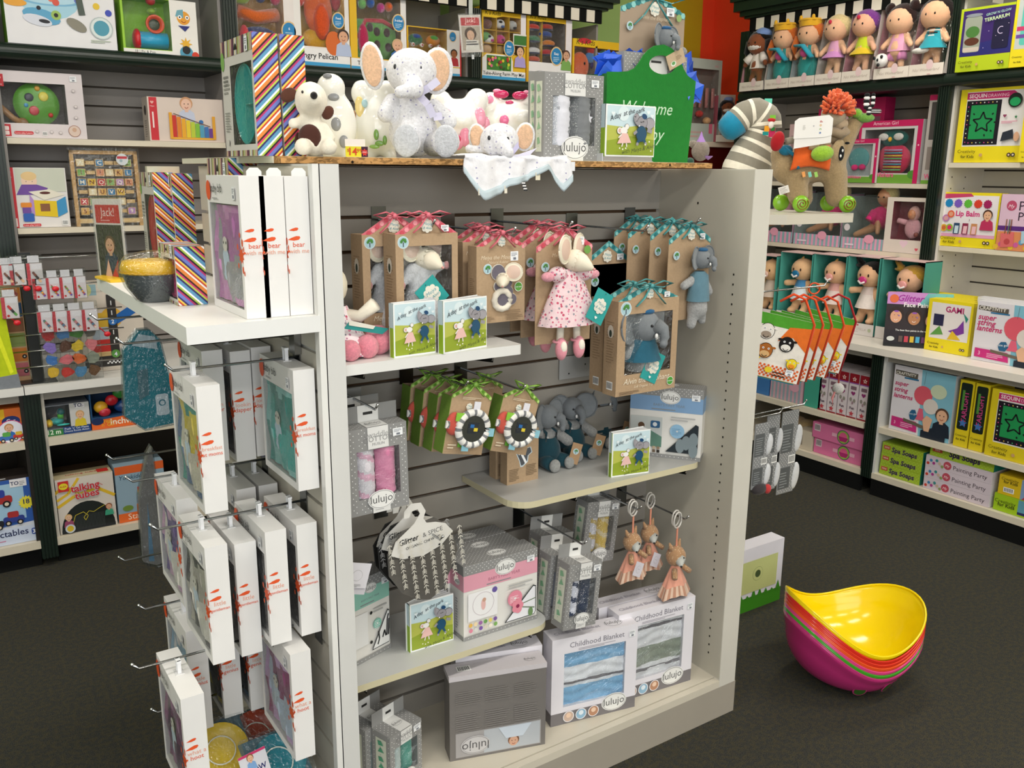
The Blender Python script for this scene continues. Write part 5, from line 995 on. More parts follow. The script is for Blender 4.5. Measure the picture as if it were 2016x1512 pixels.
F,k_=TF(1378,318,1.95,TZ);t=thing('plush_bear','small taupe plush with a lilac hat at the right end of the board','soft toy',F)
b=MB();b.ball(S(0,26,0),(18*k_,16*k_,20*k_),'#8c8074',14,10);b.ball(S(-14,38,2),8*k_,'#8c8074',10,8);b.ball(S(-20,6,0),(9*k_,9*k_,7*k_),'#2f5a4a',10,8);b.obj('body','plush',t,True);b=MB();b.lathe([(12*k_,38*k_),(4*k_,52*k_),(.5*k_,62*k_)],'#a57fc0',10);b.lathe([(0,0),(8*k_,6*k_),(9*k_,8*k_)],'#a57fc0',8,S(14,8,-8));b.obj('hat','fabric',t,True)
CZ=1.393
a=on(1462,330,1,1.9);zc=RZ[0]*a.x+RZ[1]*1.9;k_=zc/1742;F=fr((a.x,1.9,CZ),-.57)
zb0=(a.z-CZ)/k_
t=thing('plush_zebra','plush toy with long grey and white striped neck and turquoise muzzle','soft toy',F)
def Z(x,y,d=0):return((x-1462)*k_,d*k_,(330-y+zb0)*k_)
b=MB();path=[]
ctrl=[(1424,262,20),(1440,247,25),(1458,232,27),(1480,228,30),(1497,240,33),(1499,262,34),(1490,285,37),(1478,308,42),(1468,335,46),(1464,362,44)]
import bisect
def samp(tt):
 i=min(int(tt*(len(ctrl)-1)),len(ctrl)-2);f=tt*(len(ctrl)-1)-i;p0,p1=ctrl[i],ctrl[i+1];return[p0[q]*(1-f)+p1[q]*f for q in range(3)]
N_=60;P_=[samp(i/N_)for i in range(N_+1)]
b.tube([Z(x,y)for x,y,r in P_],[r*k_ for x,y,r in P_],'#8b8678',20,colf=lambda i:'#8b8678' if(i%6)<4 else '#e6e0cf');b.ball(Z(1464,350),(46*k_,42*k_,40*k_),'#8b8678',18,12);b.obj('striped_body','fabric',t,True)
b=MB();b.tube([Z(1419,266),Z(1425,261),Z(1444,244)],[14*k_,23*k_,27.5*k_],'#1c7fa0',18);b.obj('muzzle','fabric',t,True)
b=MB();b.box(-7*k_,-2*k_,-6*k_,7*k_,2*k_,6*k_,'#4fc0a4');b.obj('loop_tab','satin',t,M=Matrix.Translation(Z(1503,206)))
t=thing('bird_tag_toy','small red, green and orange bird toy hanging at the striped neck','toy',fr(on(1518,245,1,1.8),-.57));b=MB();b.ball((0,0,0),(.008,.007,.012),'#e9e2da',10,8);b.ball((.001,0,.012),(.012,.007,.006),'#b8272a',10,8);b.obj('head','fabric',t,True)
b=MB();b.box(-.004,0,.014,.012,.003,.026,'#7cc242');b.box(-.018,0,-.02,-.004,.003,-.004,'#eaa02c');b.box(-.022,0,-.03,-.006,.003,-.02,'#1f8f8c');b.box(-.004,.001,-.035,.014,.004,-.01,'#c42f5f');b.box(.0,-.001,-.018,.012,.002,-.008,'#2f7a3a');b.obj('felt_pieces','fabric',t)
a=on(1608,421,1,1.68);zc=RZ[0]*a.x+RZ[1]*1.68;k_=zc/1742;F=fr((a.x,1.68,CZ),-.57);dz0=(CZ-a.z)/k_
t=thing('plush_camel','tan plush camel on green wheels carrying a monkey rider with orange hair','soft toy',F)
def Q(x,y,d=0):return((x-1608)*k_,d*k_,(421-y-dz0)*k_)
TAN='#a8906a'
blob('body',[('c',Q(1543,330),Q(1620,322),34*k_,38*k_),('c',Q(1528,310),Q(1545,340),22*k_,26*k_),('c',Q(1556,350,-14),Q(1562,385,-16),24*k_,21*k_),('c',Q(1632,345,-14),Q(1638,386,-16),25*k_,22*k_),('c',Q(1580,352,20),Q(1588,392,22),20*k_,18*k_),('c',Q(1640,300),Q(1664,250),24*k_,17*k_),('c',Q(1664,250),Q(1676,238),15*k_,13*k_),('s',Q(1600,296),(30*k_,26*k_,24*k_))],('plush',TAN),t,.006,it=6)
b=MB();b.ball(Q(1626,302,-32),(13*k_,6*k_,24*k_),'#b09872',12,8,Matrix.Rotation(.2,3,'Y'));e_=b.obj('ear','plush',t,True);m=MB();m.ball(Q(1632,305,-37),(6*k_,3*k_,14*k_),'#17181a',10,8);m.ball(Q(1633,300,-40),(1.8*k_,1*k_,3*k_),'#e8e8e8',6,5);m.ball(Q(1630,310,-40),(1.8*k_,1*k_,3*k_),'#e8e8e8',6,5);m.ball(Q(1642,286,-36),(5*k_,2*k_,2.5*k_),'#17181a',8,6);m.obj('ear_lining','fabric',e_,True)
for x,d in((1563,-34),(1654,-34),(1544,30),(1640,30)):
 r=16.5*k_;c=Vector(Q(x,405,d));c.z=r+.0004;b=MB();R=Matrix.Rotation(math.pi/2,3,'X');b.lathe([(0,8*k_),(r*.6,8*k_),(r*.92,5*k_),(r,0),(r*.92,-5*k_),(0,-7*k_)],'#7fb52c',22,c,R);o=b.obj('wheel','gloss',t,True)
 if d<0:
  m=MB();pts=[(c.x+r*(.12+.62*i/40)*math.cos(i*.33),c.y-8.6*k_,c.z+r*(.12+.62*i/40)*math.sin(i*.33))for i in range(41)];m.tube(pts,1.9*k_,'#8a3d1d',5,flat=.4);m.obj('spiral','satin',o,True)
b=MB();b.grid(lambda u,v:Q(1542+68*u-8*v*(1-u),290+48*v-10*math.sin(u*3.14)*(v-.2),-34-10*math.sin(v*2.4)),10,10,'#e2642a');b.obj('saddle_cloth','fabric',t,True,solid=.002)
b=MB();b.ball(Q(1528,300,-26),(14*k_,9*k_,10*k_),'#1f6f8c',10,8);b.tube([Q(1524,296,-30),Q(1545,312,-38),Q(1550,335,-40)],4*k_,'#1f6f8c',6);b.obj('cushion','fabric',t,True)
for x,c in((1556,'#e8963a'),(1568,'#6fc0ae'),(1580,'#8fc04a')):
 b=MB();b.box(0,0,-10*k_,6*k_,.001,0,c);b.obj('ribbon_tab','satin',t,M=Matrix.Translation(Q(x,341,-44))@Matrix.Rotation(-.3,4,'Y'))
b=MB();b.ball(Q(1618,232,-18),(24*k_,22*k_,24*k_),'#b8a890',16,12);b.ball(Q(1632,250,-22),(14*k_,10*k_,12*k_),'#b09b80',10,8);b.ball(Q(1626,268,-14),(18*k_,16*k_,20*k_),'#9c8a72',12,10);b.tube([Q(1612,264,-25),Q(1630,270,-36),Q(1640,262,-34)],9*k_,'#9c8a72',8);b.tube([Q(1590,276,-30),Q(1545,280,-40),Q(1522,284,-42)],6.5*k_,'#8f8878',8);b.tube([Q(1580,288,-36),Q(1574,298,-44)],9*k_,'#b8a483',8);rd=b.obj('rider','fabric',t,True)
b=MB();b.ball(Q(1505,284,-44),(13*k_,10*k_,19*k_),'#a61d25',12,10,Matrix.Rotation(.25,3,'Y'));b.obj('red_mitt','fabric',rd,True);b=MB();b.ball(Q(1590,306,-52),(22*k_,12*k_,15*k_),'#9cc63a',14,10,Matrix.Rotation(-.12,3,'Y'));b.obj('green_foot','plush',rd,True)
rn=random.Random(4);b=MB()
for i in range(150):
 a1,a2=rn.uniform(-2.5,.55),rn.uniform(-.2,1.45);dr=Vector((math.cos(a1)*math.cos(a2)*1.0,math.sin(a1)*math.cos(a2),math.sin(a2)));c=Vector(Q(1617,228,-16));b.tube([c+dr*17*k_,c+dr*30*k_+Vector((rn.uniform(-2,2)*k_,0,1.5*k_)),c+dr*rn.uniform(36,43)*k_+Vector((rn.uniform(-3,4)*k_,0,rn.uniform(-2,3)*k_))],[3.2*k_,3.5*k_,2.4*k_],rn.choice(('#d9663f','#e0744a','#c9552f')),5)
o=b.obj('yarn_hair','fabric',rd,True);o['kind']='stuff'
b=MB();b.tube([Q(1660+9*math.cos(a),238-9*math.sin(a),-8)for a in(0,1,2,3)],3*k_,'#7cb83a',6);b.ball(Q(1664,230,-14),(10*k_,9*k_,9*k_),'#86bf3f',12,8);b.ball(Q(1682,238,-12),(18*k_,10*k_,9*k_),'#7cb04a',12,8);o=b.obj('bug','plush',t,True);m=MB()
for dx,dy,rx,rz,rot in((14,-22,7,16,-.5),(26,-24,5,14,.35),(32,-4,14,5,-.3),(20,-6,6,10,0)):
 for q in range(5):m.ball(Q(1664+dx+(q-2)*rx*.0,230+dy+(q-2)*rz*.36,-20-q*.1),(rx*k_*(1-.1*abs(q-2)),2.5*k_,rz*.24*k_),'#e8e8e6' if q%2 else '#17181a',10,6)
m.obj('striped_wings','fabric',o,True)
b=MB();b.prism([(0,4),(0,38),(10,44),(62,48),(70,42),(71,10),(60,0)]and[(x*k_,z*k_)for x,z in((0,4),(0,36),(8,42),(64,48),(72,42),(72,12),(60,8))],0,.0006,'#ece9e4');o=b.obj('swing_tag','card',t,M=Matrix.Translation(Q(1530,284,-60)));b=MB();b.prism([(x*k_,z*k_)for x,z in((2,-14),(2,6),(72,16),(72,-2))],.002,.0026,'#e9e6e1');b.obj('tag_leaf','card',o);m=MB();k=K(m,72*k_,46*k_,lambda u,v,o_:(u*72*k_,-o_,v*46*k_))
for i,(c,q)in enumerate((('d','#b8353a'),('o','#d9a33a'),('c','#7fae3f'),('e','#3f6fb0'))):k.text(c,.66,.78-.15*i,.011,q,rot=-1.45,bold=.02)
k.lines(.22,.45,.3,.65,5,'#c9c6c0');k.star(.5,.6,.003,'#8f939a',5,.3);m.obj('tag_print','card',o)
b=MB();b.box(0,0,0,20*k_,.0006,14*k_,'#d9d4cc');o=b.obj('care_label','card',t,M=Matrix.Translation(Q(1517,384,-44))@Matrix.Rotation(-.3,4,'Y'));m=MB();k=K(m,20*k_,14*k_,lambda u,v,o_:(u*20*k_,-o_,v*14*k_));k.lines(.1,.1,.9,.9,5,'#8f8b83',.35);m.obj('label_print','card',o)
# ==== left end of the unit: white shelf and hanging bib boxes
ORG='#e2582a'
def splash(k,u,v,r):
 k.star(u,v,r,ORG,9,.62,.3)
 for a,d,s in((1.2,1.5,.3),(-1.3,1.6,.28),(-1.1,2.1,.2),(.6,1.3,.22),(2.4,1.3,.25),(1.6,2.2,.2),(-2.2,1.4,.22)):k.circ(u+r*d*math.cos(a)/k.w,v+r*d*math.sin(a)/k.h,r*s,ORG,r*s*1.5,8)
def drops(k,u,v,s):
 for dv,sc_ in((.0,1.0),(.016,.75)):
  k.poly([(u+x*s*sc_/k.w,v+(z*s*sc_+dv)/k.h)for x,z in((-.0125,-.002),(-.004,.002),(.005,.0045),(.011,.004),(.0125,.001),(.009,-.0025),(0,-.004))],ORG)
def bibbox(lab,P,words,cloth,h=.235,d=.041,w=.19,group='white baby bib boxes on the left hooks',tab='slot',motif='#c9dff0'):
 """P: bottom corner nearest the shopper on the window side; the window faces -X, the narrow printed side faces the shopper"""
 t=thing('bib_box',lab,'box',fr((P[0],P[1]+w,P[2]),R90),group);win=(.06,.06,.94,.8)
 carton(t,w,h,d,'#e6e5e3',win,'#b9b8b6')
 b=MB();rn=random.Random(int(P[0]*7777));z0,z1=h*.07,h*.79
 b.grid(lambda u,v:(w*(.07+.86*u),.006+.003*math.sin(v*9+u*5)+.002*math.sin(u*23),z0+(z1-z0)*v),12,14,'#fff',lambda u,v:cloth[(int(u*3.1+v*2.3+math.sin(u*5)*.8))%len(cloth)]);b.obj('bib_cloth','fabric',t,True)
 m=MB();k=K(m,w,h,lambda u,v,o:(u*w,.0046-o,v*h));k.circ(.4,.35,.022,motif,.03);k.circ(.4,.5,.014,'#e8e4d8');k.circ(.36,.51,.003,'#222',n=8);k.circ(.44,.51,.003,'#222',n=8);m.obj('bib_motif','fabric',t)
 def Fp(k):splash(k,.955,.45,.016);k.circ(.08,.89,.014,ORG,.018);k.text('baby bib',.33,.88,.022,'#3d3d3d',fit=.42);k.lines(.2,.83,.45,.85,1,'#aaa');k.sticker(.86,.88,.016,.022)
 def R_(k):
  s=.95;drops(k,.3,.56,s);k.text(words[0],.5,.5,.0125,'#e9a58e' if words[2]==1 else ORG,fit=.85);k.text(words[1],.5,.455,.0125,ORG if words[2]==1 else '#e9a58e',fit=.85);k.rect(.0,.66,.02,.9,'#cfcdc9')if False else None;k.circ(.0+.05,.47,.0022,ORG,n=8)
 prints(t,w,h,d,{'F':Fp,'R':R_})
 b=MB()
 if tab=='slot':b.box(w*.44,d*.3,h,w*.56,d*.7,h+.0012,'#d9d9d9');b.box(w*.46,d*.42,h,w*.475,d*.58,h+.026,'#e8e9ec');b.box(w*.525,d*.42,h,w*.54,d*.58,h+.026,'#e8e9ec');b.box(w*.455,d*.4,h+.022,w*.545,d*.6,h+.026,'#eef0f2')
 else:b.prism([(.03,h),(.056,h),(.056,h+.008),(.05,h+.014),(.036,h+.014),(.03,h+.008)],0.0,.0015,'#f0f0ee',M=Matrix.Translation((w,.008,0))@Matrix.Rotation(math.pi/2,4,'Z')@Matrix.Translation((-.024,0,0)));
 b.obj('hang_tab','gloss',t)
 return t
BW=('bear','with me',0)
for px,lab,cl in((477,'front white bib box on the white shelf, purple bib in its window',('#b06aa8','#c98ac0','#9a9ca0')),(522,'middle one of the three white bib boxes standing on the shelf',('#5a4a58','#6a5a68')),(580,'white bib box on the shelf nearest the side panel',('#2f2230','#3a2a38'))):
 a=on(px,625,2,LS);bibbox(lab,(a.x,1.535,LS+.0005),BW,cl,h=.245,d=.043,w=.2,tab='ear',group='white bib boxes on the shelf')
bx=lambda px,pyt,Y:on(px,pyt,1,Y)
rows=[('D',385,762,1.61,('breakfast','at moms',1),'bib box on the upper front hook, nearer the rod tip',('#2f8f86','#3d5f8a','#cfc9b8','#d9c43a'),.2),('E',577,730,1.61,('breakfast','at moms',1),'teal windowed bib box on the upper front hook, by the slat wall',('#0f8f86','#8fd0cc','#3fb0a8'),.2),('A',396,692,1.865,('lookin','dapper',1),'bib box on the rear top hook, leftmost',('#1f1f24','#d9d9d9'),.2),('B',452,693,1.865,('lookin','dapper',1),'bib box on the rear top hook, middle',('#1f1f24','#2f2f38'),.2),('C',500,684,1.865,('lookin','dapper',1),'bib box on the rear top hook, by the slat wall',('#1f1f24','#2f2f38'),.2),('F',402,1080,1.61,('little','gentleman',1),'bib box on the middle front hook, first from the rod tip',('#b8b3a6','#2d2b2b','#d9d5cc'),.2),('G',461,1073,1.65,('little','gentleman',1),'bib box on the middle front hook, second from the rod tip',('#1f1c1e','#2c2a2c'),.2),('H',521,1049,1.61,('little','gentleman',1),'bib box on the middle front hook, third from the rod tip',('#1f1c1e','#2c2a2c'),.2),('I',583,1035,1.62,('little','gentleman',1),'bib box on the middle front hook, next to the slats',('#1f1c1e','#2c2a2c'),.2),('J',346,985,1.84,('hello','hedgehog',1)if False else('bib','set',1),'bib box with purple cloth on the rear middle hook, leftmost',('#5a3f8a','#c9a0c0','#e6e2da'),.2),('K',465,965,1.86,('bib','set',1),'bib box on the rear middle hook behind the middle front row',('#77736c','#a5a29a'),.2),('K2',520,955,1.87,('bib','set',1),'bib box on the rear middle hook nearest the slats, under the teal window',('#77736c','#a5a29a'),.2),('L',355,1378,1.56,('what a','hoot',1),'purple windowed bib box on the lowest front hook, left',('#6a2a5a','#8a4a7a','#4a2444'),.2),('M',571,1290,1.58,('what a','hoot',1),'purple windowed bib box on the lowest front hook, by the slats',('#8a2a6a','#c9a0d0','#b8c9dd'),.2),('N',365,1245,1.82,('little','genius',1),'bib box on the rear low hook, leftmost',('#d9d6dc','#8fb0c9'),.2),('O',428,1222,1.84,('little','genius',1),'bib box on the rear low hook, second',('#20242c','#d9c43a'),.2),('Pp',482,1210,1.84,('little','genius',1),'bib box on the rear low hook, third',('#20242c','#3f6f8a'),.2)]
for nm,px,py,Y,wd,lab,cl,w_ in rows:
 Y*=.957;a=bx(px,py,Y);bibbox(lab,(min(a.x,UX0-.044),Y,a.z-.235),wd,cl)
for px,py,Y,lab,sag in((328,731,1.71,'upper front hook carrying two bib boxes',0),(232,678,1.96,'rear top hook carrying three bib boxes',0),(298,1045,1.71,'middle front hook carrying four bib boxes',0),(250,950,1.96,'rear middle hook with a bib box and a slim blister pack',0),(262,1320,1.66,'lowest front hook carrying the purple windowed boxes',0),(236,1106,2.16,'far low hook ending over the dark carpet',0),(275,1202,1.92,'rear low hook carrying three bib boxes',0),(212,906,2.16,'far middle hook carrying the slim blister pack',0),(180,630,2.16,'far top hook beside the teal bib bag',0),(300,1406,1.9,'lowest rear hook just above the coloured plates',0)):
 Y*=.962;a=on(px,py,1,Y);L_=UX0+.004-a.x;hook(lab,(UX0+.003,Y,a.z),L_-.012,(-1,0,0),'long chrome hooks on the left end slats')
def bag(lab,px0,py0,px1,py1,Y,cols,slim=False,name='bib_pouch'):
 a=on(px0,py1,1,Y);b_=on(px1,py0,1,Y);W_,H_=b_.x-a.x,b_.z-a.z;t=thing(name,lab,'pouch',fr((a.x,Y,a.z)))
 pts=[(0,.15),(.35,0),(.95,.02),(1,.3),(.8,.9),(.62,1),(.4,1),(.08,.82)]if not slim else[(.2,.05),(.55,0),(.95,.02),(.8,.4),(.7,1),(.55,.93),(.25,.6)]
 b=MB();b.prism([(u*W_,v*H_)for u,v in pts],.012,.03,cols[0]);b.obj('folded_bib','fabric',t);f=MB();f.prism([(.0-.002+u*(W_+.004),v*(H_+.004)-.002)for u,v in pts],.0,.042,'#fff');f.obj('blister',('film','#dfe6ea'),t)
 m=MB();k=K(m,W_,H_,lambda u,v,o:(u*W_,.0115-o,v*H_));
 if not slim:k.poly(((.3,.3),(.5,.35),(.52,.62),(.3,.6)),cols[1]);k.rr(.62,.12,.88,.34,.006,'#dfe3e4');k.circ(.75,.25,.008,'#3f7f8f');k.circ(.75,.25,.005,'#dfe3e4');k.poly(((.25,.86),(.75,.8),(.72,.93),(.4,.97)),'#c9d3d6');k.text('Bib Set',.48,.85,.012,'#eef2f2',rot=-.2)
 else:k.poly(((.35,.05),(.5,.04),(.45,.55)),cols[1])
 m.obj('print','card',t);return t
bag('teal bib in a clear hanging pouch under the white shelf',252,648,334,852,2.1,('#3f8f9a','#5a7f86'))
bag('slim clear pouch with pale bib hanging edge-on over the carpet',272,880,322,1125,2.1,('#8f8781','#6f93ad'),True)
def platepack(lab,px,py,Y,r,col,yaw,Ft=True):
 a=on(px,py,1,Y);t=thing('plate_pack',lab,'plate',fr(a,yaw,lean=-.9),'coloured plate packs at the foot of the left end');b=MB();b.lathe([(0,.0),(r*.7,0),(r,.012),(r*1.02,.014)],col,28,(0,0,0),Matrix.Rotation(math.pi/2,3,'X'));b.obj('plate','satin',t,True)
 m=MB();m.tube([(r*.55*math.cos(6.283*i/24),-.003,r*.55*math.sin(6.283*i/24))for i in range(24)],.0015,'#e6e6dc',5,True);m.obj('embossed_ring','satin',t,True)
 b=MB();b.box(-r*1.15,.006,-r*1.15,r*1.15,.007,r*1.2,'#3f5f6a');b.obj('pack_card','card',t);f=MB();f.box(-r*1.16,-.018,-r*1.16,r*1.16,.008,r*1.21,'#fff');f.obj('blister','film',t);return t
platepack('orange brown plate pack at the foot of the left end',505,1450,1.75,.055,'#a8432a',.1);platepack('yellow plate pack at the foot of the left end',435,1478,1.72,.055,'#d9b92c',.1);platepack('teal plate pack at the foot of the left end, bottom edge',548,1500,1.62,.055,'#1f7f8f',.1)
a=on(500,1500,1,1.6);t=thing('pouch_card','small white and pink card at the picture bottom between the plate packs','card',fr(a,.2,lean=-.5));b=MB();b.box(-.03,0,-.03,.03,.001,.02,'#d9d9df');b.obj('card','card',t);m=MB();k=K(m,.06,.05,lambda u,v,o:(-.03+.06*u,-o,-.03+v*.05));k.text('WOW',.5,.2,.016,'#2a2f6a',bold=.02);k.rect(0,.9,1,1,'#c8356a');k.kid(.4,.8,.007);m.obj('print','card',t)
a=on(352,603,2,LS);b_=on(405,601,2,LS)
yb_=1.69
a=on(349,600,1,yb_)
plate_box('short striped box with mirrored stripe on the front of the white shelf',fr((on(352,603,2,LS).x,on(352,603,2,LS).y+.13,LS+.0005),R90),.13,.112,.055,'#c23a7a',up=-1)
def lbox(lab,px,pyb,pyt,w,d,plate,up=-1,Y=None):
 a=on(px,pyb,2,LS);h=zat(a,px,pyt)-LS;plate_box(lab,fr((a.x,a.y+w,LS+.0005),R90),w,h,d,plate,up=up)
lbox('striped box of red plates behind the short striped box',316,538,340,.15,.048,'#c8202c')
lbox('striped box of purple plates beside the red plate box',352,538,342,.15,.05,'#7a1f6a')
t_=on(470,345,1,1.95);plate_box('striped plate box standing behind the white bib boxes',fr((t_.x-.03,2.08,LS+.0005),R90),.16,zat(Vector((t_.x,1.95,0)),470,312)-LS,.12,'#c23a7a',up=-1)
a=on(318,598,2,LS);t=thing('bowl_set','dark grey bowl with yellow lid in clear wrap on the white shelf','bowl',fr((a.x,a.y+.05,LS+.001)))
b=MB();b.lathe([(0,0),(.03,0),(.034,.004),(.05,.028),(.057,.05),(.0585,.055)],'#565c5f',30);b.obj('bowl','gloss',t,True);b=MB();b.lathe([(.058,.055),(.06,.06),(.061,.066),(.056,.079),(.03,.081),(0,.081)],'#e8b92c',40);b.obj('lid','satin',t,True)
b=MB();b.tube([(.061*math.cos(6.283*i/60),.061*math.sin(6.283*i/60),.057+.0015*(i%2))for i in range(60)],.0018,'#d9a81f',5,True);b.obj('scalloped_rim','satin',t,True)
f=MB();f.lathe([(.036,.001),(.055,.028),(.065,.055),(.069,.068),(.05,.09),(.015,.098),(.0,.099)],'#fff',20);f.obj('wrap','film',t,True)
a=on(215,562,2,LS);t=thing('silicone_tray','folded yellow silicone tray at the far end of the white shelf','tray',fr((.36,2.2,LS+.001)))
b=MB();b.slab([(0,0),(.16,0),(.16,.14),(.03,.14),(-.015,.11)],0,.004,'#f2c62c');b.grid(lambda u,v:(.03+.14*u,.06+.03*math.sin(v*2.2)+.06*v,.004+.035*v+.004*math.sin(v*12)),4,14,'#f0b41f');b.obj('tray','satin',t,solid=.002)
t=MB();t.box(.5,UYE+.12,1.455,.578,UYE+.14,1.505,'#c4bfaa');tag(t.obj('end_board','lam'),'cream board edge showing behind the striped boxes at the rear left','board')
def sign(lab,P,w,h,yaw,dark=False,roll=0,hold=True):
 t=thing('sign_holder',lab,'sign',fr(P,yaw,roll=roll));b=MB();b.box(0,0,0,w,.0012,h,'#e2d9d2');b.obj('sign_card','card',t)
 def Fp(k):
  k.rect(.08,.72,.92,.93,'#c8353a');k.text('Jack!',.5,.8,w*.26,'#f6dcd6');k.lines(.25,.745,.75,.77,1,'#e8a8a4')
  if dark:k.rect(.06,.05,.94,.7,'#3a3530');k.kid(.5,.46,w*.17,'#d9a888','#6a4a34','#3a4458');k.poly(((.25,.08),(.4,.3),(.5,.1)),'#c9a58f');k.poly(((.5,.1),(.75,.3),(.7,.08)),'#b0453a')
  else:k.rect(.08,.06,.92,.7,'#b8aa98');k.poly(((.2,.06),(.85,.06),(.8,.32),(.25,.34)),'#e6e2da');k.rect(.24,.2,.8,.235,'#2b2a2a');k.rect(.25,.27,.72,.295,'#2b2a2a');k.circ(.47,.5,w*.27,'#4f3a2c',w*.25);k.circ(.47,.46,w*.17,'#dcb091',w*.19);k.circ(.41,.47,.0015,'#222',n=6);k.circ(.53,.47,.0015,'#222',n=6);k.arc(.47,.4,.005,200,340,.0012,'#a5523f',5)
 prints(t,w,h,.0012,{'F':Fp})
 f=MB();f.box(-.003,-.002,-.02,w+.003,.003,h+.006,'#fff');f.obj('clear_sleeve','film',t)
 if hold:b=MB();b.box(w*.45,0,-.03,w*.55,.004,-.01,'#e6e8ea');b.obj('clip','gloss',t)
 return t
a=on(200,562,1,2.3);sign('narrow boy photo sign in a clear holder over the far end of the white shelf',(on(203,560,1,2.3).x,2.33,on(203,560,1,2.3).z),.11,.2,-1.15,True,-.02)
# ==== goods on the back left wall
def LBX(lab,x0,x1,yt,yb,zs,Y,d,col,Fp=None,name='toy_box',cat='box',win=None,inner='#555',group=None,film=True,faces=None,kind='card',lean=0):
 a,b_=on(x0,yb,1,Y),on(x1,yb,1,Y);h=zat(a,x0,yt)-zs;w=b_.x-a.x
 t=thing(name,lab,cat,fr((a.x,Y,zs+.0006),lean=lean),group);carton(t,w,h,d,col,win,inner,film=film,kind=kind)
 fs={'F':Fp};fs.update(faces or{});prints(t,w,h,d,fs);return t,w,h
def RBX(lab,x0,x1,yt,yb,zs,X,d,col,Fp=None,name='toy_box',cat='box',win=None,inner='#555',group=None,film=True,faces=None,kind='card',hh=None,yaw=0):
 a,b_=on(x0,yb,0,X),on(x1,yb,0,X);h=hh or(zat(a,x0,yt)-zs);w=a.y-b_.y
 t=thing(name,lab,cat,fr((X,a.y,zs+.0006),R90+yaw),group);carton(t,w,h,d,col,win,inner,film=film,kind=kind)
 fs={'F':Fp};fs.update(faces or{});prints(t,w,h,d,fs);return t,w,h
D4=1.9412
def wheeltoy(k,u,v,s,body,roof):
 k.rr(u-.5*s/k.w,v-.2*s/k.h,u+.5*s/k.w,v+.15*s/k.h,s*.12,body);k.rr(u-.28*s/k.w,v+.08*s/k.h,u+.25*s/k.w,v+.42*s/k.h,s*.1,roof)
 for q in(-.28,.28):k.circ(u+q*s/k.w,v-.22*s/k.h,s*.15,'#1c1c20');k.circ(u+q*s/k.w,v-.22*s/k.h,s*.08,'#d8c9b0')
def f_pool(k):
 W=k.w;k.rect(0,.02,1,1,'#e9e8ea');k.circ(.4,.95,W*.3,'#a8d4e6',W*.26);k.circ(.4,.82,W*.29,'#7fb8d8',W*.06);k.circ(.4,.85,W*.27,'#b8dcec',W*.06)
 for u,v,c in((.25,.9,'#8a7fc8'),(.42,.84,'#e2735c'),(.46,.78,'#dd5a4a'),(.66,.85,'#6f7fd0'),(.83,.78,'#e8c43a'),(.97-.03,.68,'#3f4fb8')):k.circ(u,v,W*.032,c)
 k.circ(.1,.72,W*.1,'#e8a53a',W*.035);k.circ(.12,.85,W*.08,'#4fa0c0',W*.04);k.circ(.32,.52,W*.17,'#5fa6cc',W*.07,rot=-.2);k.circ(.28,.45,W*.13,'#d9dde8',W*.05,rot=-.2);k.circ(.45,.56,W*.045,'#9fc060');k.circ(.45,.56,W*.02,'#222');k.circ(.3,.66,W*.02,'#1d1f2a');k.circ(.34,.44,W*.05,'#22242c',W*.018,rot=-.1)
 k.circ(.63,.42,W*.1,'#8a8678',W*.05,rot=-.5);k.line([(.67,.9),(.69,.6)],W*.06,'#4f5a52');k.ring(.86,.4,W*.11,'#b8c4c4','#dfe8e6',.004);k.circ(.86,.4,W*.075,'#4f9ab0');k.lines(.75,.14,.95,.2,2,'#b8c4b0')
LBX('white blue seal splash pool box on the green deck, top left corner',18,232,-30,100,D4,3.93,.12,'#7ab52c',f_pool)
def f_pop(k):
 W=k.w;k.rect(.64,0,1,1,'#efece6');k.rect(0,.0,.64,.09,'#efece6');k.text('18 | Pic & Pop',.28,.03,.014,'#2a2a2a',fit=.5);k.circ(.82,.7,W*.09,'#e8a030');k.poly(((.71,.72),(.74,.83),(.82,.85),(.82,.7)),'#6fa8b8')
 for u in(.77,.87):k.circ(u,.71,W*.026,'#fff');k.circ(u,.71,W*.012,'#222')
 k.arc(.82,.66,W*.03,200,340,.002,'#a03020',6);k.poly(((.74,.56),(.9,.56),(.83,.46)),'#232f7a');k.star(.83,.24,W*.09,'#e6b030',8,.45);k.circ(.83,.08,W*.09,'#4f9ab8');k.circ(.83,.13,W*.055,'#1d1f22');k.circ(.99-.04,.04,W*.05,'#d8402a')
def pop(t,w,h):
 b=MB();b.tube([(w*.18,.03,h*.27),(w*.6,.03,h*.27)],h*.15,'#2f9fc8',16);b.ball((w*.2,.025,h*.27),(w*.06,h*.15,h*.19),'#c8202a');b.obj('barrel','satin',t,True)
 b=MB();b.lathe([(h*.1,0),(h*.17,.012),(h*.16,.02),(h*.11,.004)],'#d8502a',20,(w*.44,.02,h*.55),Matrix.Rotation(math.pi/2,3,'X'));b.ball((w*.44,.035,h*.55),(h*.12,.01,h*.12),'#3a4a3a');b.ball((w*.42,.03,h*.78),(h*.08,.02,h*.06),'#7fae2a');b.ball((w*.42,.03,h*.97),(h*.09,.02,h*.08),'#c8202a');b.obj('popper','satin',t,True)
t,w_,h_=LBX('bright green window box with a blue and red ball popper toy',245,392,-10,112,D4,3.93,.1,'#9ccc3c',f_pop,win=(.03,.1,.64,.985),inner='#86bf2f');pop(t,w_,h_)
YEL='#e8b923'
def blue_badge(k,u,v,r,tx='Easy'):k.circ(u,v,r*1.18,'#e6c48a',r*1.4);k.circ(u,v,r,'#2a86c0',r*1.2);k.text(tx,u,v+r*.2/k.h,r*.5,'#fff',bold=.02,fit=None);k.lines(u-r*.6/k.w,v-r*.75/k.h,u+r*.6/k.w,v,3,'#bcdcee',.4)
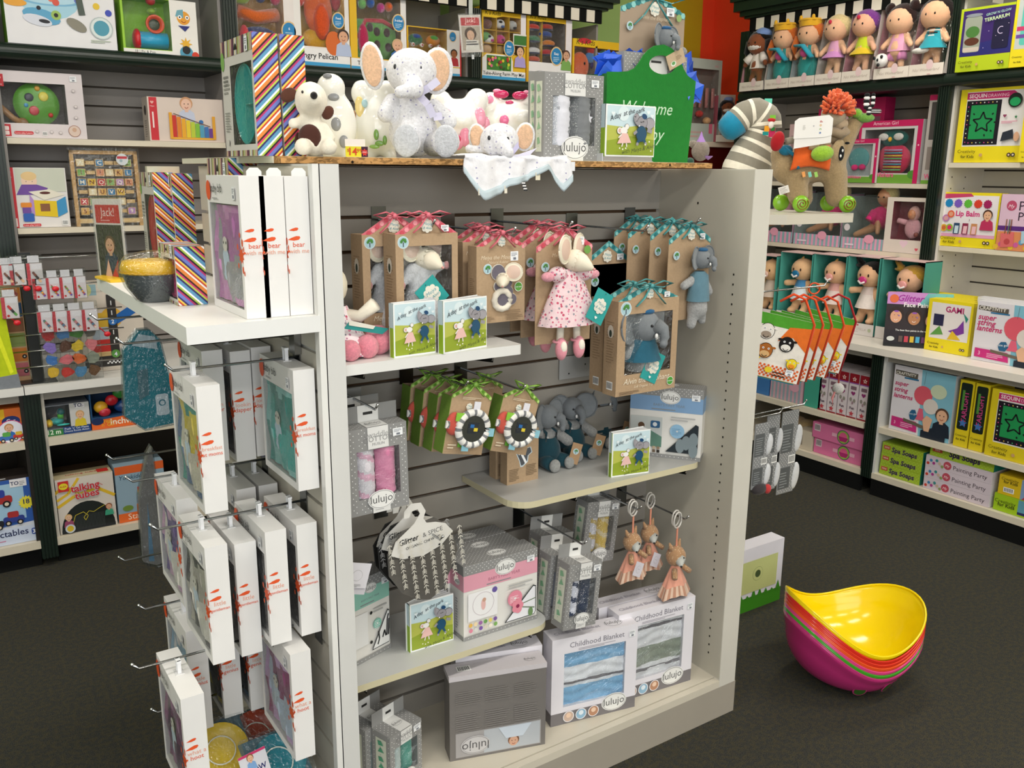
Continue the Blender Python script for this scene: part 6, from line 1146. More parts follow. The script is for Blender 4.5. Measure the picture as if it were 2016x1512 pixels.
def f_log(k):W=k.w;k.rect(.0,0,.05,1,'#e8a020');k.rect(.82,0,1,1,'#eee6e2');blue_badge(k,.9,.42,W*.11,'6');k.kid(.9,.16,W*.09,'#e2b090','#c99060')
t,w_,h_=LBX('box of soft log and critters right of the second green post',463,585,-45,62+78,D4,3.93,.11,YEL,f_log,win=(.05,.05,.82,.98),inner='#b98a3a')
b=MB();b.tube([(w_*.12,.03,h_*.62),(w_*.4,.02,h_*.56),(w_*.75,.03,h_*.62)],h_*.085,'#d96a2f',12);b.ball((w_*.2,.035,h_*.8),(w_*.14,.02,h_*.09),'#8fae2f');b.ball((w_*.5,.035,h_*.85),(w_*.1,.02,h_*.1),'#2f3f7a');b.ball((w_*.74,.035,h_*.82),(w_*.08,.02,h_*.08),'#c8305a');b.ball((w_*.45,.035,h_*.3),(w_*.34,.02,h_*.16),'#22306a');b.ball((w_*.2,.02,h_*.3),(w_*.08,.02,h_*.16),'#e0404a');b.obj('soft_toys','plush',t,True)
def f_pel(k):W=k.w;k.rect(0,0,1,.2,'#f1efee');k.rect(0,0,1,.055,'#3f9fd0');k.text('Hungry Pelican',.38,.095,W*.13,'#222',bold=.015,fit=.85);k.rect(.0,.2,.12,.98,'#f0ece8');blue_badge(k,.8,.52,W*.1,'Feed');k.circ(.7,.27,W*.15,'#d96a2a',W*.2);k.kid(.88,.35,W*.1,'#e0aa88','#3a2a22','#b8c4e0')
t,w_,h_=LBX('boxed orange soft pelican on the green deck above the puppy',583,690,-60,135,D4,3.93,.11,'#efe9e4',f_pel,win=(.12,.22,.92,.99),inner='#d9b02f')
b=MB();b.ball((w_*.5,.04,h_*.62),(w_*.26,.03,h_*.26),'#e86a2a');b.ball((w_*.52,.015,h_*.5),(w_*.15,.02,h_*.2),'#e0582a');b.ball((w_*.5,.05,h_*.32),(w_*.3,.03,h_*.12),'#e8b02a');b.ball((w_*.84,.05,h_*.8),(w_*.1,.02,h_*.16),'#b8303a');b.ball((w_*.2,.05,h_*.8),(w_*.1,.02,h_*.15),'#d8402a');b.obj('soft_pelican','plush',t,True)
def f_toot(k):W=k.w;k.rect(0,0,.1,1,YEL);k.rect(0,0,1,.13,'#f1efee');k.rect(0,0,1,.045,'#3f9fd0');k.text('Take-Along',.32,.06,W*.09,'#222',bold=.015);k.rect(.9,.13,1,1,'#f0ece8');blue_badge(k,.86,.55,W*.1,'3-sided');k.kid(.83,.3,W*.09,'#e2b090','#d9b088','#3f6fb0')
t,w_,h_=LBX('boxed shape sorter bag with red and green panels behind the big elephant ears',692,801,-50,138,D4,3.93,.11,YEL,f_toot,win=(.12,.14,.9,.98),inner='#8a6a2a')
b=MB();b.box(w_*.14,.02,h_*.15,w_*.84,.06,h_*.56,'#5aa63a');b.tube([(w_*.16,.02,h_*.35),(w_*.3,.018,h_*.55),(w_*.6,.018,h_*.56),(w_*.82,.02,h_*.5)],h_*.025,'#c8303a',8);b.ball((w_*.24,.012,h_*.34),(w_*.09,.02,h_*.17),'#c02f5a')
for u,v in((.5,.44),(.68,.44),(.5,.3),(.7,.28),(.38,.48)):b.ball((w_*u,.019,h_*v),(w_*.06,.004,h_*.05),'#3a2226',8,6)
for u,v,c in((.25,.72,'#6fb85a'),(.4,.74,'#2f5fae'),(.58,.7,'#c83a8a'),(.72,.72,'#e8682a'),(.6,.9,'#6f5ac0'),(.8,.88,'#e0404a')):b.ball((w_*u,.02,h_*v),(w_*.07,.02,h_*.055),c,10,7)
b.obj('shape_bag','plush',t,True)
def f_veh(k):W=k.w;k.rect(.73,.22,.98,1,'#f0ebe6');k.rect(0,0,1,.2,'#f1efee');k.rect(0,0,1,.08,'#3f9fd0');k.text('Vehicles',.5,.11,W*.1,'#222',bold=.015);k.rect(.975,0,1,1,'#c8202a');blue_badge(k,.84,.86,W*.06,'');k.kid(.86,.5,W*.06,'#a8683f','#2a1d18','#b8303a')
t,w_,h_=LBX('low box of four soft vehicles behind the right ear of the plush elephant',803,908,50,152,D4,3.93,.11,YEL,f_veh,win=(.02,.22,.73,.98),inner='#caa23a')
b=MB()
for u,v,c,c2 in((.2,.75,'#2f7a4a','#2f4f9a'),(.52,.75,'#e8902a','#5fae4a'),(.2,.45,'#c8303a','#e0b03a'),(.55,.45,'#e8c02a','#5f9ac8')):
 b.ball((w_*u,.03,h_*v),(w_*.13,.025,h_*.12),c,12,8);b.ball((w_*u,.02,h_*v+h_*.05),(w_*.08,.02,h_*.06),c2,10,7)
 for q in(-.08,.08):b.ball((w_*(u+q),.012,h_*(v-.12)),(w_*.035,.01,h_*.045),'#ece4dc',10,7);b.ball((w_*(u+q),.004,h_*(v-.12)),(w_*.014,.006,h_*.018),'#c83a3a',8,6)
b.obj('soft_vehicles','plush',t,True)
a=on(903,106,1,3.8);sign('red and white boy photo sign in a clear holder above the green deck',(on(909,106,1,3.78).x,3.78,on(909,104,1,3.78).z),on(950,100,1,3.78).x-on(909,100,1,3.78).x,on(909,30,1,3.78).z-on(909,104,1,3.78).z,-.08,False,-.1)
p=on(925,26,1,3.79);t=MB();t.box(p.x-.008,3.785,p.z-.02,p.x+.012,3.788,2.36,'#c9ccc8');tag(t.obj('hanging_strip','gloss'),'clear plastic strip holding the boy photo sign from the cornice','strip')
def kslogo(k,u=.2,v=.93):W=k.w;k.poly(((0,1),(.5,1),(.46,.88),(.3,.85),(0,.85)),'#e8c01f');k.circ(u+.02,.965,W*.13,'#c8303a',W*.04);k.text("K's Kids",u+.04,.885,W*.11,'#4a3a10',ital=.2)
def f_farm(k):W=k.w;k.rect(0,0,1,.14,'#f1efee');k.rect(0,0,1,.06,'#3f9fd0');k.text('Take-Along Farm Play Mat',.5,.075,W*.115,'#1f1f1f',bold=.015,fit=.96);k.rect(.88,.5,1,1,'#efe9ea');kslogo(k);k.poly(((.0,.12),(.0,.3),(.1,.36),(.65,.36),(.7,.28),(.7,.12)),'#eceae4');k.rect(.1,.14,.66,.34,'#3f7a2f');
def f_farm2(k):
 f_farm(k);W=k.w;rn=random.Random(9)
 for i in range(26):k.circ(rn.uniform(.13,.63),rn.uniform(.16,.32),W*.03,rn.choice(('#7fb83a','#b8302f','#2f5a1f','#e0d03a','#6a3a2a','#e06a8a')),n=8)
 blue_badge(k,.6,.45,W*.11,'Easy');k.kid(.85,.42,W*.09,'#e2b48e','#1d1a1a','#b0a0d8');k.rect(.68,.5,.99,.66,'#e9e4dc');k.rect(.7,.51,.99,.64,'#3f7a35')
t,w_,h_=LBX('farm play mat box under the checker frieze',949,1034,10,163,D4,3.93,.12,YEL,f_farm2,win=(.03,.37,.88,.88),inner='#c79a2f')
b=MB();
for z in(.5,.68):b.box(w_*.03,.004,h_*z,w_*.88,.05,h_*z+.003,'#dcae2f')
for x in(.33,.62):b.box(w_*x,.004,h_*.37,w_*x+.003,.05,h_*.88,'#dcae2f')
b.obj('divider','card',t);b=MB()
for u,v,c in((.18,.77,'#7a4a3a'),(.47,.79,'#e6e6ea'),(.75,.79,'#c9c9c9'),(.15,.6,'#5aa64a'),(.22,.57,'#ecebea'),(.48,.58,'#d94a90'),(.17,.43,'#e2b98a'),(.47,.43,'#c9a05a')):b.ball((w_*u,.03,h_*v),(w_*.11,.02,h_*.065),c,12,8)
for u,v,c in((.45,.81,'#22242a'),(.5,.75,'#4f6fb0'),(.78,.75,'#22242a'),(.2,.6,'#1c1c20'),(.26,.55,'#d84a9a'),(.5,.57,'#7a2a50')):b.ball((w_*u,.014,h_*v),(w_*.04,.01,h_*.02),c,8,6)
b.obj('soft_animals','plush',t,True)
def f_cars(k):W=k.w;k.rect(0,0,1,.3,'#f1efee');k.rect(0,0,1,.06,'#3f9fd0');k.text('Take-Along',.3,.09,W*.13,'#1f1f1f',bold=.015);k.rect(0,0,.05,1,'#d9a81f');kslogo(k);blue_badge(k,.66,.4,W*.12,'Easy');k.rect(.86,.3,1,.98,'#efe9ea');k.kid(.88,.42,W*.08,'#d8a888','#5a3a2a','#7fae5a')
t,w_,h_=LBX('box of soft cars and buses, right of the farm play mat box',1036,1123,18,172,D4,3.93,.12,YEL,f_cars,win=(.05,.3,.86,.86),inner='#5a4a3a')
b=MB()
for u,v,c in((.2,.78,'#d8402f'),(.5,.8,'#c8402a'),(.48,.7,'#2f4f9a'),(.22,.62,'#2f7a4a'),(.55,.58,'#e0822a'),(.22,.46,'#e9e4e4'),(.52,.45,'#c82f3a'),(.22,.34,'#d8502a')):b.ball((w_*u,.03,h_*v),(w_*.14,.025,h_*.05),c,12,8);b.ball((w_*u,.022,h_*(v-.035)),(w_*.13,.02,h_*.015),'#22305a',10,6)
b.box(w_*.36,.01,h_*.3,w_*.37,.05,h_*.86,'#dcae2f');b.obj('soft_cars','plush',t,True)
def f_fish(k):W=k.w;k.rect(0,0,1,.16,'#f1efee');kslogo(k);k.rect(.92,0,1,1,'#efe6e0');blue_badge(k,.95-.05,.45,W*.08,'')
t,w_,h_=LBX('low box with an orange soft fish toy behind the star swaddle box',1126,1226,75,178,D4,3.93,.12,YEL,f_fish,win=(.03,.14,.92,.84),inner='#b9823a')
b=MB();b.ball((w_*.2,.03,h_*.45),(w_*.17,.025,h_*.3),'#e8682a')
for u,v,c in((.4,.65,'#4f8ac8'),(.5,.5,'#3a2f7a'),(.62,.5,'#6fae3a'),(.55,.25,'#4fa0c8'),(.75,.4,'#e8a02a'),(.8,.6,'#e8602a'),(.66,.72,'#2f7a6a'),(.42,.82,'#c83a3a'),(.7,.18,'#8fbf3a')):b.ball((w_*u,.03,h_*v),(w_*.1,.02,h_*.12),c,10,7)
b.ball((w_*.24,.004,h_*.5),(.006,.004,.008),'#1c1a1a',8,6);b.obj('soft_fish','plush',t,True)
YS=3.95
def hape(k,u,v,s):k.rect(u,v,u+s/k.w,v+s*1.3/k.h,'#c8303a');k.heart(u+s*.5/k.w,v+s*.85/k.h,s*.3,'#e9a8a0');k.text('Hape',u+s*.5/k.w,v+s*.12/k.h,s*.32,'#f0dcd8')
def f_hp1(k):W=k.w;hape(k,.03,.76,.034);k.rect(.03,.02,.16,.2,'#c8303a');k.rr(.05,.11,.14,.17,.003,'#f0dcd8');k.rr(.05,.04,.14,.1,.003,'#f0dcd8');k.rr(.19,.05,.4,.1,.006,'#c8303a');k.text('Love play Learn',.295,.06,.011,'#f2dcd8',fit=.18);k.ring(.86,.12,.022,'#9c6a5a','#d8c2b4',.002);k.circ(.86,.14,.008,'#caa58c');k.bars(.5,.04,.55,.1);k.sticker(.9,.92,.024,.02);[k.ring(u,v,.006,'#8a7f7c','#dcd3d2',.0008)for u,v in((.44,.1),(.6,.1),(.7,.09),(.89,.74),(.9,.5),(.89,.33))]
t,w_,h_=LBX('white window box with green shape sorter and wooden hammer',-6,172,137,271,1.6086,YS,.09,'#d8cfd0',f_hp1,win=(.06,.22,.8,.83),inner='#5b5654')
b=MB();b.lathe([(0,.012),(h_*.24,.012),(h_*.31,.0),(h_*.33,-.004)],'#5fa03a',30,(w_*.48,.035,h_*.52),Matrix.Rotation(math.pi/2,3,'X'));b.tube([(w_*.05,.03,h_*.5),(w_*.2,.03,h_*.3),(w_*.3,.03,h_*.22)],.012,'#a97f58',10);b.ball((w_*.3,.03,h_*.22),(.022,.012,.022),'#8f6a4a')
for u,v,c,r in((.4,.62,'#3a3a4a',.016),(.56,.64,'#e0d04a',.018),(.44,.42,'#c8404a',.018),(.62,.36,'#c8302f',.009),(.36,.5,'#4f9ac8',.008),(.5,.76,'#d9a02f',.01)):b.ball((w_*u,.022,h_*v),(r,.004,r),c,10,6)
b.obj('sorter_toy','satin',t,True)
def f_hp2(k):
 W=k.w;k.rect(0,0,1,1,'#d9c9be');k.rect(.02,.02,.12,.99,'#c8303a');hape(k,.02,.76,.024);k.lines(.05,.3,.08,.7,1,'#f0dcd8',.9);k.kid(.5,.86,.024,'#e6bca6','#c9966e','#c3c9dc');k.rr(.27,.05,.86,.1,.003,'#e0a83a')
 for i,c in enumerate(('#c8352a','#e0822a','#e8a82a','#e6c82f','#b8c83a','#7fb83a','#4f9ab8','#3a6fae','#6a3a8a')):h0=.62-.035*i;k.rect(.3+.06*i,.1,.355+.06*i,h0-.02,c)
 k.rect(.26,.06,.3,.66,'#dfa02f');k.rect(.83,.06,.87,.6,'#dfa02f');k.circ(.68,.46,.009,'#2f6fae');k.line([(.32,.64),(.55,.5),(.8,.36)],.003,'#5a3a34')
LBX('box with a rainbow pound and tap bench under the green deck',296,444,190,279,1.6086,YS,.1,'#c9beb2',f_hp2,faces={'L':lambda k:(k.circ(.5,.7,.02,'#4a3f3a'),k.lines(.3,.1,.7,.5,8,'#8f857c'))})
def f_cube(k):
 W=k.w;k.rect(0,0,1,1,'#dfdbd8');k.rect(.0,0,.14,1,'#c8303a');hape(k,.0,.82,.026);k.rect(.02,.02,.12,.16,'#e9d0cc');k.rect(.16,.6,.98,.99,'#c9cdbd');k.circ(.38,.78,W*.13,'#e8c8b0',W*.14);k.circ(.38,.86,W*.13,'#e0c08a',W*.08);k.poly(((.15,.55),(.6,.55),(.68,.66),(.5,.72),(.25,.72)),'#6f4a9a');k.circ(.33,.77,.0016,'#333',n=6);k.circ(.43,.77,.0016,'#333',n=6)
 k.poly(((.35,.6),(.7,.64),(.95,.55),(.6,.46)),'#e6e0cf');k.circ(.62,.58,W*.09,'#5a2a26',W*.025);k.poly(((.42,.46),(.8,.44),(.8,.17),(.42,.2)),'#e0c020');k.poly(((.8,.44),(.96,.52),(.97,.25),(.8,.17)),'#3f8fc0');k.rect(.52,.27,.68,.4,'#8a5a3a');k.poly(((.36,.56),(.42,.46),(.42,.2),(.36,.28)),'#b08ac8');k.rr(.2,.34,.38,.42,.004,'#e08a2f');k.rect(.22,.24,.36,.34,'#6f4a9a');k.rr(.22,.1,.4,.24,.006,'#2f5fb0');k.rr(.2,.02,.5,.065,.004,'#c8303a');k.text('Love play Learn',.35,.03,.01,'#f3dcd8',fit=.26);k.bars(.86,.03,.96,.12)
LBX('white box showing a child with a yellow and blue shape cube',22,140,330,449,1.2706,YS,.08,'#dfdbd8',f_cube)
a0,a1=on(152,449,1,YS),on(283,447,1,YS);zt_=zat(a0,135,295);t=thing('alphabet_abacus','wooden alphabet block abacus in clear wrap leaning on the lower cream shelf','toy',fr((a0.x,YS-.005,1.2706),lean=-.06));w_,h_=a1.x-a0.x,zt_-1.2706
b=MB();b.box(0,0,0,.014,.02,h_,'#c9a06a');b.box(w_-.014,0,0,w_,.02,h_,'#c9a06a');b.box(.014,.002,.012,w_-.014,.018,.03,'#d9b880');b.box(0,0,h_-.014,w_,.02,h_,'#c9a06a');b.obj('frame','wood',t)
letters=['A-BC','I-IJKL','MNOPQR','-TUVW-','XYZ*#-','5-69-9'];cols=('#d9a85a','#3f7fae','#e0b83a','#c8404a','#7fae5a','#b88ac0','#d8906a','#e6d6b0')
rn=random.Random(2);n6=6;bw=(w_-.045)/6.6
for r in range(6):
 zc_=h_*(.2+.128*r);rod=MB();rod.tube([(.01,.01,zc_),(w_-.01,.01,zc_)],.0016,'#b98f5a',5);rod.obj('rod','metal',t)
 row='A C  L' if r==5 else ''.join((letters[5-r]+'------')[:6])
 for c in range(6):
  ch=row[c];col_=cols[(r*3+c)%8]if ch not in '- ' else '#d9bc8c';x=.021+c*(w_-.042)/6;b=MB();hh_=bw*(.92 if ch not in '- ' else .45);b.box(x,0,zc_-hh_/2,x+bw,.02,zc_+hh_/2,'#d3b07a');o=b.obj('letter_block','wood',t)
  if ch not in '- ':m=MB();k=K(m,bw,bw,lambda u,v,o_,x=x,z=zc_:(x+u*bw,-o_,z-bw*.46+v*bw*.92));k.rr(.08,.08,.92,.92,.002,col_);k.text(ch,.5,.25,bw*.75,'#f2ead8' if(r+c)%2 else '#7a3a2a',bold=.02);m.obj('letter_print','card',o)
f=MB();f.box(-.004,-.012,-.001,w_+.004,.026,h_+.012,'#fff');f.obj('wrap','film',t);m=MB();k=K(m,.05,.05,lambda u,v,o:(w_*.66+.05*u,-.0135-o,h_*.8+.05*v));k.circ(.5,.5,.023,'#cdd3d6');k.rect(.12,.55,.88,.75,'#b83a45');k.circ(.4,.4,.006,'#9ab0b8');m.obj('round_sticker','card',t)
LBX('narrow red edged game box beside the abacus',291,309,375,446,1.2706,YS,.16,'#c8303a',lambda k:(k.rr(.15,.75,.85,.93,.002,'#eec8c4'),k.lines(.4,.3,.6,.7,1,'#f0d8d4',.9)),faces={'L':lambda k:k.rect(0,0,1,1,'#2d2422')})
def minipack(lab,px0,py0,px1,py1,Y,body,kidc,loop=None,group='mini packs with white price tags'):
 a,b_=on(px0,py1,1,Y),on(px1,py0,1,Y);w,h=b_.x-a.x,b_.z-a.z;t=thing('mini_pack',lab,'toy',fr((a.x,Y,a.z)),group);carton(t,w,h*.72,.018,body)
 f=MB();f.box(-.002,-.002,-.002,w+.002,.02,h,'#fff');f.obj('clear_pack','film',t)
 b=MB();b.box(w*.12,.004,h*.74,w*.85,.005,h*.97,'#d8d6da');b.obj('price_tag','card',t);kc=kidc
 prints(t,w,h*.72,.018,{'F':lambda k:(k.rect(0,0,.22,1,'#c8404a'),k.rr(.3,.72,.95,.97,.002,'#e2dee2'),[k.circ(.35+.5*((i*37)%10)/10,.12+.5*((i*53)%10)/10,w*.09,kc[i%len(kc)],n=8)for i in range(10)])})
 if loop:b=MB();b.tube([(w*.1,.01,h*.7),(w*loop,.004,h*.1),(w*(loop+.4),.0,-h*.12)],.0022,'#c8202f',6);b.ball((w*(loop+.5),-.004,-h*.16),(.012,.006,.01),'#d0202c',12,8);o=b.obj('red_cord','satin',t,True)
 return t
KC1=('#c8302f','#6a4a9a','#e0a02f','#5f9a4a','#e0682a','#3f6fae');KC2=('#8f3a3a','#5a8a5a','#d9c0b0','#4f6f8a','#b8707a')
for i in range(4):minipack('mini pack of coloured stacking men, %s in the upper row'%('first','second','third','last')[i],67+27*i,532-i*1.5,88+26*i,590-i,3.6,'#dcd3d6',KC1)
for i in range(4):minipack('mini pack of farm figures, %s in the lower row'%('first','second','third','last')[i],77+29*i,598-i*2,102+29*i,655-i,3.585,'#dcd3d6',KC2,1.0 if i==3 else None)
for i,(x0,y0)in enumerate(((0,506),(22,503),(56,501))):minipack('mini pack with wooden clown figure, %s at the picture edge'%('leftmost','second','third')[i],x0,y0,x0+24,562,3.6,'#d9d2d2',('#7a4a3a','#d9b08a','#3a2f2a'),1.2)
minipack('mini pack with toy tractor and red cord low at the picture edge',6,568,32,628,3.58,'#d9d2d2',('#c8302f','#5a9a4a','#2a2a2a'),.3)
def cutters(lab,px,cs):
 a=on(px,755,1,3.6);t=thing('figure_pack',lab,'toy',fr((a.x,3.6,max(a.z,.7212))),'clear packs of coloured wooden animals');w,h=.064,.24;f=MB();f.box(0,0,0,w,.02,h,'#fff');f.obj('clear_pack','film',t)
 for i,c in enumerate(cs):
  b=MB();rn=random.Random(i+px);p=[(w*.5+(.016+.012*rn.random())*math.cos(q*.7),.0+h*(.14+.2*i)+(.014+.012*rn.random())*math.sin(q*.7))for q in range(9)];b.prism(p,.006,.014,c);b.obj('wooden_animal','wood',t)
for px,cs,nm in((88,('#dcb22f','#3f74b8','#8a72c0','#b8302f'),'leftmost'),(118,('#c8382f','#d87078','#5a3a2a','#4f86c0'),'second'),(144,('#4f86b0','#d8682f','#d9b82f','#4f8a3a'),'third'),(170,('#6a4a2f','#8a9080','#d87a80','#6f6a5f'),'rightmost')):cutters('clear pack of wooden animals under the mini packs, '+nm,px,cs)
t=thing('wire_rack','chrome wire rack behind the clear packs above the left counter','rack',fr((on(2,690,1,3.64).x,3.64,.7205)))
for i,z in enumerate((.06,.12,.18,.26,.36,.46)):b=MB();b.tube([(0,0,z),(.42,0,z)],.003,'#b8bab8',6);b.obj('wire','metal',t,True)
b=MB();b.box(.09,.006,0,.13,.02,.48,'#1a1c1a');b.box(.05,-.02,0,.17,.05,.004,'#1a1c1a');b.obj('upright','satin',t)
a=on(60,700,1,3.55)
t,w_,h_=LBX('tall picture puzzle of stacked blocks behind the hanging mini packs',25,62,560,752,.7206,3.7,.03,'#c9a07a',lambda k:[k.rect(.1,.05+.155*i,.95,.19+.155*i,c)for i,c in enumerate(('#c8707a','#d9843a','#8a9a5a','#8a5a3a','#2f5a8a','#d9822f'))]+[k.circ(.8,.1+.155*i,.008,'#1c1c1c')for i in range(2)]+[k.circ(.8,.1+.155*i,.003,'#e6e0d6')for i in range(2)]+[k.star(.55,.9,.02,'#b8402f',4,.7)])
t,w_,h_=LBX('road train set box numbered 2 and 4 on the left counter',168,292,558,742,.7206,3.72,.09,'#cfc4b6',lambda k:(k.rect(.02,.86,.3,.98,'#8fb0b8'),k.circ(.14,.92,.02,'#c9c88a',.024),k.circ(.5,.6,.04,'#d9a83a'),k.rect(.2,.5,.5,.66,'#d9b03a'),k.poly(((.52,.5),(.95,.66),(.99,.74),(.9,.76),(.5,.6)),'#2060a8'),k.rect(.18,.34,.42,.5,'#a8b4c0'),k.rect(.15,.2,.5,.36,'#b8302a'),k.rect(.1,.12,.5,.22,'#d9b880'),k.circ(.88,.28,.02,'#3f7a2f',.03),k.rect(.44,.16,.58,.86,'#33302e'),k.rect(.02,.05,.85,.17,'#33302e'),[k.rect(.5,.3+.11*i,.515,.35+.11*i,'#e6e6e6')for i in range(5)],k.circ(.51,.56,.016,'#2f6fb8'),k.text('2',.51,.535,.022,'#fff',bold=.02),k.circ(.51,.19,.016,'#5f9a4a'),k.text('4',.51,.165,.022,'#eef',bold=.02),[k.rect(.36+.03*i,.08+.016*(i%2),.39+.03*i,.096+.016*(i%2),'#e6e6e6')for i in range(14)],k.circ(.17,.02,.008,'#c83a2f')))
b=MB();a=on(0,752,1,3.55);t=thing('zip_pouch','lime and grey zip pouch at the left picture edge on the counter','pouch',fr((a.x-.05,3.595,.7206)));b.prism([(0,0),(.115,0),(.11,.05),(.09,.32),(0,.33)],0,.05,'#b8c81f');b.prism([(0,0),(.117,0),(.113,.05),(0,.04)],-.001,.051,'#7d8288');b.obj('pouch_body','fabric',t);m=MB();k=K(m,.11,.3,lambda u,v,o:(u*.11,-o,v*.3));k.poly(((.3,1),(.45,1),(.9,.2),(.8,.17)),'#dfe62f');k.rect(.3,.85,.5,.95,'#1f8f8c');m.obj('trim','fabric',t)
LZ=.5086;YBF=3.64
TO=lambda k,u,v,s=.02:(k.rect(u-.09,v-.05,u+.12,v+.07,'#e6e4e6'),k.text('TO',u-.03,v-.02,s,'#1f2f5a',bold=.02),k.lines(u+.03,v-.03,u+.1,v+.04,3,'#999'))
LBX('orange and yellow toy car box at the left picture edge in the base cabinet',-40,58,812,903,LZ,YBF,.14,'#e0702a',lambda k:(k.rect(0,.7,.6,1,'#e8b81f'),k.circ(.72,.62,.03,'#1f2f6a',.02),k.text('Car',.72,.58,.02,'#fff'),k.ring(.7,.3,.045,'#c8407a','#e6e6f0',.003),k.kid(.66,.42,.014,'#e0b090','#c08a50','#2f6fb8'),wheeltoy(k,.6,.14,.05,'#3f6fb8','#5aa64a'),wheeltoy(k,.85,.16,.04,'#c83a2f','#d9b83a')))
def f_plane(k):k.rect(0,0,.38,.2,'#2f7a3f');k.rect(.38,0,1,.24,'#1d3f7a');k.text('12 m',.18,.05,.024,'#e8f0e0',bold=.02);k.text("Push 'n' Go Plane",.68,.14,.012,'#dfe6f2',fit=.55);k.text('Douce Route Avion',.68,.06,.012,'#dfe6f2',fit=.55);k.rect(.56,.24,1,1,'#c9c9c6');TO(k,.78,.88);k.kid(.78,.6,.014,'#e2b48e','#caa06a','#d9c02f')
t,w_,h_=LBX('blue and green box with turquoise push and go plane',95,184,800,886,LZ,YBF,.12,'#7d828a',f_plane,win=(.02,.22,.56,.97),inner='#5d626a')
b=MB();b.ball((w_*.28,.03,h_*.42),(w_*.16,.03,h_*.13),'#1f9a9a');b.ball((w_*.1,.02,h_*.38),(w_*.09,.02,h_*.13),'#e0b82f');b.ball((w_*.03,.02,h_*.36),(w_*.04,.02,h_*.07),'#c82f2a');b.box(w_*.3,.01,h_*.52,w_*.42,.03,h_*.66,'#4fb83a');b.ball((w_*.38,.02,h_*.72),.014,'#1f6a72');b.ball((w_*.4,.005,h_*.32),(w_*.15,.008,h_*.03),'#2fb0a8');b.obj('toy_plane','satin',t,True)
def f_inch(k):k.poly(((0,0),(1,0),(1,.34),(.85,.3),(.7,.3),(0,.22)),'#e2682a');k.text('Inchworm',.5,.08,.036,'#f6e6d0',bold=.02,fit=.5);k.text('Press',.2,.15,.02,'#e8b02f',bold=.01);k.text("n' Go",.21,.06,.02,'#e8b02f',bold=.01);k.circ(.08,.2,.022,'#1f2f5a',.014)
t,w_,h_=LBX('orange and navy toy box with red and yellow wheels',184,330,768,868,LZ,YBF,.14,'#204a72',f_inch,win=(.02,.3,.98,.98),inner='#1d3f66',film=False)
b=MB();b.ball((w_*.15,.02,h_*.52),(.026,.02,.024),'#e0a82a');b.ball((w_*.19,.008,h_*.4),(.022,.012,.018),'#b8283a');b.ball((w_*.3,.02,h_*.66),(.024,.016,.022),'#c0202f');b.ball((w_*.42,.02,h_*.84),(.028,.016,.026),'#2f7a2f');b.ball((w_*.55,.04,h_*.45),(.06,.02,.03),'#1f4a8a');b.obj('inchworm_toy','satin',t,True)
LZ2=.1086
def f_con(k):k.rect(0,.0,1,.25,'#c9d3e6');k.poly(((0,.25),(1,.32),(1,1),(0,1)),'#2f5aa8');k.rect(.3,.38,.82,.94,'#9fc4dc');k.rect(.32,.36,.34,.94,'#b8303a');k.text('Constructables',.42,.13,.045,'#1f2a55',bold=.01,fit=.8);k.lines(.2,.06,.7,.09,1,'#c87a9a');k.rr(.86,.1,.97,.2,.006,'#2f4fa0');k.text('3+',.915,.12,.022,'#fff',bold=.02);TO(k,.75,.93);k.star(.84,.62,.028,'#e6d83a',14,.75);k.text('18',.84,.6,.026,'#1f2a55',bold=.02);[wheeltoy(k,u,v,s,c,r)for u,v,s,c,r in((.5,.72,.09,'#a8302f','#2f3f9a'),(.66,.4,.07,'#2f3f8a','#a8302f'),(.4,.36,.07,'#22242a','#d9a82f'))]
t,w_,h_=LBX('blue building toy box at the bottom left corner of the base cabinet',-75,87,960,1068,LZ2,YBF,.14,'#d3d8e2',f_con,faces={'T':lambda k:(k.rect(0,0,1,1,'#3a3330'),k.lines(.1,.1,.9,.3,1,'#ccc'))})
def f_talk(k):
 k.rect(0,0,1,1,'#d8cfc4');k.arc(.15,.6,.05,0,180,.012,'#e0b82f');k.line([(0,.62),(.2,.72),(.4,.98)],.01,'#e0b82f');k.line([(.0,.5),(.3,.66),(.7,.75),(1,.56)],.012,'#e0b82f');k.poly([(.5+.47*math.cos(math.pi*i/14),.02+.52*math.sin(math.pi*i/14))for i in range(15)],'#1e2320');k.rect(.03,.0,.97,.06,'#23272a')
 for i in range(22):k.line([(.25+.025*i,.04),(.25+.025*i,.3)],.0012,'#4f5454')
 k.rect(.04,.78,.22,.97,'#c8302a');k.circ(.13,.875,.016,'#e6d82f',.013);k.text('ALEX',.13,.86,.01,'#c8302a',bold=.02)
 for q,c in((.012,'#8a8f94'),(.006,'#f2eeea')):k.text('talking',.5,.76,.048,c,bold=.03+q*3,rot=.06,fit=.5);k.text('tubes',.52,.62,.048,c,bold=.03+q*3,rot=.06,fit=.42)
 k.text('talking',.5,.76,.048,'#c8303a',bold=.025,rot=.06,fit=.5);k.text('tubes',.52,.62,.048,'#c8303a',bold=.025,rot=.06,fit=.42);k.line([(.22,.16),(.28,.32),(.42,.36),(.5,.28),(.45,.2),(.42,.26),(.52,.36),(.6,.33),(.7,.38),(.8,.42)],.0022,'#c9b83a');k.kid(.16,.3,.012,'#e0b898','#d9b070','#9a4a6a');k.kid(.87,.38,.011,'#d8a888','#8a4a2a','#3f9a7a');k.circ(.17,.1,.018,'#c9d0d8');k.circ(.17,.1,.012,'#d9b82f');k.line([(.7,.8),(.74,.84),(.8,.8)],.0018,'#c83a3a')
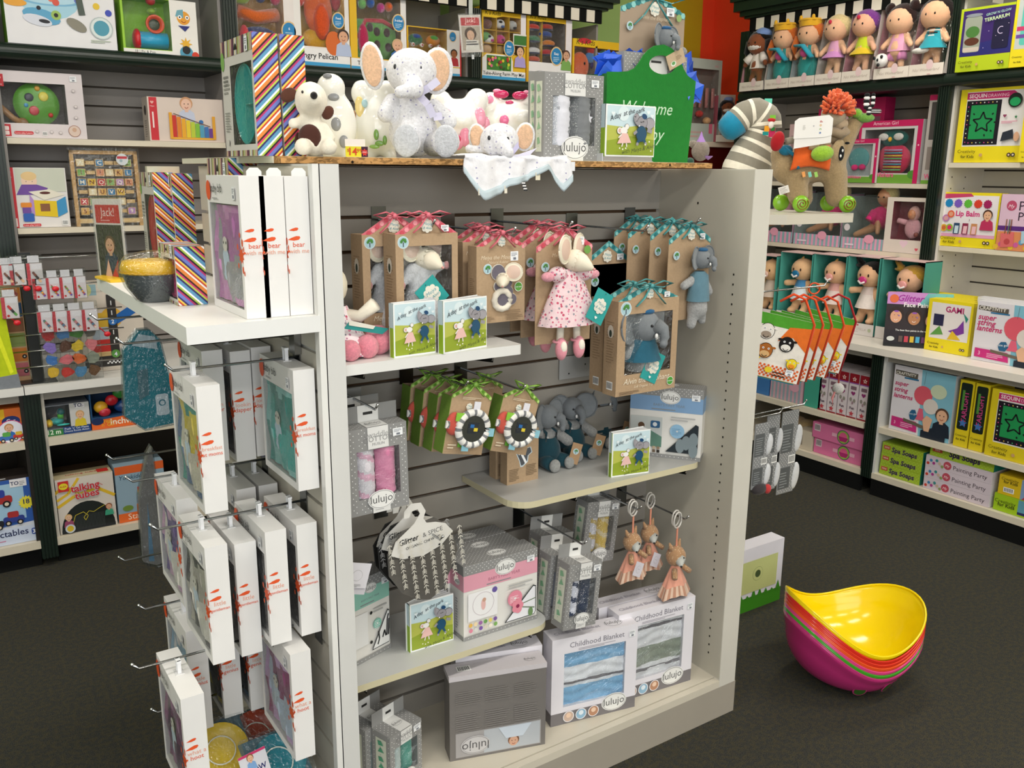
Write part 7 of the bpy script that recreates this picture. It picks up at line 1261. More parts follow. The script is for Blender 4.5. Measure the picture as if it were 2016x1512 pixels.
LBX('yellow and white box with red lettering in the lower base cabinet',120,234,945,1055,LZ2,YBF,.17,'#d8cfc4',f_talk,faces={'T':lambda k:(k.rect(0,0,1,1,'#cdbf9a'),k.rect(0,.55,1,1,'#3a2a1d'),k.text('talking tubes',.5,.2,.03,'#b8303a',fit=.6),k.rect(.75,.1,.95,.35,'#c8302a'))})
LBX('light blue stacking toy box with orange bands right of the red lettered box',236,332,920,1036,LZ2,YBF,.14,'#8fa8b8',lambda k:(k.rect(0,0,1,.16,'#e2682a'),k.rect(0,.86,1,1,'#d9602a'),k.text('Sta',.3,.04,.035,'#f4e0c8'),k.text('Yookidoo',.35,.76,.026,'#2a4f6a',ital=.2,fit=.6),[k.rect(.42,.3+.05*i,.48,.35+.05*i,c)for i,c in enumerate(('#c8302f','#d9602a','#e0b02f','#7fae3a','#d9a02f','#c83a2f'))],k.rect(.38,.16,.54,.3,'#d9702a'),k.circ(.2,.25,.02,'#6f8a3a',.012)))
# ==== right wall goods
DR=1.9412
def ragdoll(lab,x0,x1,yt,yb,X,skin,hair,dress,extra,tray='#c98a98',group='rag dolls in tilted window trays',sc_=1.0,hairk='cap'):
 a,b_=on(x0,yb,0,X),on(x1,yb,0,X);g=1.7;h=(zat(a,x0,yt)-DR)/g;w=(a.y-b_.y)/g;d=.09/g
 t=thing('rag_doll_tray',lab,'doll',fr((X,a.y,DR+.001),R90)@Matrix.Scale(g,4),group)
 b=MB();b.box(0,.05,.0,w,.052,h,'#cfc5bb');b.box(0,0,0,w,d,.002,'#d9cfc4');b.add([(0,0,0),(0,.05,0),(0,.05,h),(0,.03,h)],((0,1,2,3),),tray);b.add([(w,0,0),(w,.05,0),(w,.05,h),(w,.03,h)],((0,1,2,3),),'#d8ccc4');b.box(0,-.0015,0,w,0,h*.14,'#e8ddd0');b.obj('tray','card',t)
 m=MB();k=K(m,w,h*.14,lambda u,v,o:(u*w,-.0016-o,v*h*.14));k.text('Nici Wonderland',.5,.35,.011,'#b8a89c',ital=.3,fit=.85);k.circ(.6,.9,.01,'#e6c8c8',.013);k.rect(.55,.05,.64,.12,'#d8a8a8');m.obj('print','card',t)
 cx=w*.52;H=h*.86;z0=h*.13;Zf=lambda v:z0+H*v;y=.022
 bo=blob('doll_body',[('c',(cx,y,Zf(.28)),(cx,y,Zf(.5)),.024*sc_,.016*sc_),('c',(cx-.02,y,Zf(.5)),(cx-.042,y-.012,Zf(.33)),.0085,.0095),('c',(cx+.02,y,Zf(.5)),(cx+.042,y-.012,Zf(.33)),.0085,.0095),('c',(cx-.012,y,Zf(.25)),(cx-.016,y-.008,Zf(.03)),.01,.0105),('c',(cx+.012,y,Zf(.25)),(cx+.016,y-.008,Zf(.03)),.01,.0105)],('fabric',skin),t,.005)
 b=MB();b.ball((cx,y-.004,Zf(.7)),(.037*sc_,.032,.034*sc_),skin,16,12);hd=b.obj('head','fabric',bo,True)
 b=MB();b.ball((cx-.012,y-.0335,Zf(.7)),(.0026,.002,.0034),'#2a1c18',8,6);b.ball((cx+.013,y-.0335,Zf(.7)),(.0026,.002,.0034),'#2a1c18',8,6);b.obj('eyes','gloss',bo,True)
 b=MB();b.ball((cx,y+.006,Zf(.745)),(.043*sc_,.034,.036*sc_),hair,16,10);
 if hairk in('braid',):b.tube([(cx-.035,y-.01,Zf(.68)),(cx-.045,y-.014,Zf(.5)),(cx-.04,y-.016,Zf(.3))],[.011,.011,.008],hair,8)
 if hairk=='long':[b.tube([(cx+s*.035,y,Zf(.75)),(cx+s*.044,y,Zf(.55)),(cx+s*.04,y,Zf(.4))],[.014,.014,.009],hair,8)for s in(-1,1)]
 if hairk=='buns':[b.ball((cx+s*.036,y+.004,Zf(.9)),.018,hair,10,8)for s in(-1,1)]
 b.obj('hair','plush',bo,True)
 b=MB();prof=dress[1];b.lathe([(r*sc_,Zf(v))for r,v in prof],dress[0],16,(cx,y,0),Matrix.Diagonal((1,.75,1)));b.obj('dress','fabric',bo,True);extra(bo,cx,y,Zf);
 f=MB();f.add([(0,-.002,h*.14),(w,-.002,h*.14),(w,.028,h),(0,.028,h)],((0,1,2,3),),'#fff');f.obj('window_film','film',t)
 return t
SH=((.018,.52),(.024,.42),(.03,.25));LONG=((.018,.52),(.024,.4),(.034,.2),(.032,.02))
def nurse(t,cx,y,Zf):
 b=MB();b.ball((cx,y-.012,Zf(.635)),(.03,.024,.014),'#ece2da',14,8);b.obj('mask','fabric',t,True);b=MB();b.ball((cx+.01,y+.006,Zf(.87)),(.03,.026,.02),'#7f9ad0',12,8);b.obj('cap','fabric',t,True)
 for s in(-1,1):b=MB();b.tube([(cx+s*.02,y-.004,Zf(.5)),(cx+s*.038,y-.014,Zf(.38))],[.012,.014],'#ece2d8',8);b.obj('sleeve','fabric',t,True)
def crown(t,cx,y,Zf):
 b=MB();b.lathe([(.034,Zf(.82)),(.037,Zf(.92))],'#e8b02f',14,(cx,y,0));b.tube([(cx+.036*math.cos(q*.7),y+.036*math.sin(q*.7),Zf(.92))for q in range(9)],.004,'#e8b02f',5,True);[b.ball((cx+.034*math.cos(q*1.25-2),y+.034*math.sin(q*1.25-2),Zf(.95)),(.006,.005,.009),'#e8b02f',8,6)for q in range(5)];b.obj('crown','fabric',t,True)
 b=MB();b.tube([(cx-.03,y-.03,Zf(.52)),(cx+.004,y-.034,Zf(.5)),(cx+.034,y-.028,Zf(.3))],[.008,.012,.012],'#2f9ab0',8,flat=.5);b.obj('shawl','fabric',t,True);b=MB();b.ball((cx,y-.02,Zf(.4)),(.016,.012,.014),'#d85a98',10,8);b.obj('bodice','fabric',t,True)
def pinkskirt(c):
 def fn(t,cx,y,Zf):b=MB();b.lathe([(.02,Zf(.36)),(.036,Zf(.28)),(.038,Zf(.25))],c,16,(cx,y,0));b.obj('tutu','fabric',t,True);b=MB();b.ball((cx,y-.036,Zf(.8)),(.006,.004,.006),'#c8304a',8,6);b.obj('hair_flower','fabric',t,True)
 return fn
def soccer(t,cx,y,Zf):
 b=MB();b.ball((cx-.036,y-.022,Zf(.13)),.019,'#e9e6e2',14,10);ob=b.obj('football','satin',t,True);m=MB();[m.ball((cx-.036+q,y-.0385,Zf(.13)+z),(.005,.003,.005),'#1c1c1e',6,5)for q,z in((0,0),(-.012,.006),(.011,.008),(.002,-.013))];m.obj('football_patches','satin',ob,True)
 for s in(-1,1):b=MB();b.tube([(cx+s*.012,y-.003,Zf(.26)),(cx+s*.018,y-.008,Zf(.12))],.014,'#d98ab8',8);b.obj('trouser_leg','fabric',t,True)
def stripes(t,cx,y,Zf):
 b=MB();[b.lathe([(.0225,Zf(.4+.035*q)),(.022,Zf(.415+.035*q))],'#1d1d20' if q%2 else '#e6e2da',14,(cx,y,0))for q in range(4)];b.obj('striped_top','fabric',t,True);b=MB();b.lathe([(.022,Zf(.4)),(.042,Zf(.22))],'#2f9aa8',14,(cx,y,0));b.obj('skirt','fabric',t,True);b=MB();b.ball((cx-.02,y-.03,Zf(.2)),(.026,.01,.008),'#e9e4dc',10,6);b.obj('muff','plush',t,True)
XD=3.925
NUR=('#ece2d8',SH)
ragdoll('rag doll nurse with white face mask, leftmost tray on the right green deck',1456,1502,55,172,XD,'#8a4f32','#161214',NUR,nurse,hairk='long')
for x0,x1,lab in((1506,1552,'mermaid rag doll with yellow crown next to the nurse doll'),(1553,1602,'second crowned mermaid rag doll, third tray from the left')):ragdoll(lab,x0,x1,42 if x0<1550 else 33,166,XD,'#e8b48e','#d8702f',('#2f8a86',LONG),crown,tray='#b8c0c4',hairk='braid')
ragdoll('blonde rag doll ballerina with pink skirt, middle tray',1604,1655,22,160,XD,'#eab894','#e0c890',('#d9a0c0',SH),pinkskirt('#c88ac0'),tray='#d3c8c4')
ragdoll('rag doll with purple hair and lime yellow dress',1657,1712,12,154,XD,'#e6b090','#7a3a8a',('#c2d02f',SH),pinkskirt('#d9b82f'))
ragdoll('rag doll with brown hair buns, pink shirt and football',1720,1788,5,148,XD,'#eab894','#2a1714',('#e0a0bc',SH),soccer,sc_=1.1,hairk='buns')
ragdoll('rag doll with dark hair and striped top, rightmost tray by the green post',1790,1857,-10,138,XD,'#e9b48e','#1d1412',('#2f9aa8',SH),stripes,sc_=1.15)
def craft(k,ttl=True,bc='#e8d82a'):
 W=k.w;k.text('Creativity',.2,.13,W*.09,'#4a4410',fit=.27);k.text('for Kids',.22,.06,W*.085,'#4a4410',bold=.015,fit=.2);k.circ(.42,.1,W*.025,'#c9a06a');k.circ(.83,.1,W*.03,'#4a3020');k.circ(.89,.1,W*.03,'#3a3a30');k.circ(.83,.1,W*.014,'#e6d0b8');k.circ(.89,.1,W*.014,'#e6d0b8')
def f_ter(k):W=k.w;k.rect(.05,.24,1,.96,'#3a2468');k.poly(((.05,.24),(1,.26),(1,.5),(.05,.4)),'#2a2a70');k.rr(.1,.3,.42,.86,.012,'#9aa090');k.circ(.26,.62,W*.13,'#4a7a3a',W*.1);k.circ(.26,.47,W*.14,'#5a3424',W*.07);k.rect(.11,.31,.41,.38,'#c9bcae');k.circ(.26,.88,W*.16,'#8a8f98',W*.03);k.rr(.64,.32,.94,.76,.01,'#1d1a3a');k.arc(.79,.6,.014,60,300,.003,'#d8c8e8');[k.circ(.5+.07*(i%7),.35+.085*((i*3)%7),.0014,'#e9d8f0',n=5)for i in range(20)];k.text('GROW N GLOW',.72,.86,W*.07,'#9fc8b8',bold=.02,rot=.1,fit=.45);k.text('TERRARIUM',.7,.77,W*.085,'#cfe6b0',bold=.02,rot=.1,fit=.5);craft(k)
RBX('lime green terrarium kit box on the green deck right of the post',1880,1984,20,137,DR,XD,.07,'#b5c81f',f_ter)
RBX('yellow gem kit box cut by the right picture edge on the green deck',1986,2060,-8,126,DR,XD,.07,'#e8d41f',lambda k:(k.rect(.08,.25,1,.96,'#bfc4c0'),k.rr(.2,.3,.9,.9,.01,'#5fc0b0'),k.rect(.1,.5,.9,.56,'#c83a6a'),k.rect(.1,.4,.9,.45,'#6f4a9a'),craft(k)))
a=on(1345,230,1,4.0);t=thing('doctor_set_box','pale window box of doll doctor tools in the far corner','box',fr((a.x,4.0,1.686)));w_,h_=on(1416,230,1,4.0).x-a.x,zat(a,1345,112)-1.686;carton(t,w_,h_,.06,'#b9c0b4',(.08,.22,.92,.88),'#8a7f76')
b=MB();b.ball((w_*.3,.03,h_*.74),(.04,.02,.02),'#d9d2cc');[b.box(w_*(.15+.17*i),.02,h_*.42,w_*(.22+.17*i),.03,h_*.66,'#d8908a')for i in range(5)];b.ball((w_*.5,.02,h_*.34),(.03,.02,.02),'#c8403a');b.ball((w_*.7,.015,h_*.26),(.03,.02,.022),'#d9a878');b.obj('toy_tools','fabric',t,True);prints(t,w_,h_,.06,{'F':lambda k:(k.text('NICI',.85,.91,.016,'#d8909a',bold=.02),k.poly(((.72,.22),(.82,.22),(.82,.1),(.72,.1)),'#e0708a'),k.lines(.1,.05,.6,.15,2,'#c9a8a0'))})
a=on(1412,226,1,3.97);t=thing('rag_doll_tray','second nurse rag doll in a pink tray, in the corner behind the right wall end','doll',fr((a.x,3.97,1.686),-.35));b=MB();b.box(0,.05,0,.14,.052,.28,'#d9c9bc');b.box(0,0,0,.002,.05,.27,'#b05a68');b.box(0,-.001,0,.14,0,.04,'#e6dccc');b.obj('tray','card',t)
b=MB();b.lathe([(.02,.16),(.032,.05)],'#ece2d8',14,(.07,.02,0));b.tube([(.05,.01,.15),(.02,0,.1)],.013,'#ece2d8',8);b.obj('coat','fabric',t,True);b=MB();b.ball((.07,.012,.2),(.04,.034,.038),'#8a4f32');o=b.obj('head','fabric',t,True);b=MB();b.ball((.07,.0,.185),(.034,.026,.014),'#ece2da');b.obj('mask','fabric',o,True);b=MB();b.ball((.072,.022,.215),(.045,.035,.036),'#141012');b.tube([(.03,.02,.2),(.025,.02,.13)],.014,'#141012',8);b.obj('hair','plush',o,True);b=MB();b.ball((.08,.02,.25),(.03,.025,.016),'#8aa0d4');b.obj('cap','fabric',o,True);b=MB();b.ball((.058,-.021,.203),(.003,.002,.004),'#221');b.ball((.082,-.021,.203),(.003,.002,.004),'#221');b.obj('eyes','gloss',o,True)
XS=4.0;PK='#c01f5a'
def f_ag(win,wd,c2):
 def f(k):k.rect(0,0,1,.14,'#6fa03a');k.circ(.08,.14,k.w*.08,'#4f8a35',k.w*.06);k.circ(.92,.14,k.w*.08,'#4f8a35',k.w*.06);k.rect(0,.9,1,1,PK);k.rect(0,.14,.04,.9,PK);k.text('American Girl',.42,.93,k.w*.07,'#f0c8d4',fit=.4);k.text(wd,.35,.1,k.w*.14,'#e0608a',bold=.03,fit=.55);k.rect(.93,0,1,.9,PK);k.star(.965,.6,.006,'#f0c8d4')
 return f
t,w_,h_=RBX('large magenta box with pink owl costume on the upper right wall shelf',1683,1805,240,358,1.4586,XS,.09,'#c9c4c2',f_ag(0,'WellieWishers',0),win=(.1,.16,.88,.86),inner='#8f8a8c')
b=MB();b.ball((w_*.5,.035,h_*.72),(w_*.24,.02,h_*.14),'#1f6f6a');b.ball((w_*.52,.04,h_*.38),(w_*.28,.025,h_*.26),'#d8305a');[b.box(w_*.42,.01,h_*(.2+.045*q),w_*.7,.014,h_*(.225+.045*q),('#5fae6a','#e0b82f','#3f9ab0','#c8a0c8')[q%4])for q in range(8)];b.ball((w_*.38,.012,h_*.74),(w_*.08,.008,h_*.06),'#ece6e0');b.ball((w_*.62,.012,h_*.74),(w_*.08,.008,h_*.06),'#ece6e0');b.ball((w_*.5,.006,h_*.7),(w_*.03,.006,h_*.04),'#e8b02f');b.obj('owl_costume','plush',t,True)
t,w_,h_=RBX('small magenta box with teal dress and pink shoes before the owl costume',1650,1722,275,358,1.4586,XS-.02,.06-.045,'#c9c4c2',f_ag(0,'WellieWishers',0),win=(.1,.16,.86,.88),inner='#9fa5a6',film=True)
b=MB();b.ball((w_*.48,.012,h_*.55),(w_*.28,.006,h_*.26),'#5f9a9c');b.ball((w_*.4,.006,h_*.35),(w_*.1,.005,h_*.07),'#c02f6a');b.ball((w_*.6,.006,h_*.36),(w_*.1,.005,h_*.07),'#c02f6a');b.obj('doll_dress','fabric',t,True)
RBX('magenta topped box standing behind the owl costume box',1655,1728,196,358,1.4586,XS+.12,.08,PK,lambda k:(k.rect(.1,.1,.9,.78,'#8f5a6a'),))
RBX('magenta doll box half hidden behind the left outfit box',1600,1660,215,362,1.4586,XS+.04,.08,'#c9a0aa',lambda k:(k.rect(0,.9,1,1,PK),k.rect(.1,.2,.9,.85,'#7a6a60'),k.circ(.5,.65,.02,'#8a5a3a'),k.rect(0,0,1,.14,'#6fa03a')))
RBX('brown grey doll box with magenta lid beside the green post',1812,1850,188,362,1.4586,XS,.09,'#b8b0aa',lambda k:(k.rect(0,.94,1,1,PK),k.rect(.15,.5,.95,.92,'#4a4644'),k.rect(.15,.16,.95,.42,'#8a7f78'),k.text('Wel',.4,.06,.03,'#e0608a',bold=.03),k.rect(0,0,1,.04,'#6fa03a')))
RBX('flat pale pink doll box lying behind the camel hair',1548,1596,245,340,1.4586,XS,.12,'#c9a8a8',lambda k:(k.rect(.1,.1,.9,.8,'#9c7f80'),k.text('Adelaide',.5,.86,.014,'#b87a8a')))
def f_seq(k):
 W=k.w;k.rect(.1,.22,.99,.96,'#e6e2e0');k.poly(((.1,.86),(.78,.86),(.84,.905),(.78,.95),(.1,.95)),'#c42a6a');k.text('SEQUIN',.26,.88,W*.085,'#f4e6ea',bold=.02,fit=.26);k.text('DRAWING',.56,.88,W*.085,'#f0c8d8',fit=.3);k.rect(.11,.24,.62,.84,'#191420');k.rect(.18,.32,.56,.78,'#1f8f4f')
 pts=[]
 for i in range(10):a=math.pi/2+math.pi*i/5;r=W*(.15 if i%2==0 else .07);pts.append((.37+r*math.cos(a)/k.w,.54+r*math.sin(a)/k.h))
 k.line(pts+[pts[0]],W*.022,'#11151a');[k.line([(.37+W*.17*math.cos(a)/k.w,.54+W*.17*math.sin(a)/k.h),(.37+W*.2*math.cos(a)/k.w,.54+W*.2*math.sin(a)/k.h)],W*.02,'#11151a')for a in(0,.7,2.4,3.3,5,5.6)]
 [k.circ(.145,.28+.06*i,.003,('#c84a8a','#d9b84a','#e6e6e0','#4fae7a')[i%4],n=6)for i in range(9)];[k.circ(.2+.06*i,.27,.003,('#c84a8a','#d9b84a','#e6e6e0','#4fae7a')[i%4],n=6)for i in range(7)];[k.circ(.2+.06*i,.81,.003,('#e6e6e0','#c84a8a','#d9b84a')[i%3],n=6)for i in range(7)]
 k.circ(.82,.82,W*.1,'#16221a');k.circ(.82,.8,W*.075,'#1f9a5a',W*.06);k.heart(.7,.62,.008,'#8a3a5a');k.star(.86,.6,.008,'#2f7a4a');k.lines(.66,.52,.9,.56,2,'#d88aa0');k.poly(((.68,.28),(.86,.32),(.84,.44),(.7,.4)),'#2a2f3a');k.circ(.9,.34,.012,'#d8a888',.02);craft(k)
RBX('yellow sequin drawing kit with green star on the upper white shelf',1877,2010,178,318,1.5556,XS,.06,'#e8d41f',f_seq)
RBX('second yellow kit cut by the right picture edge, upper shelf',2003,2060,172,322,1.5556,XS-.03,.025,'#e8d41f',lambda k:(k.rect(.15,.25,1,.95,'#2a1430'),craft(k)))
def f_lip(k):
 W=k.w;k.rect(.03,.2,.97,.95,'#e9e2e4');k.poly(((.03,.88),(.55,.93),(.5,.985),(.03,.97)),'#c8406a');k.text('Lip Balm',.48,.57,W*.12,'#cf2f7a',bold=.03,fit=.42);k.text('3',.52,.48,W*.05,'#8a5a7a');k.rect(.03,.18,.97,.24,'#dfa0be')
 for u,c in((.14,'#1f86c0'),(.3,'#7a5ac0'),(.47,'#5fb83a'),(.64,'#d8402a'),(.8,'#a01f5a')):k.star(u,.8,W*.075,c,12,.82);k.circ(u,.8,W*.05,c)
 for u,v,c,c2 in((.12,.52,'#b878b0','#d8a0a0'),(.2,.6,'#e0603a','#e0a080'),(.1,.34,'#d9b03a','#c86a3a'),(.2,.35,'#8fbf3a','#d82f6a')):k.circ(u,v,W*.06,c);k.circ(u,v,W*.038,c2)
 for u,c in((.32,'#2f4a6a'),(.47,'#8a2a4a'),(.62,'#c88a5a')):k.poly(((u-.05,.24),(u+.05,.24),(u+.055,.44),(u-.045,.44)),c);k.poly(((u-.03,.25),(u+.035,.25),(u+.04,.39),(u-.025,.39)),'#c9dce6' if c=='#2f4a6a' else '#e8b8c0')
 k.kid(.83,.6,W*.075,'#e2b08e','#4a2a1d','#b8305a');craft(k)
RBX('yellow lip balm kit box beside the green post on the white shelf',1843,1958,378,490,1.1786,XS,.055,'#e8d41f',f_lip,faces={'R':lambda k:(k.rect(0,.25,1,.95,'#d9d0e0'),k.text('Lip Balm',.5,.5,.02,'#cf2f7a',rot=math.pi/2))})
def f_paint(k):W=k.w;k.rect(0,0,1,1,'#d9b8cc');k.text('Paint',.62,.72,W*.26,'#3a2a3a',fit=.6);k.text('Party',.62,.54,W*.24,'#3a2a3a',fit=.55);k.circ(.22,.8,W*.1,'#b84a6a');k.text('My',.22,.76,W*.1,'#f0d8e0',ital=.3);k.rect(0,.36,1,.44,'#5a2a7a');k.rect(0,0,1,.34,'#d88a5a');[k.circ(.1*i,.06+.05*(i%3),W*.05,('#e0b83a','#c85a9a','#5f9ac0')[i%3])for i in range(11)];k.poly(((.1,.05),(.36,.08),(.34,.34),(.08,.3)),'#d86a6a');k.circ(.22,.16,W*.06,'#b8484a');k.poly(((.5,.14),(.8,.18),(.78,.4),(.48,.36)),'#a8c8d8');k.circ(.64,.27,W*.08,'#1d2a3a',W*.05);[k.line([(u,.3),(u+.01,.56)],.004,c)for u,c in((.16,'#8a5a3a'),(.22,'#5a7a6a'),(.26,'#7a4a2a'))]
RBX('pink painting kit box cut by the right picture edge',1958,2060,382,498,1.1786,XS-.01,.05,'#cfaabf',f_paint)
ZD=1.1286
def liedoll(lab,x0,x1,yt,yb,top,hood,hat,X=4.0,group='lying baby dolls in pink and blue striped trays'):
 a,b_=on(x0,yb,0,X),on(x1,yb,0,X);g=1.3;h=(zat(a,x0,yt)-ZD)/g;w=(a.y-b_.y)/g;t=thing('baby_doll_box',lab,'doll',fr((X,a.y,ZD+.0006),R90)@Matrix.Scale(g,4),group)
 b=MB();b.box(0,.13,0,w,.132,h,'#7f8a88');b.box(0,0,0,w,.13,.002,'#b9c4c0');b.box(0,0,0,.0015,.13,h*.98,'#a9b8b4');b.box(w-.0015,0,0,w,.13,h*.98,'#a98a9a');b.box(0,-.0015,0,w,0,h*.21,'#8fb4b8');b.obj('tray','card',t)
 m=MB();k=K(m,w,h*.21,lambda u,v,o:(u*w,-.0016-o,v*h*.21));[k.rect(.04+.09*i,0,.085+.09*i,1,'#dd9fba')for i in range(11)];k.circ(.63,.95,.022,'#e2a0b4',.017);k.lines(.1,.3,.4,.6,1,'#e6dce6');k.circ(.12,1.9,.0135,'#dcd6d8');m.obj('print','card',t)
 cz=h*.32;bo=blob('doll_body',[('c',(w*.62,.06,cz+.04),(w*.72,.07,cz+.085),.035,.026),('c',(w*.58,.045,cz+.02),(w*.25,.02,cz-.012),.019,.013),('c',(w*.66,.035,cz+.07),(w*.72,.02,cz+.0),.012,.011)],('satin','#d9a078'),t,.006)
 b=MB();b.ball((w*.64,.055,cz+.055),(.043,.036,.045),top,14,10);b.tube([(w*.6,.03,cz+.08),(w*.56,.01,cz+.045)],[.018,.02],top,8);b.obj('romper','fabric',bo,True);b=MB();b.ball((w*.7,.06,cz+.135),(.034,.032,.036),'#dca27a',16,12);b.obj('head','satin',bo,True)
 if hood:b=MB();b.ball((w*.73,.07,cz+.145),(.038,.034,.04),hat,14,10);b.ball((w*.8,.075,cz+.06),(.03,.02,.055),hat,12,8);b.obj('hood','plush',bo,True)
 b=MB();b.ball((w*.69-.012,.03,cz+.135),.0035,'#2f2622',8,6);b.ball((w*.69+.012,.029,cz+.135),.0035,'#2f2622',8,6);b.obj('eyes','gloss',bo,True)
 f=MB();f.box(.002,-.001,h*.21,w-.002,0,h*.98,'#fff');f.obj('window_film','film',t);return t
liedoll('lying baby doll in pink romper partly behind the right side panel',1468,1558,372,478,'#e0a0b0',False,'#fff')
liedoll('lying baby doll in hot pink shirt under the camel shelf',1561,1652,378,487,'#e02f7a',True,'#d9c88a')
liedoll('lying baby doll in hot pink shirt with duck hood, right of the camel shelf',1654,1743,384,497,'#e02f7a',True,'#dccf92')
t,w_,h_=RBX('white window box with pink knitted baby doll beside the green post',1737,1818,388,498,ZD,3.99,.06,'#ddd2c6',lambda k:(k.heart(.5,.17,.022,'#e6c8d4'),k.heart(.82,.08,.009,'#d85a6a')),win=(.16,.24,.9,.93),inner='#7a2f3f')
b=MB();b.ball((w_*.6,.03,h_*.72),(.03,.02,.035),'#e6b0a8');b.ball((w_*.58,.035,h_*.45),(.042,.02,.05),'#e8aab4');b.tube([(w_*.45,.025,h_*.55),(w_*.25,.02,h_*.58)],.013,'#e8aab4',8);b.obj('doll_romper','plush',t,True);b=MB();b.ball((w_*.58,.018,h_*.7),(.022,.016,.024),'#d08a60');b.ball((w_*.72,.02,h_*.34),.012,'#8a3f34',8,6);b.obj('doll_face','satin',t,True)
CT=.7206
def stella(lab,x0,x1,yt,yb,skin,hair,dress,paci,hk,X=3.86,low=0):
 a,b_=on(x0,yb,0,X),on(x1,yb,0,X);g=1.3;h=(zat(a,x0,yt)-CT)/g;w=(a.y-b_.y)/g;d=.13/g;G='#4fa294'
 t=thing('plush_doll_box',lab,'doll',fr((X,a.y,CT+.0006),R90)@Matrix.Scale(g,4),'plush baby dolls in green open boxes')
 b=MB();b.box(0,d,0,w,d+.002,h,'#3f8a7e');b.box(0,0,0,.003,d,h,G);b.box(w-.003,0,0,w,d,h,G);b.box(0,0,h-.003,w,d,h,'#d9b8b4');b.box(0,0,0,w,d,.003,'#cf8a98');b.box(0,-.0015,0,w,0,h*.15,'#ddd6d2');b.obj('open_box','card',t)
 m=MB();k=K(m,w,h*.15,lambda u,v,o:(u*w,-.0016-o,v*h*.15));k.text('BABY STELLA',.5,.4,.017,'#b8a8a0',fit=.55);k.circ(.5,.85,.004,'#c8606a');k.lines(.3,.25,.65,.35,1,'#c9bcb8');k.circ(.88,.5,.007,'#b8c0a0');m.obj('print','card',t)
 cx=w*.55;Z=lambda v:h*(.15+.8*v);y=.045
 bo=blob('doll_body',[('c',(cx,y,Z(.3)),(cx,y,Z(.52)),.036,.028),('c',(cx-.03,y,Z(.52)),(cx-.066,y-.02,Z(.5)),.013,.015),('c',(cx+.03,y,Z(.52)),(cx+.05,y-.018,Z(.4)),.013,.015),('c',(cx-.02,y,Z(.26)),(cx-.026,y-.01,Z(.04)),.019,.018),('c',(cx+.02,y,Z(.26)),(cx+.026,y-.01,Z(.04)),.019,.018),('s',(cx-.03,y-.02,Z(.03)),(.018,.026,.014)),('s',(cx+.028,y-.02,Z(.03)),(.018,.026,.014))],('fabric',skin),t,.006)
 b=MB();b.ball((cx,y-.005,Z(.76)),(.05,.045,.046),skin,18,12);b.ball((cx,y-.046,Z(.73)),(.006,.006,.005),skin,8,6);b.obj('head','fabric',bo,True);b=MB()
 if hk=='tuft':b.tube([(cx-.01,y-.01,Z(.9)),(cx+.004,y-.014,Z(.99))],[.01,.003],hair,6)
 else:b.ball((cx+.006,y+.006,Z(.82)),(.053,.045,.04),hair,16,10);[b.tube([(cx-.04,y,Z(.9)),(cx-.05-.02*math.cos(q),y+.01*math.sin(q),Z(.9)+.03*math.sin(q*1.3))],[.012,.004],hair,6)for q in range(8)]
 b.obj('hair','plush',bo,True);b=MB();b.lathe([(.024,Z(.58)),(.034,Z(.46)),(.05,Z(.24))],dress[0],18,(cx,y,0),colf=(lambda j:dress[j%2])if len(dress)>1 else None);b.obj('dress','fabric',bo,True)
 b=MB();b.ball((cx-.016,y-.047,Z(.77)),(.004,.002,.006),'#3a2218',8,6);b.ball((cx+.018,y-.047,Z(.77)),(.004,.002,.006),'#3a2218',8,6);b.obj('eyes','gloss',bo,True);b=MB();b.ball((cx-.002,y-.052,Z(.69)),(.019,.006,.015),paci,14,8);b.tube([(cx-.016,y-.058,Z(.68)),(cx-.002,y-.062,Z(.64)),(cx+.012,y-.058,Z(.67))],.004,'#e8e0dc',6);b.obj('pacifier','satin',bo,True)
 return t
stella('plush baby doll peeking out right beside the side panel above the cloth books',1478,1520,500,640,'#d9ae80','#c98a50',('#c9b8a8',),'#d8b0a0','tuft')
stella('plush baby doll with big blue pacifier and blue striped outfit',1526,1588,494,650,'#e0b488','#c9a060',('#4f8fc0','#dfe6ea','#4f8fc0'),'#1f6f9a','tuft')
stella('plush baby doll with peach pacifier and pink striped dress',1590,1654,498,656,'#dfb088','#d8a860',('#e0a8a0','#e6d0c8'),'#dc9a92','tuft')
stella('plush baby doll with black hair and magenta pacifier',1656,1718,502,664,'#dfb088','#15120f',('#e2cfc8','#e9dcd4'),'#c83a7a','cap')
stella('plush baby doll with curly golden hair and green dress',1721,1806,508,672,'#dfae8c','#c99a3a',('#8fae8c','#a3be9c'),'#e09a96','cap')
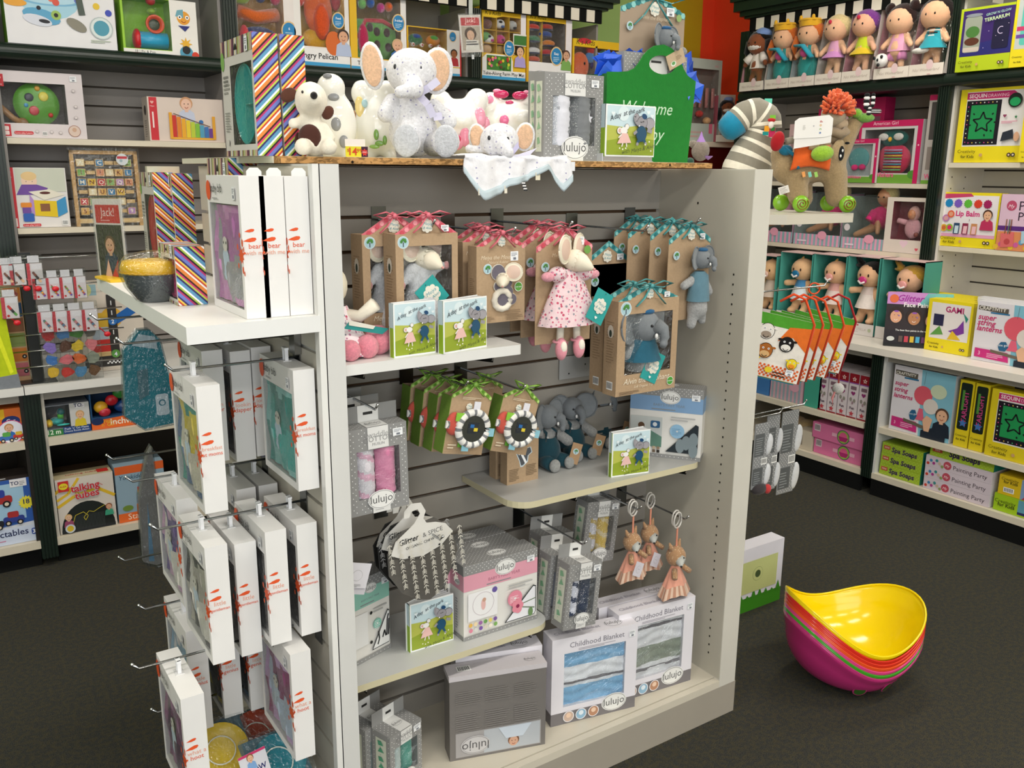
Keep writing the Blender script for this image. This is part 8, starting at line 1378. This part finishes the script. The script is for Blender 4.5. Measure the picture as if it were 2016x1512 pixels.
def f_face(k):
 W=k.w;k.rect(0,0,1,.3,'#201a22');k.rect(0,.3,1,.78,'#2b2124');k.rect(0,.78,1,1,'#c88ac8');k.poly(((.55,.78),(1,.74),(1,1),(.7,1)),'#6fb8b8');k.text('Glitter',.42,.84,W*.17,'#a02a98',bold=.02,ital=.3,fit=.5);k.text('Face Painting',.6,.74,W*.115,'#f4eeee',bold=.02,fit=.6);k.ring(.12,.88,W*.08,'#d8602a','#e06a3a',.001)
 for u,v,r,sk in((.18,.55,.12,'#d8a080'),(.5,.53,.125,'#b07850'),(.82,.5,.14,'#e2b094')):
  k.circ(u,v+.04,W*r*1.15,'#2a1814',W*r*1.25);k.circ(u,v,W*r*.85,sk,W*r);k.circ(u-.03,v+.03,.0018,'#222',n=6);k.circ(u+.03,v+.03,.0018,'#222',n=6);k.circ(u,v+.1,W*.045,'#8a4ab0',W*.016);k.circ(u+.05,v+.02,W*.012,'#6f5ac8');k.arc(u,v-.04,W*.03,200,340,.0022,'#f0e4e0',6)
 k.text('The best face paints in the world',.5,.29,W*.05,'#eee',bold=.01,fit=.62);k.circ(.12,.14,W*.07,'#c9ccc8',W*.045);[k.rect(.26+.1*i,.09,.33+.1*i,.2,c)for i,c in enumerate(('#5a4a44','#b83a4a','#c9a82f','#3f9ac0','#5a2a5a','#e6e2de'))];k.circ(.93,.16,W*.07,'#c8307a',W*.06);k.rect(0,0,1,.05,'#101012')
for dx,lab in((16,'black face painting kit, the one behind'),(0,'black face painting kit standing foremost on the right counter')):
 a=on(1738+dx,680,2,CT);b_=on(1850+dx,688,2,CT);v=b_-a;t=thing('face_paint_box',lab,'box',fr(a+Vector((0,0,.0006)),math.atan2(v.y,v.x),lean=-.12),'face painting boxes');w_=v.length;h_=(zat(a,1765+dx,578)-CT)*1.02;carton(t,w_,h_,.022,'#1d191c');prints(t,w_,h_,.022,{'F':f_face,'R':lambda k:(k.rect(0,.3,1,1,'#b8a8c8'),k.dots(0,0,1,.3,.008,.0016,'#e6e2e6'))})
for i in range(5):RBX('origami kit box with yellow frame, %s'%('foremost of the row on the counter','second of the row','third of the row','fourth of the row','rearmost against the panel')[i],1818-i*1,1906-i*1,572+i*.0,692,CT,3.80+i*.052,.048,'#e8d41f',(lambda k:(k.rect(.08,.25,.95,.94,'#e2dcda'),k.text('GAMI',.6,.78,k.w*.17,'#b02f6a',bold=.03,fit=.45),k.poly(((.5,.42),(.7,.5),(.82,.66),(.86,.42),(.72,.36)),'#7a3a9a'),k.poly(((.1,.3),(.4,.34),(.3,.5)),'#5f9a4a'),k.rect(.15,.5,.38,.72,'#2a2a4a'),k.poly(((.5,.26),(.8,.28),(.6,.44)),'#e0b82f'),k.poly(((.8,.8),(.92,.7),(.88,.62)),'#2f8a7a'),craft(k)))if i==0 else None,group='origami kit boxes',hh=.235)
def f_lan(k,sc=1):
 W=k.w;k.rect(0,0,.5,1,'#dcd8de');k.poly(((.5,0),(1,0),(1,1),(.46,1)),'#7fb8cc');k.poly(((.02,.86),(.4,.83),(.4,.92),(.02,.93)),'#5a544c');k.text('CRAFTIVITY',.2,.865,W*.07,'#e4dfd6',bold=.02,fit=.34);k.rect(.18,.815,.42,.84,'#2f6f9a')
 for i,tx in enumerate(('super','string','lanterns')):k.text(tx,.03,.7-.095*i,W*.1,'#c42f6a',al='l',bold=.02,ital=.2)
 k.circ(.52,.62,W*.15,'#d85a6a');k.circ(.76,.72,W*.13,'#c9d6b8',W*.11);k.circ(.66,.48,W*.12,'#d8cfc8');k.line([(.52,.78),(.53,.98)],.001,'#555');k.poly(((.48,.42),(.54,.42),(.58,.24),(.44,.24)),'#d8607a');k.poly(((.32,.3),(.36,.37),(.42,.38),(.46,.3),(.42,.22),(.35,.22)),'#2a5f86');k.text('you get',.39,.3,W*.045,'#e6eef4',rot=.1);k.poly(((.04,.06),(.48,.04),(.46,.2),(.04,.21)),'#c42f7a');k.text('3',.1,.1,W*.07,'#f0c8dc');k.lines(.2,.08,.42,.16,3,'#e8a8c8');k.poly(((.24,.17),(.6,.12),(.6,.17),(.24,.22)),'#6a5f52');k.kid(.86,.38,W*.1,'#dcae8e','#5a3f30','#1f2734');k.poly(((.55,0),(.95,0),(.95,.16),(.8,.2),(.55,.1)),'#1f2734');k.poly(((.6,.1),(.68,.1),(.72,.3),(.62,.34),(.56,.26)),'#dcae8e')
for i in range(3):RBX('string lanterns box on the counter at the right picture edge, %s'%('foremost','middle','rearmost')[i],1912-i,2075,560,700,CT,3.77+i*.06,.056,'#d8d8dc',f_lan if i==0 else None,group='string lantern boxes on the counter',hh=.255)
SZ,BZ,XB=.3406,.1106,3.7
t,w_,h_=RBX('string lanterns box on the middle shelf of the right base cabinet',1747,1868,716,862,SZ,XB,.06,'#c9ccd2',f_lan,faces={'L':lambda k:None})
for x0,lab in((1875,'left yellow starlight kit standing on edge'),(1905,'right yellow starlight kit standing on edge')):RBX(lab,x0,x0+28,745 if x0<1890 else 752,880 if x0<1890 else 887,SZ,XB,.2,'#d9c41f',lambda k:(k.rr(.1,.26,.9,.96,.008,'#15221c'),k.text('STARLIGHT',.68,.58,.03,'#b8407a',bold=.02,rot=math.pi/2),k.rect(.25,.55,.42,.85,'#4f8a3a'),k.star(.5,.36,.02,'#3f6fae'),k.text('Creativity',.5,.16,.013,'#4a4410'),k.text('for Kids',.5,.1,.013,'#4a4410',bold=.02)),group='starlight kits')
RBX('large yellow sequin drawing kit at the right picture edge in the base cabinet',1936,2085,762,900,SZ,XB-.01,.07,'#d9c41f',f_seq)
SPA='#9ab52f'
def f_spa(k):k.rect(0,0,1,1,SPA);k.dots(0,0,1,1,.016,.003,'#a9c24a');k.text('Spa Soaps',.55,.3,k.h*.68,'#3a2350',bold=.035,ital=.1,fit=.62);k.rr(.04,.4,.2,.75,.002,'#b8503a');k.text('MINI',.12,.5,k.h*.22,'#e8c8b8',bold=.02)
bh=.052
for i in range(3):RBX('green soap kit box in the left stack, %s'%('bottom','middle','top')[i],1730+i*1.5,1812+i*1.5,0,936-8*i,BZ+bh*i+.0005*i,XB+.0,.19,SPA,f_spa,group='flat soap kit boxes',hh=bh,faces={'R':lambda k:k.rect(0,0,1,1,'#1f7a6a')})
def f_pp(k):k.rect(0,0,1,1,'#cfc2cb');k.text('Painting Party',.68,.28,k.h*.62,'#3a2f38',fit=.5);k.circ(.34,.5,k.h*.36,'#b84a5a');k.text('My',.34,.38,k.h*.32,'#f0dce0',ital=.3);[k.circ(.04+.045*i,.3+.1*((i*3)%5),k.h*.13,('#c8402f','#3f7fae','#a83a8a','#3a8a8a','#c9b09a','#8a9a5a')[i])for i in range(6)]
for i in range(3):RBX('lilac painting kit box in the stack on the base shelf, %s'%('bottom','middle','top')[i],1816+i*1,1951+i*1,0,965-10*i,BZ+bh*i+.0005*i,XB-.005,.2,'#dcd6dc',f_pp,group='flat painting kit boxes',hh=bh)
RBX('green soap kit box lying on top of the lilac painting kits',1826,1956,0,930,BZ+bh*3+.002,XB+.0,.19,SPA,f_spa,group=None,hh=bh,faces={'R':lambda k:k.rect(0,0,1,1,'#1f7a6a')})
RBX('lime craft kit lying flat, lower one at the right picture edge',1954,2075,0,1003,BZ,XB,.2,'#9cc01f',lambda k:(k.rect(.42,.1,1,.95,'#5f9ab0'),k.rect(.42,.1,1,.25,'#2a2a5a'),k.text('Creativity',.2,.5,.022,'#3a4410'),k.text('for Kids',.22,.3,.022,'#3a4410',bold=.02)),hh=.075)
RBX('yellow craft kit lying on the lime one at the right picture edge',1963,2075,0,975,BZ+.076,XB,.2,'#d9b81f',lambda k:(k.rect(.42,.0,1,1,'#7f9ac0'),k.poly(((.45,0),(.6,.5),(.9,.6),(1,.1)),'#b8404a'),k.text('Creativity',.2,.75,.018,'#4a4410'),k.text('for Kids',.22,.6,.018,'#4a4410',bold=.02),k.bars(.1,.15,.3,.4)),hh=.085)
for i,(x0,x1)in enumerate(((1628,1646),(1648,1666),(1668,1687),(1689,1708),(1610,1626))):RBX('upright white charm kit with red starred end, %s'%('second from the left','third','fourth','rightmost by the green post','leftmost')[i],x0,x1,700,800,SZ,XB,.2,'#d3c8cc',lambda k:(k.rect(0,.8,1,1,'#8a1424'),k.star(.5,.88,.013,'#e6d0c8'),k.star(.5,.88,.006,'#8a1424'),k.rect(0,.775,1,.8,'#8a4a9a'),k.rr(.2,.64,.8,.72,.003,'#7a5f6a'),k.heart(.5,.56,.012,'#8a2f6a'),k.circ(.3,.42,.007,'#8f8a80',.01),k.circ(.68,.4,.007,'#8f8a80',.01),k.text('8',.5,.31,.022,'#8a5a6a'),k.text('Fun',.5,.2,.018,'#5a4a5a',bold=.03),k.star(.5,.1,.015,'#b8404a'),k.rect(0,0,1,.03,'#8a1424')),group='upright charm kits',hh=.22)
RBX('teal box end on the middle shelf behind the pompom',1582,1615,700,786,SZ,XB,.2,'#3f9a84',None,hh=.17)
RBX('pink and grey striped box on the middle shelf behind the cloth books',1516,1580,720,773,SZ,XB,.2,'#c9a0ac',lambda k:([k.rect(.04+.12*i,0,.1+.12*i,1,'#8fa0a8')for i in range(8)],k.circ(.75,.6,.03,'#d8a0b0',.022)),hh=.13)
RBX('blue box corner on the middle shelf next to the side panel',1470,1514,720,762,SZ,XB,.2,'#3f74ae',None,hh=.12)
for i in range(2):RBX('pink cupcake box lying flat, %s of the two'%('lower','upper')[i],1601-3*i,1700,0,891-12*i if i==0 else 865,BZ+.082*i,XB+.01*(1-i),.22,'#d4709c',lambda k:(k.bars(.04,.45,.16,.9,'#d8c8cc'),k.circ(.62,.5,.036,'#3a5a5a'),k.circ(.62,.5,.032,'#8fb04a'),k.circ(.62,.55,.022,'#d85a8a',.02),k.poly(((.52,.5),(.72,.5),(.68,.22),(.56,.22)),'#a82a6a'),k.rect(.4,.4,.5,.62,'#e0a8bc'),k.rect(.74,.4,.84,.62,'#e0a8bc')),group='pink cupcake boxes',hh=.08)
RBX('plain beige carton left of the pink cupcake boxes',1566,1597,0,884,BZ,XB+.0,.12,'#c9bda9',lambda k:k.lines(.2,.2,.5,.8,1,'#8a7f70',.9),hh=.1)
p=on(1590,838,0,3.82);b=MB();b.ball(p,(.05,.06,.035),'#c0a478',12,8);b.ball(p+Vector((0,.06,.01)),(.04,.04,.03),'#b8996c',12,8);t=b.obj('soft_bundle','plush',None,True);tag(t,'tan soft bundle lying on the beige carton in the base cabinet','soft toy')
# ==== right end hooks: cloth books and sock packs
for px,py,Y,lab in((1628,562,1.62,'right end hook carrying the orange cloth books'),(1587,795,1.75,'right end hook ending over the pink boxes'),(1540,812,1.62,'right end hook carrying the sock packs')):
 a=on(px,py,1,Y);hook(lab,(UX1+.002,Y,a.z),a.x-UX1-.014,(1,0,0),'chrome hooks on the right end')
def clothbook(lab,px,py,Y,ang,red=False,s=1.0):
 a=on(px,py,1,Y);t=thing('cloth_book',lab,'book',fr(a,-.75,roll=ang),'farm animal cloth books on the right end hook')
 w,h=.145*s,.17*s;edge='#a81f22' if red else '#d94a1f'
 b=MB();b.box(0,0,-h-.055,w,.004,-.055,'#e6e0d6');b.obj('cover','fabric',t)
 b=MB();[b.box(.002,.006+.005*i,-h-.055-.004*i,w-.004,.008+.005*i,-.058,('#5a9a3a','#e0b82f','#3f9ab8')[i])for i in range(3)];b.obj('pages','fabric',t)
 b=MB();b.tube([(w,.004,-h-.055),(w,.0,-.06),(w*.72,.002,0.0),(w*.5,.006,.006),(w*.3,.006,-.02)],.007,edge,8,flat=.5);b.obj('carry_loop','fabric',t,True)
 m=MB();k=K(m,w,h,lambda u,v,o:(u*w,-o-.0002,-h-.055+v*h));k.rect(0,.82,1,1,'#4f9a2f');k.dots(0,0,1,.24,.011,.0034,'#d9602a',8)
 k.poly(((.45,.6),(.7,.7),(1,.5),(1,.9),(.6,.85)),'#e0702a')
 def face(u,v,r,c,muz,eye='#fff'):k.circ(u,v,r*1.08,'#17120f',r*1.18);k.circ(u,v,r,c,r*1.1);k.circ(u,v-r*.5/k.h,r*.72,muz,r*.5);[k.circ(u+q*r*.4/k.w,v+r*.35/k.h,r*.16,eye,n=8)for q in(-1,1)];[k.circ(u+q*r*.4/k.w,v+r*.35/k.h,r*.08,'#111',n=6)for q in(-1,1)];k.arc(u,v-r*.5/k.h,r*.4,200,340,r*.1,'#17120f',6);[k.circ(u+q*r*1.1/k.w,v+r*.6/k.h,r*.3,c,r*.18)for q in(-1,1)]
 face(.22,.72,.019,'#e9e4dc','#a09080');face(.62,.58,.018,'#1c1a1a','#e6e2da');face(.28,.42,.018,'#a8642a','#d9b07a');face(.1,.25,.013,'#e0c02f','#e0c02f');face(.8,.3,.013,'#e8d02f','#e8902a')
 k.circ(.16,.08,.012,'#c8302a');k.circ(.42,.14,.01,'#e0c82f',.008);k.text('Jollybaby',.66,.1,.014,'#2a1f1a',bold=.02,ital=.2,rot=.1)if False else k.lines(.5,.06,.85,.16,2,'#3a2a22',.4,4);k.sticker(.8,.16,.02,.016)
 m.obj('animal_print','fabric',t);return t
for px,py,Y,ang,red,lab in((1508,572,1.56,.2,False,'foremost cloth book with orange spine, by the side panel'),(1530,572,1.60,.22,False,'second cloth book with orange spine'),(1552,574,1.64,.24,False,'third cloth book with orange spine'),(1580,574,1.67,.26,False,'fourth cloth book with orange link ring'),(1603,572,1.70,.22,True,'red spined cloth book farthest along the hook')):clothbook(lab,px,py,Y,ang,red)
a=on(1603,568,1,1.66);t=thing('link_ring','orange plastic ring hanging on the cloth book hook','ring',fr(a,-.57));b=MB();b.tube([(.016*math.cos(6.283*i/20),0,.016*math.sin(6.283*i/20))for i in range(20)],.0028,'#e0501f',6,True);b.obj('ring','gloss',t,True)
a=on(1650,765,1,1.72);t=thing('pompom','fluffy white pompom on a pink ribbon below the cloth books','pompom',fr(a));b=MB();b.ball((0,0,0),.019,'#c9c6c2',14,10);b.obj('ball','plush',t,True);b=MB();b.tube([(0,0,.015),(-.004,0,.06),(-.03,.0,.2)],.003,'#b8403a',6);b.tube([(-.012,0,.0),(-.022,.002,-.03),(-.02,0,-.055)],.004,'#c87a7a',6,flat=.4);b.obj('ribbon','satin',t,True)
def socks(lab,px0,py0,px1,py1,Y,yaw=0):
 a,b_=on(px0,py1,1,Y),on(px1,py0,1,Y);w,h=max(.04,b_.x-a.x),b_.z-a.z;t=thing('sock_pack',lab,'socks',fr((a.x,Y,a.z),yaw),'grey dotted sock packs on the right end')
 b=MB();b.box(0,0,0,w,.002,h,'#858789');b.obj('header_card','card',t);prints(t,w,h,.002,{'F':lambda k:(k.dots(0,0,1,1,.012,.0013,'#e4e4e2'),k.rect(.05,.5,.72,.84,'#5a5d5f'),k.lines(.12,.53,.66,.8,8,'#8f9496',.3),k.rect(.05,.06,.72,.32,'#56595b'),k.lines(.12,.08,.6,.28,6,'#8f9496',.3),k.bars(.55,.36,.95,.46))})
 for v in(.56,.1):b=MB();b.prism([(w*.8,h*(v-.12)),(w*1.15,h*(v-.1)),(w*1.32,h*(v+.02)),(w*1.38,h*(v+.2)),(w*1.2,h*(v+.27)),(w*.9,h*(v+.25))],-.006,.012,'#c9cbce');o=b.obj('sock','fabric',t,True,sub=2)
 return t
socks('nearest dotted sock pack, cut by the right side panel',1478,830,1516,965,1.56);socks('second dotted sock pack with white socks',1500,815,1537,968,1.63);socks('tallest dotted sock pack with barcode, outermost on the right end',1528,805,1574,975,1.7)
a=on(1484,972,1,1.56);t=thing('sock_pack','dark bottom sock bundle with red face under the dotted packs','socks',fr(a));b=MB();b.ball((.02,0,.01),(.03,.015,.016),'#3a3638',12,8);b.ball((.046,-.008,.008),(.012,.01,.014),'#b83a3a',10,8);b.obj('socks','fabric',t,True)
a=on(1458,1193,1,1.93);b_=on(1536,1158,1,1.93);t=thing('toy_box','white box with green grass print sticking out near the floor beside the unit','box',fr((UX1+.03,1.9,.1-.0),0))
p0=on(1536,1160,1,1.9);w_=p0.x-UX1-.03;z0=on(1500,1178,1,1.9).z;z1=on(1533,1062,1,1.9).z
t.matrix_world=fr((UX1+.03,1.9,0));h_=z1-0
carton(t,w_,h_,.06,'#e4e2ea');prints(t,w_,h_,.06,{'F':lambda k:(k.rect(0,0,1,.22,'#3f8a1f'),[k.poly(((.5+.05*i,.2),(.54+.05*i,.2),(.52+.05*i,.26+.03*((i*7)%4))),'#3f8a1f')for i in range(10)],k.rect(.62,.3,.95,.8,'#c9cf8a'),k.ring(.79,.57,.026,'#7a8a5a','#c9cf8a',.001),k.circ(.79,.57,.014,'#4a5a35'),k.text('TOYS',.33,.72,.035,'#3f8a1f',bold=.03))})
b=MB();b.box(UX1+.003,1.92,0,UX1+.032,1.95,.02,'#e4e2ea')
# ==== stack of rocking shells
cB=on(1690,1372,2,0);base=Vector((2.192,1.464,0))
def shell(lab,z,col,tilt,yaw,s=.186,extra=False):
 t=thing('rocking_shell',lab,'seat',Matrix.Translation(base+Vector((0,0,z)))@Matrix.Rotation(yaw,4,'Z')@Matrix.Rotation(tilt,4,'Y')@Matrix.Rotation(.1,4,'X'),'stacked rocking shells');b=MB();nu,nv=56,20
 def P(u,v,off=0):
  a=2*math.pi*u;rim=.148+.05*math.cos(2*a);e=1+.1*math.cos(2*a);q=v*math.pi/2
  r=s*e*math.sin(q)**.82;z_=rim*(1-math.cos(q))**1.15
  flare=.012*max(0,v-.85)/.15;r+=flare
  return Vector((r*math.cos(a),r*.93*math.sin(a),z_+off))
 holes=((.60,.44),(.665,.40))if extra else()
 vs=[P(i/nu,j/nv)for j in range(nv+1)for i in range(nu)];fs=[]
 for j in range(nv):
  for i in range(nu):
   u,v=(i+.5)/nu,(j+.5)/nv
   fs.append((j*nu+i,j*nu+(i+1)%nu,(j+1)*nu+(i+1)%nu,(j+1)*nu+i))
 b.add(vs,fs,col);o=b.obj('shell','gloss',t,True,solid=.0035);o.modifiers['thick'].offset=1
 r_=MB();r_.tube([P(i/nu,1)for i in range(nu)],.0034,col,7,True);r_.obj('rim','gloss',t,True)
 if extra:
  for u,v in((.71,.62),(.80,.70)):
   c=P(u,v);nrm=Vector((c.x,c.y,-.05)).normalized();m=MB();R=nrm.to_track_quat('Z','Y').to_matrix();m.lathe([(0,.001),(.017,.001)],'#2f5a1f',20,c+nrm*.0045,R);m.lathe([(.017,.0015),(.0195,.002),(.021,0)],col,20,c+nrm*.0035,R);m.obj('eye_hole','satin',t,True)
 return t
YAW=math.radians(-16);cols_=(('#b52f70','bottom magenta rocking shell with two round holes'),('#3f9a25','thin green rocking shell, second from the bottom'),('#d6407f','pink rocking shell, third from the bottom'),('#e2521f','orange rocking shell, fourth from the bottom'),('#d9341f','red rocking shell, third from the top'),('#d42a1c','red rocking shell right under the yellow one'),('#f2d409','yellow rocking shell on top of the stack'))
for i,(c,lab)in enumerate(cols_):shell(lab,.01+.0115*i+(.004 if i>5 else 0),c,math.radians(7),YAW,extra=(i==0))
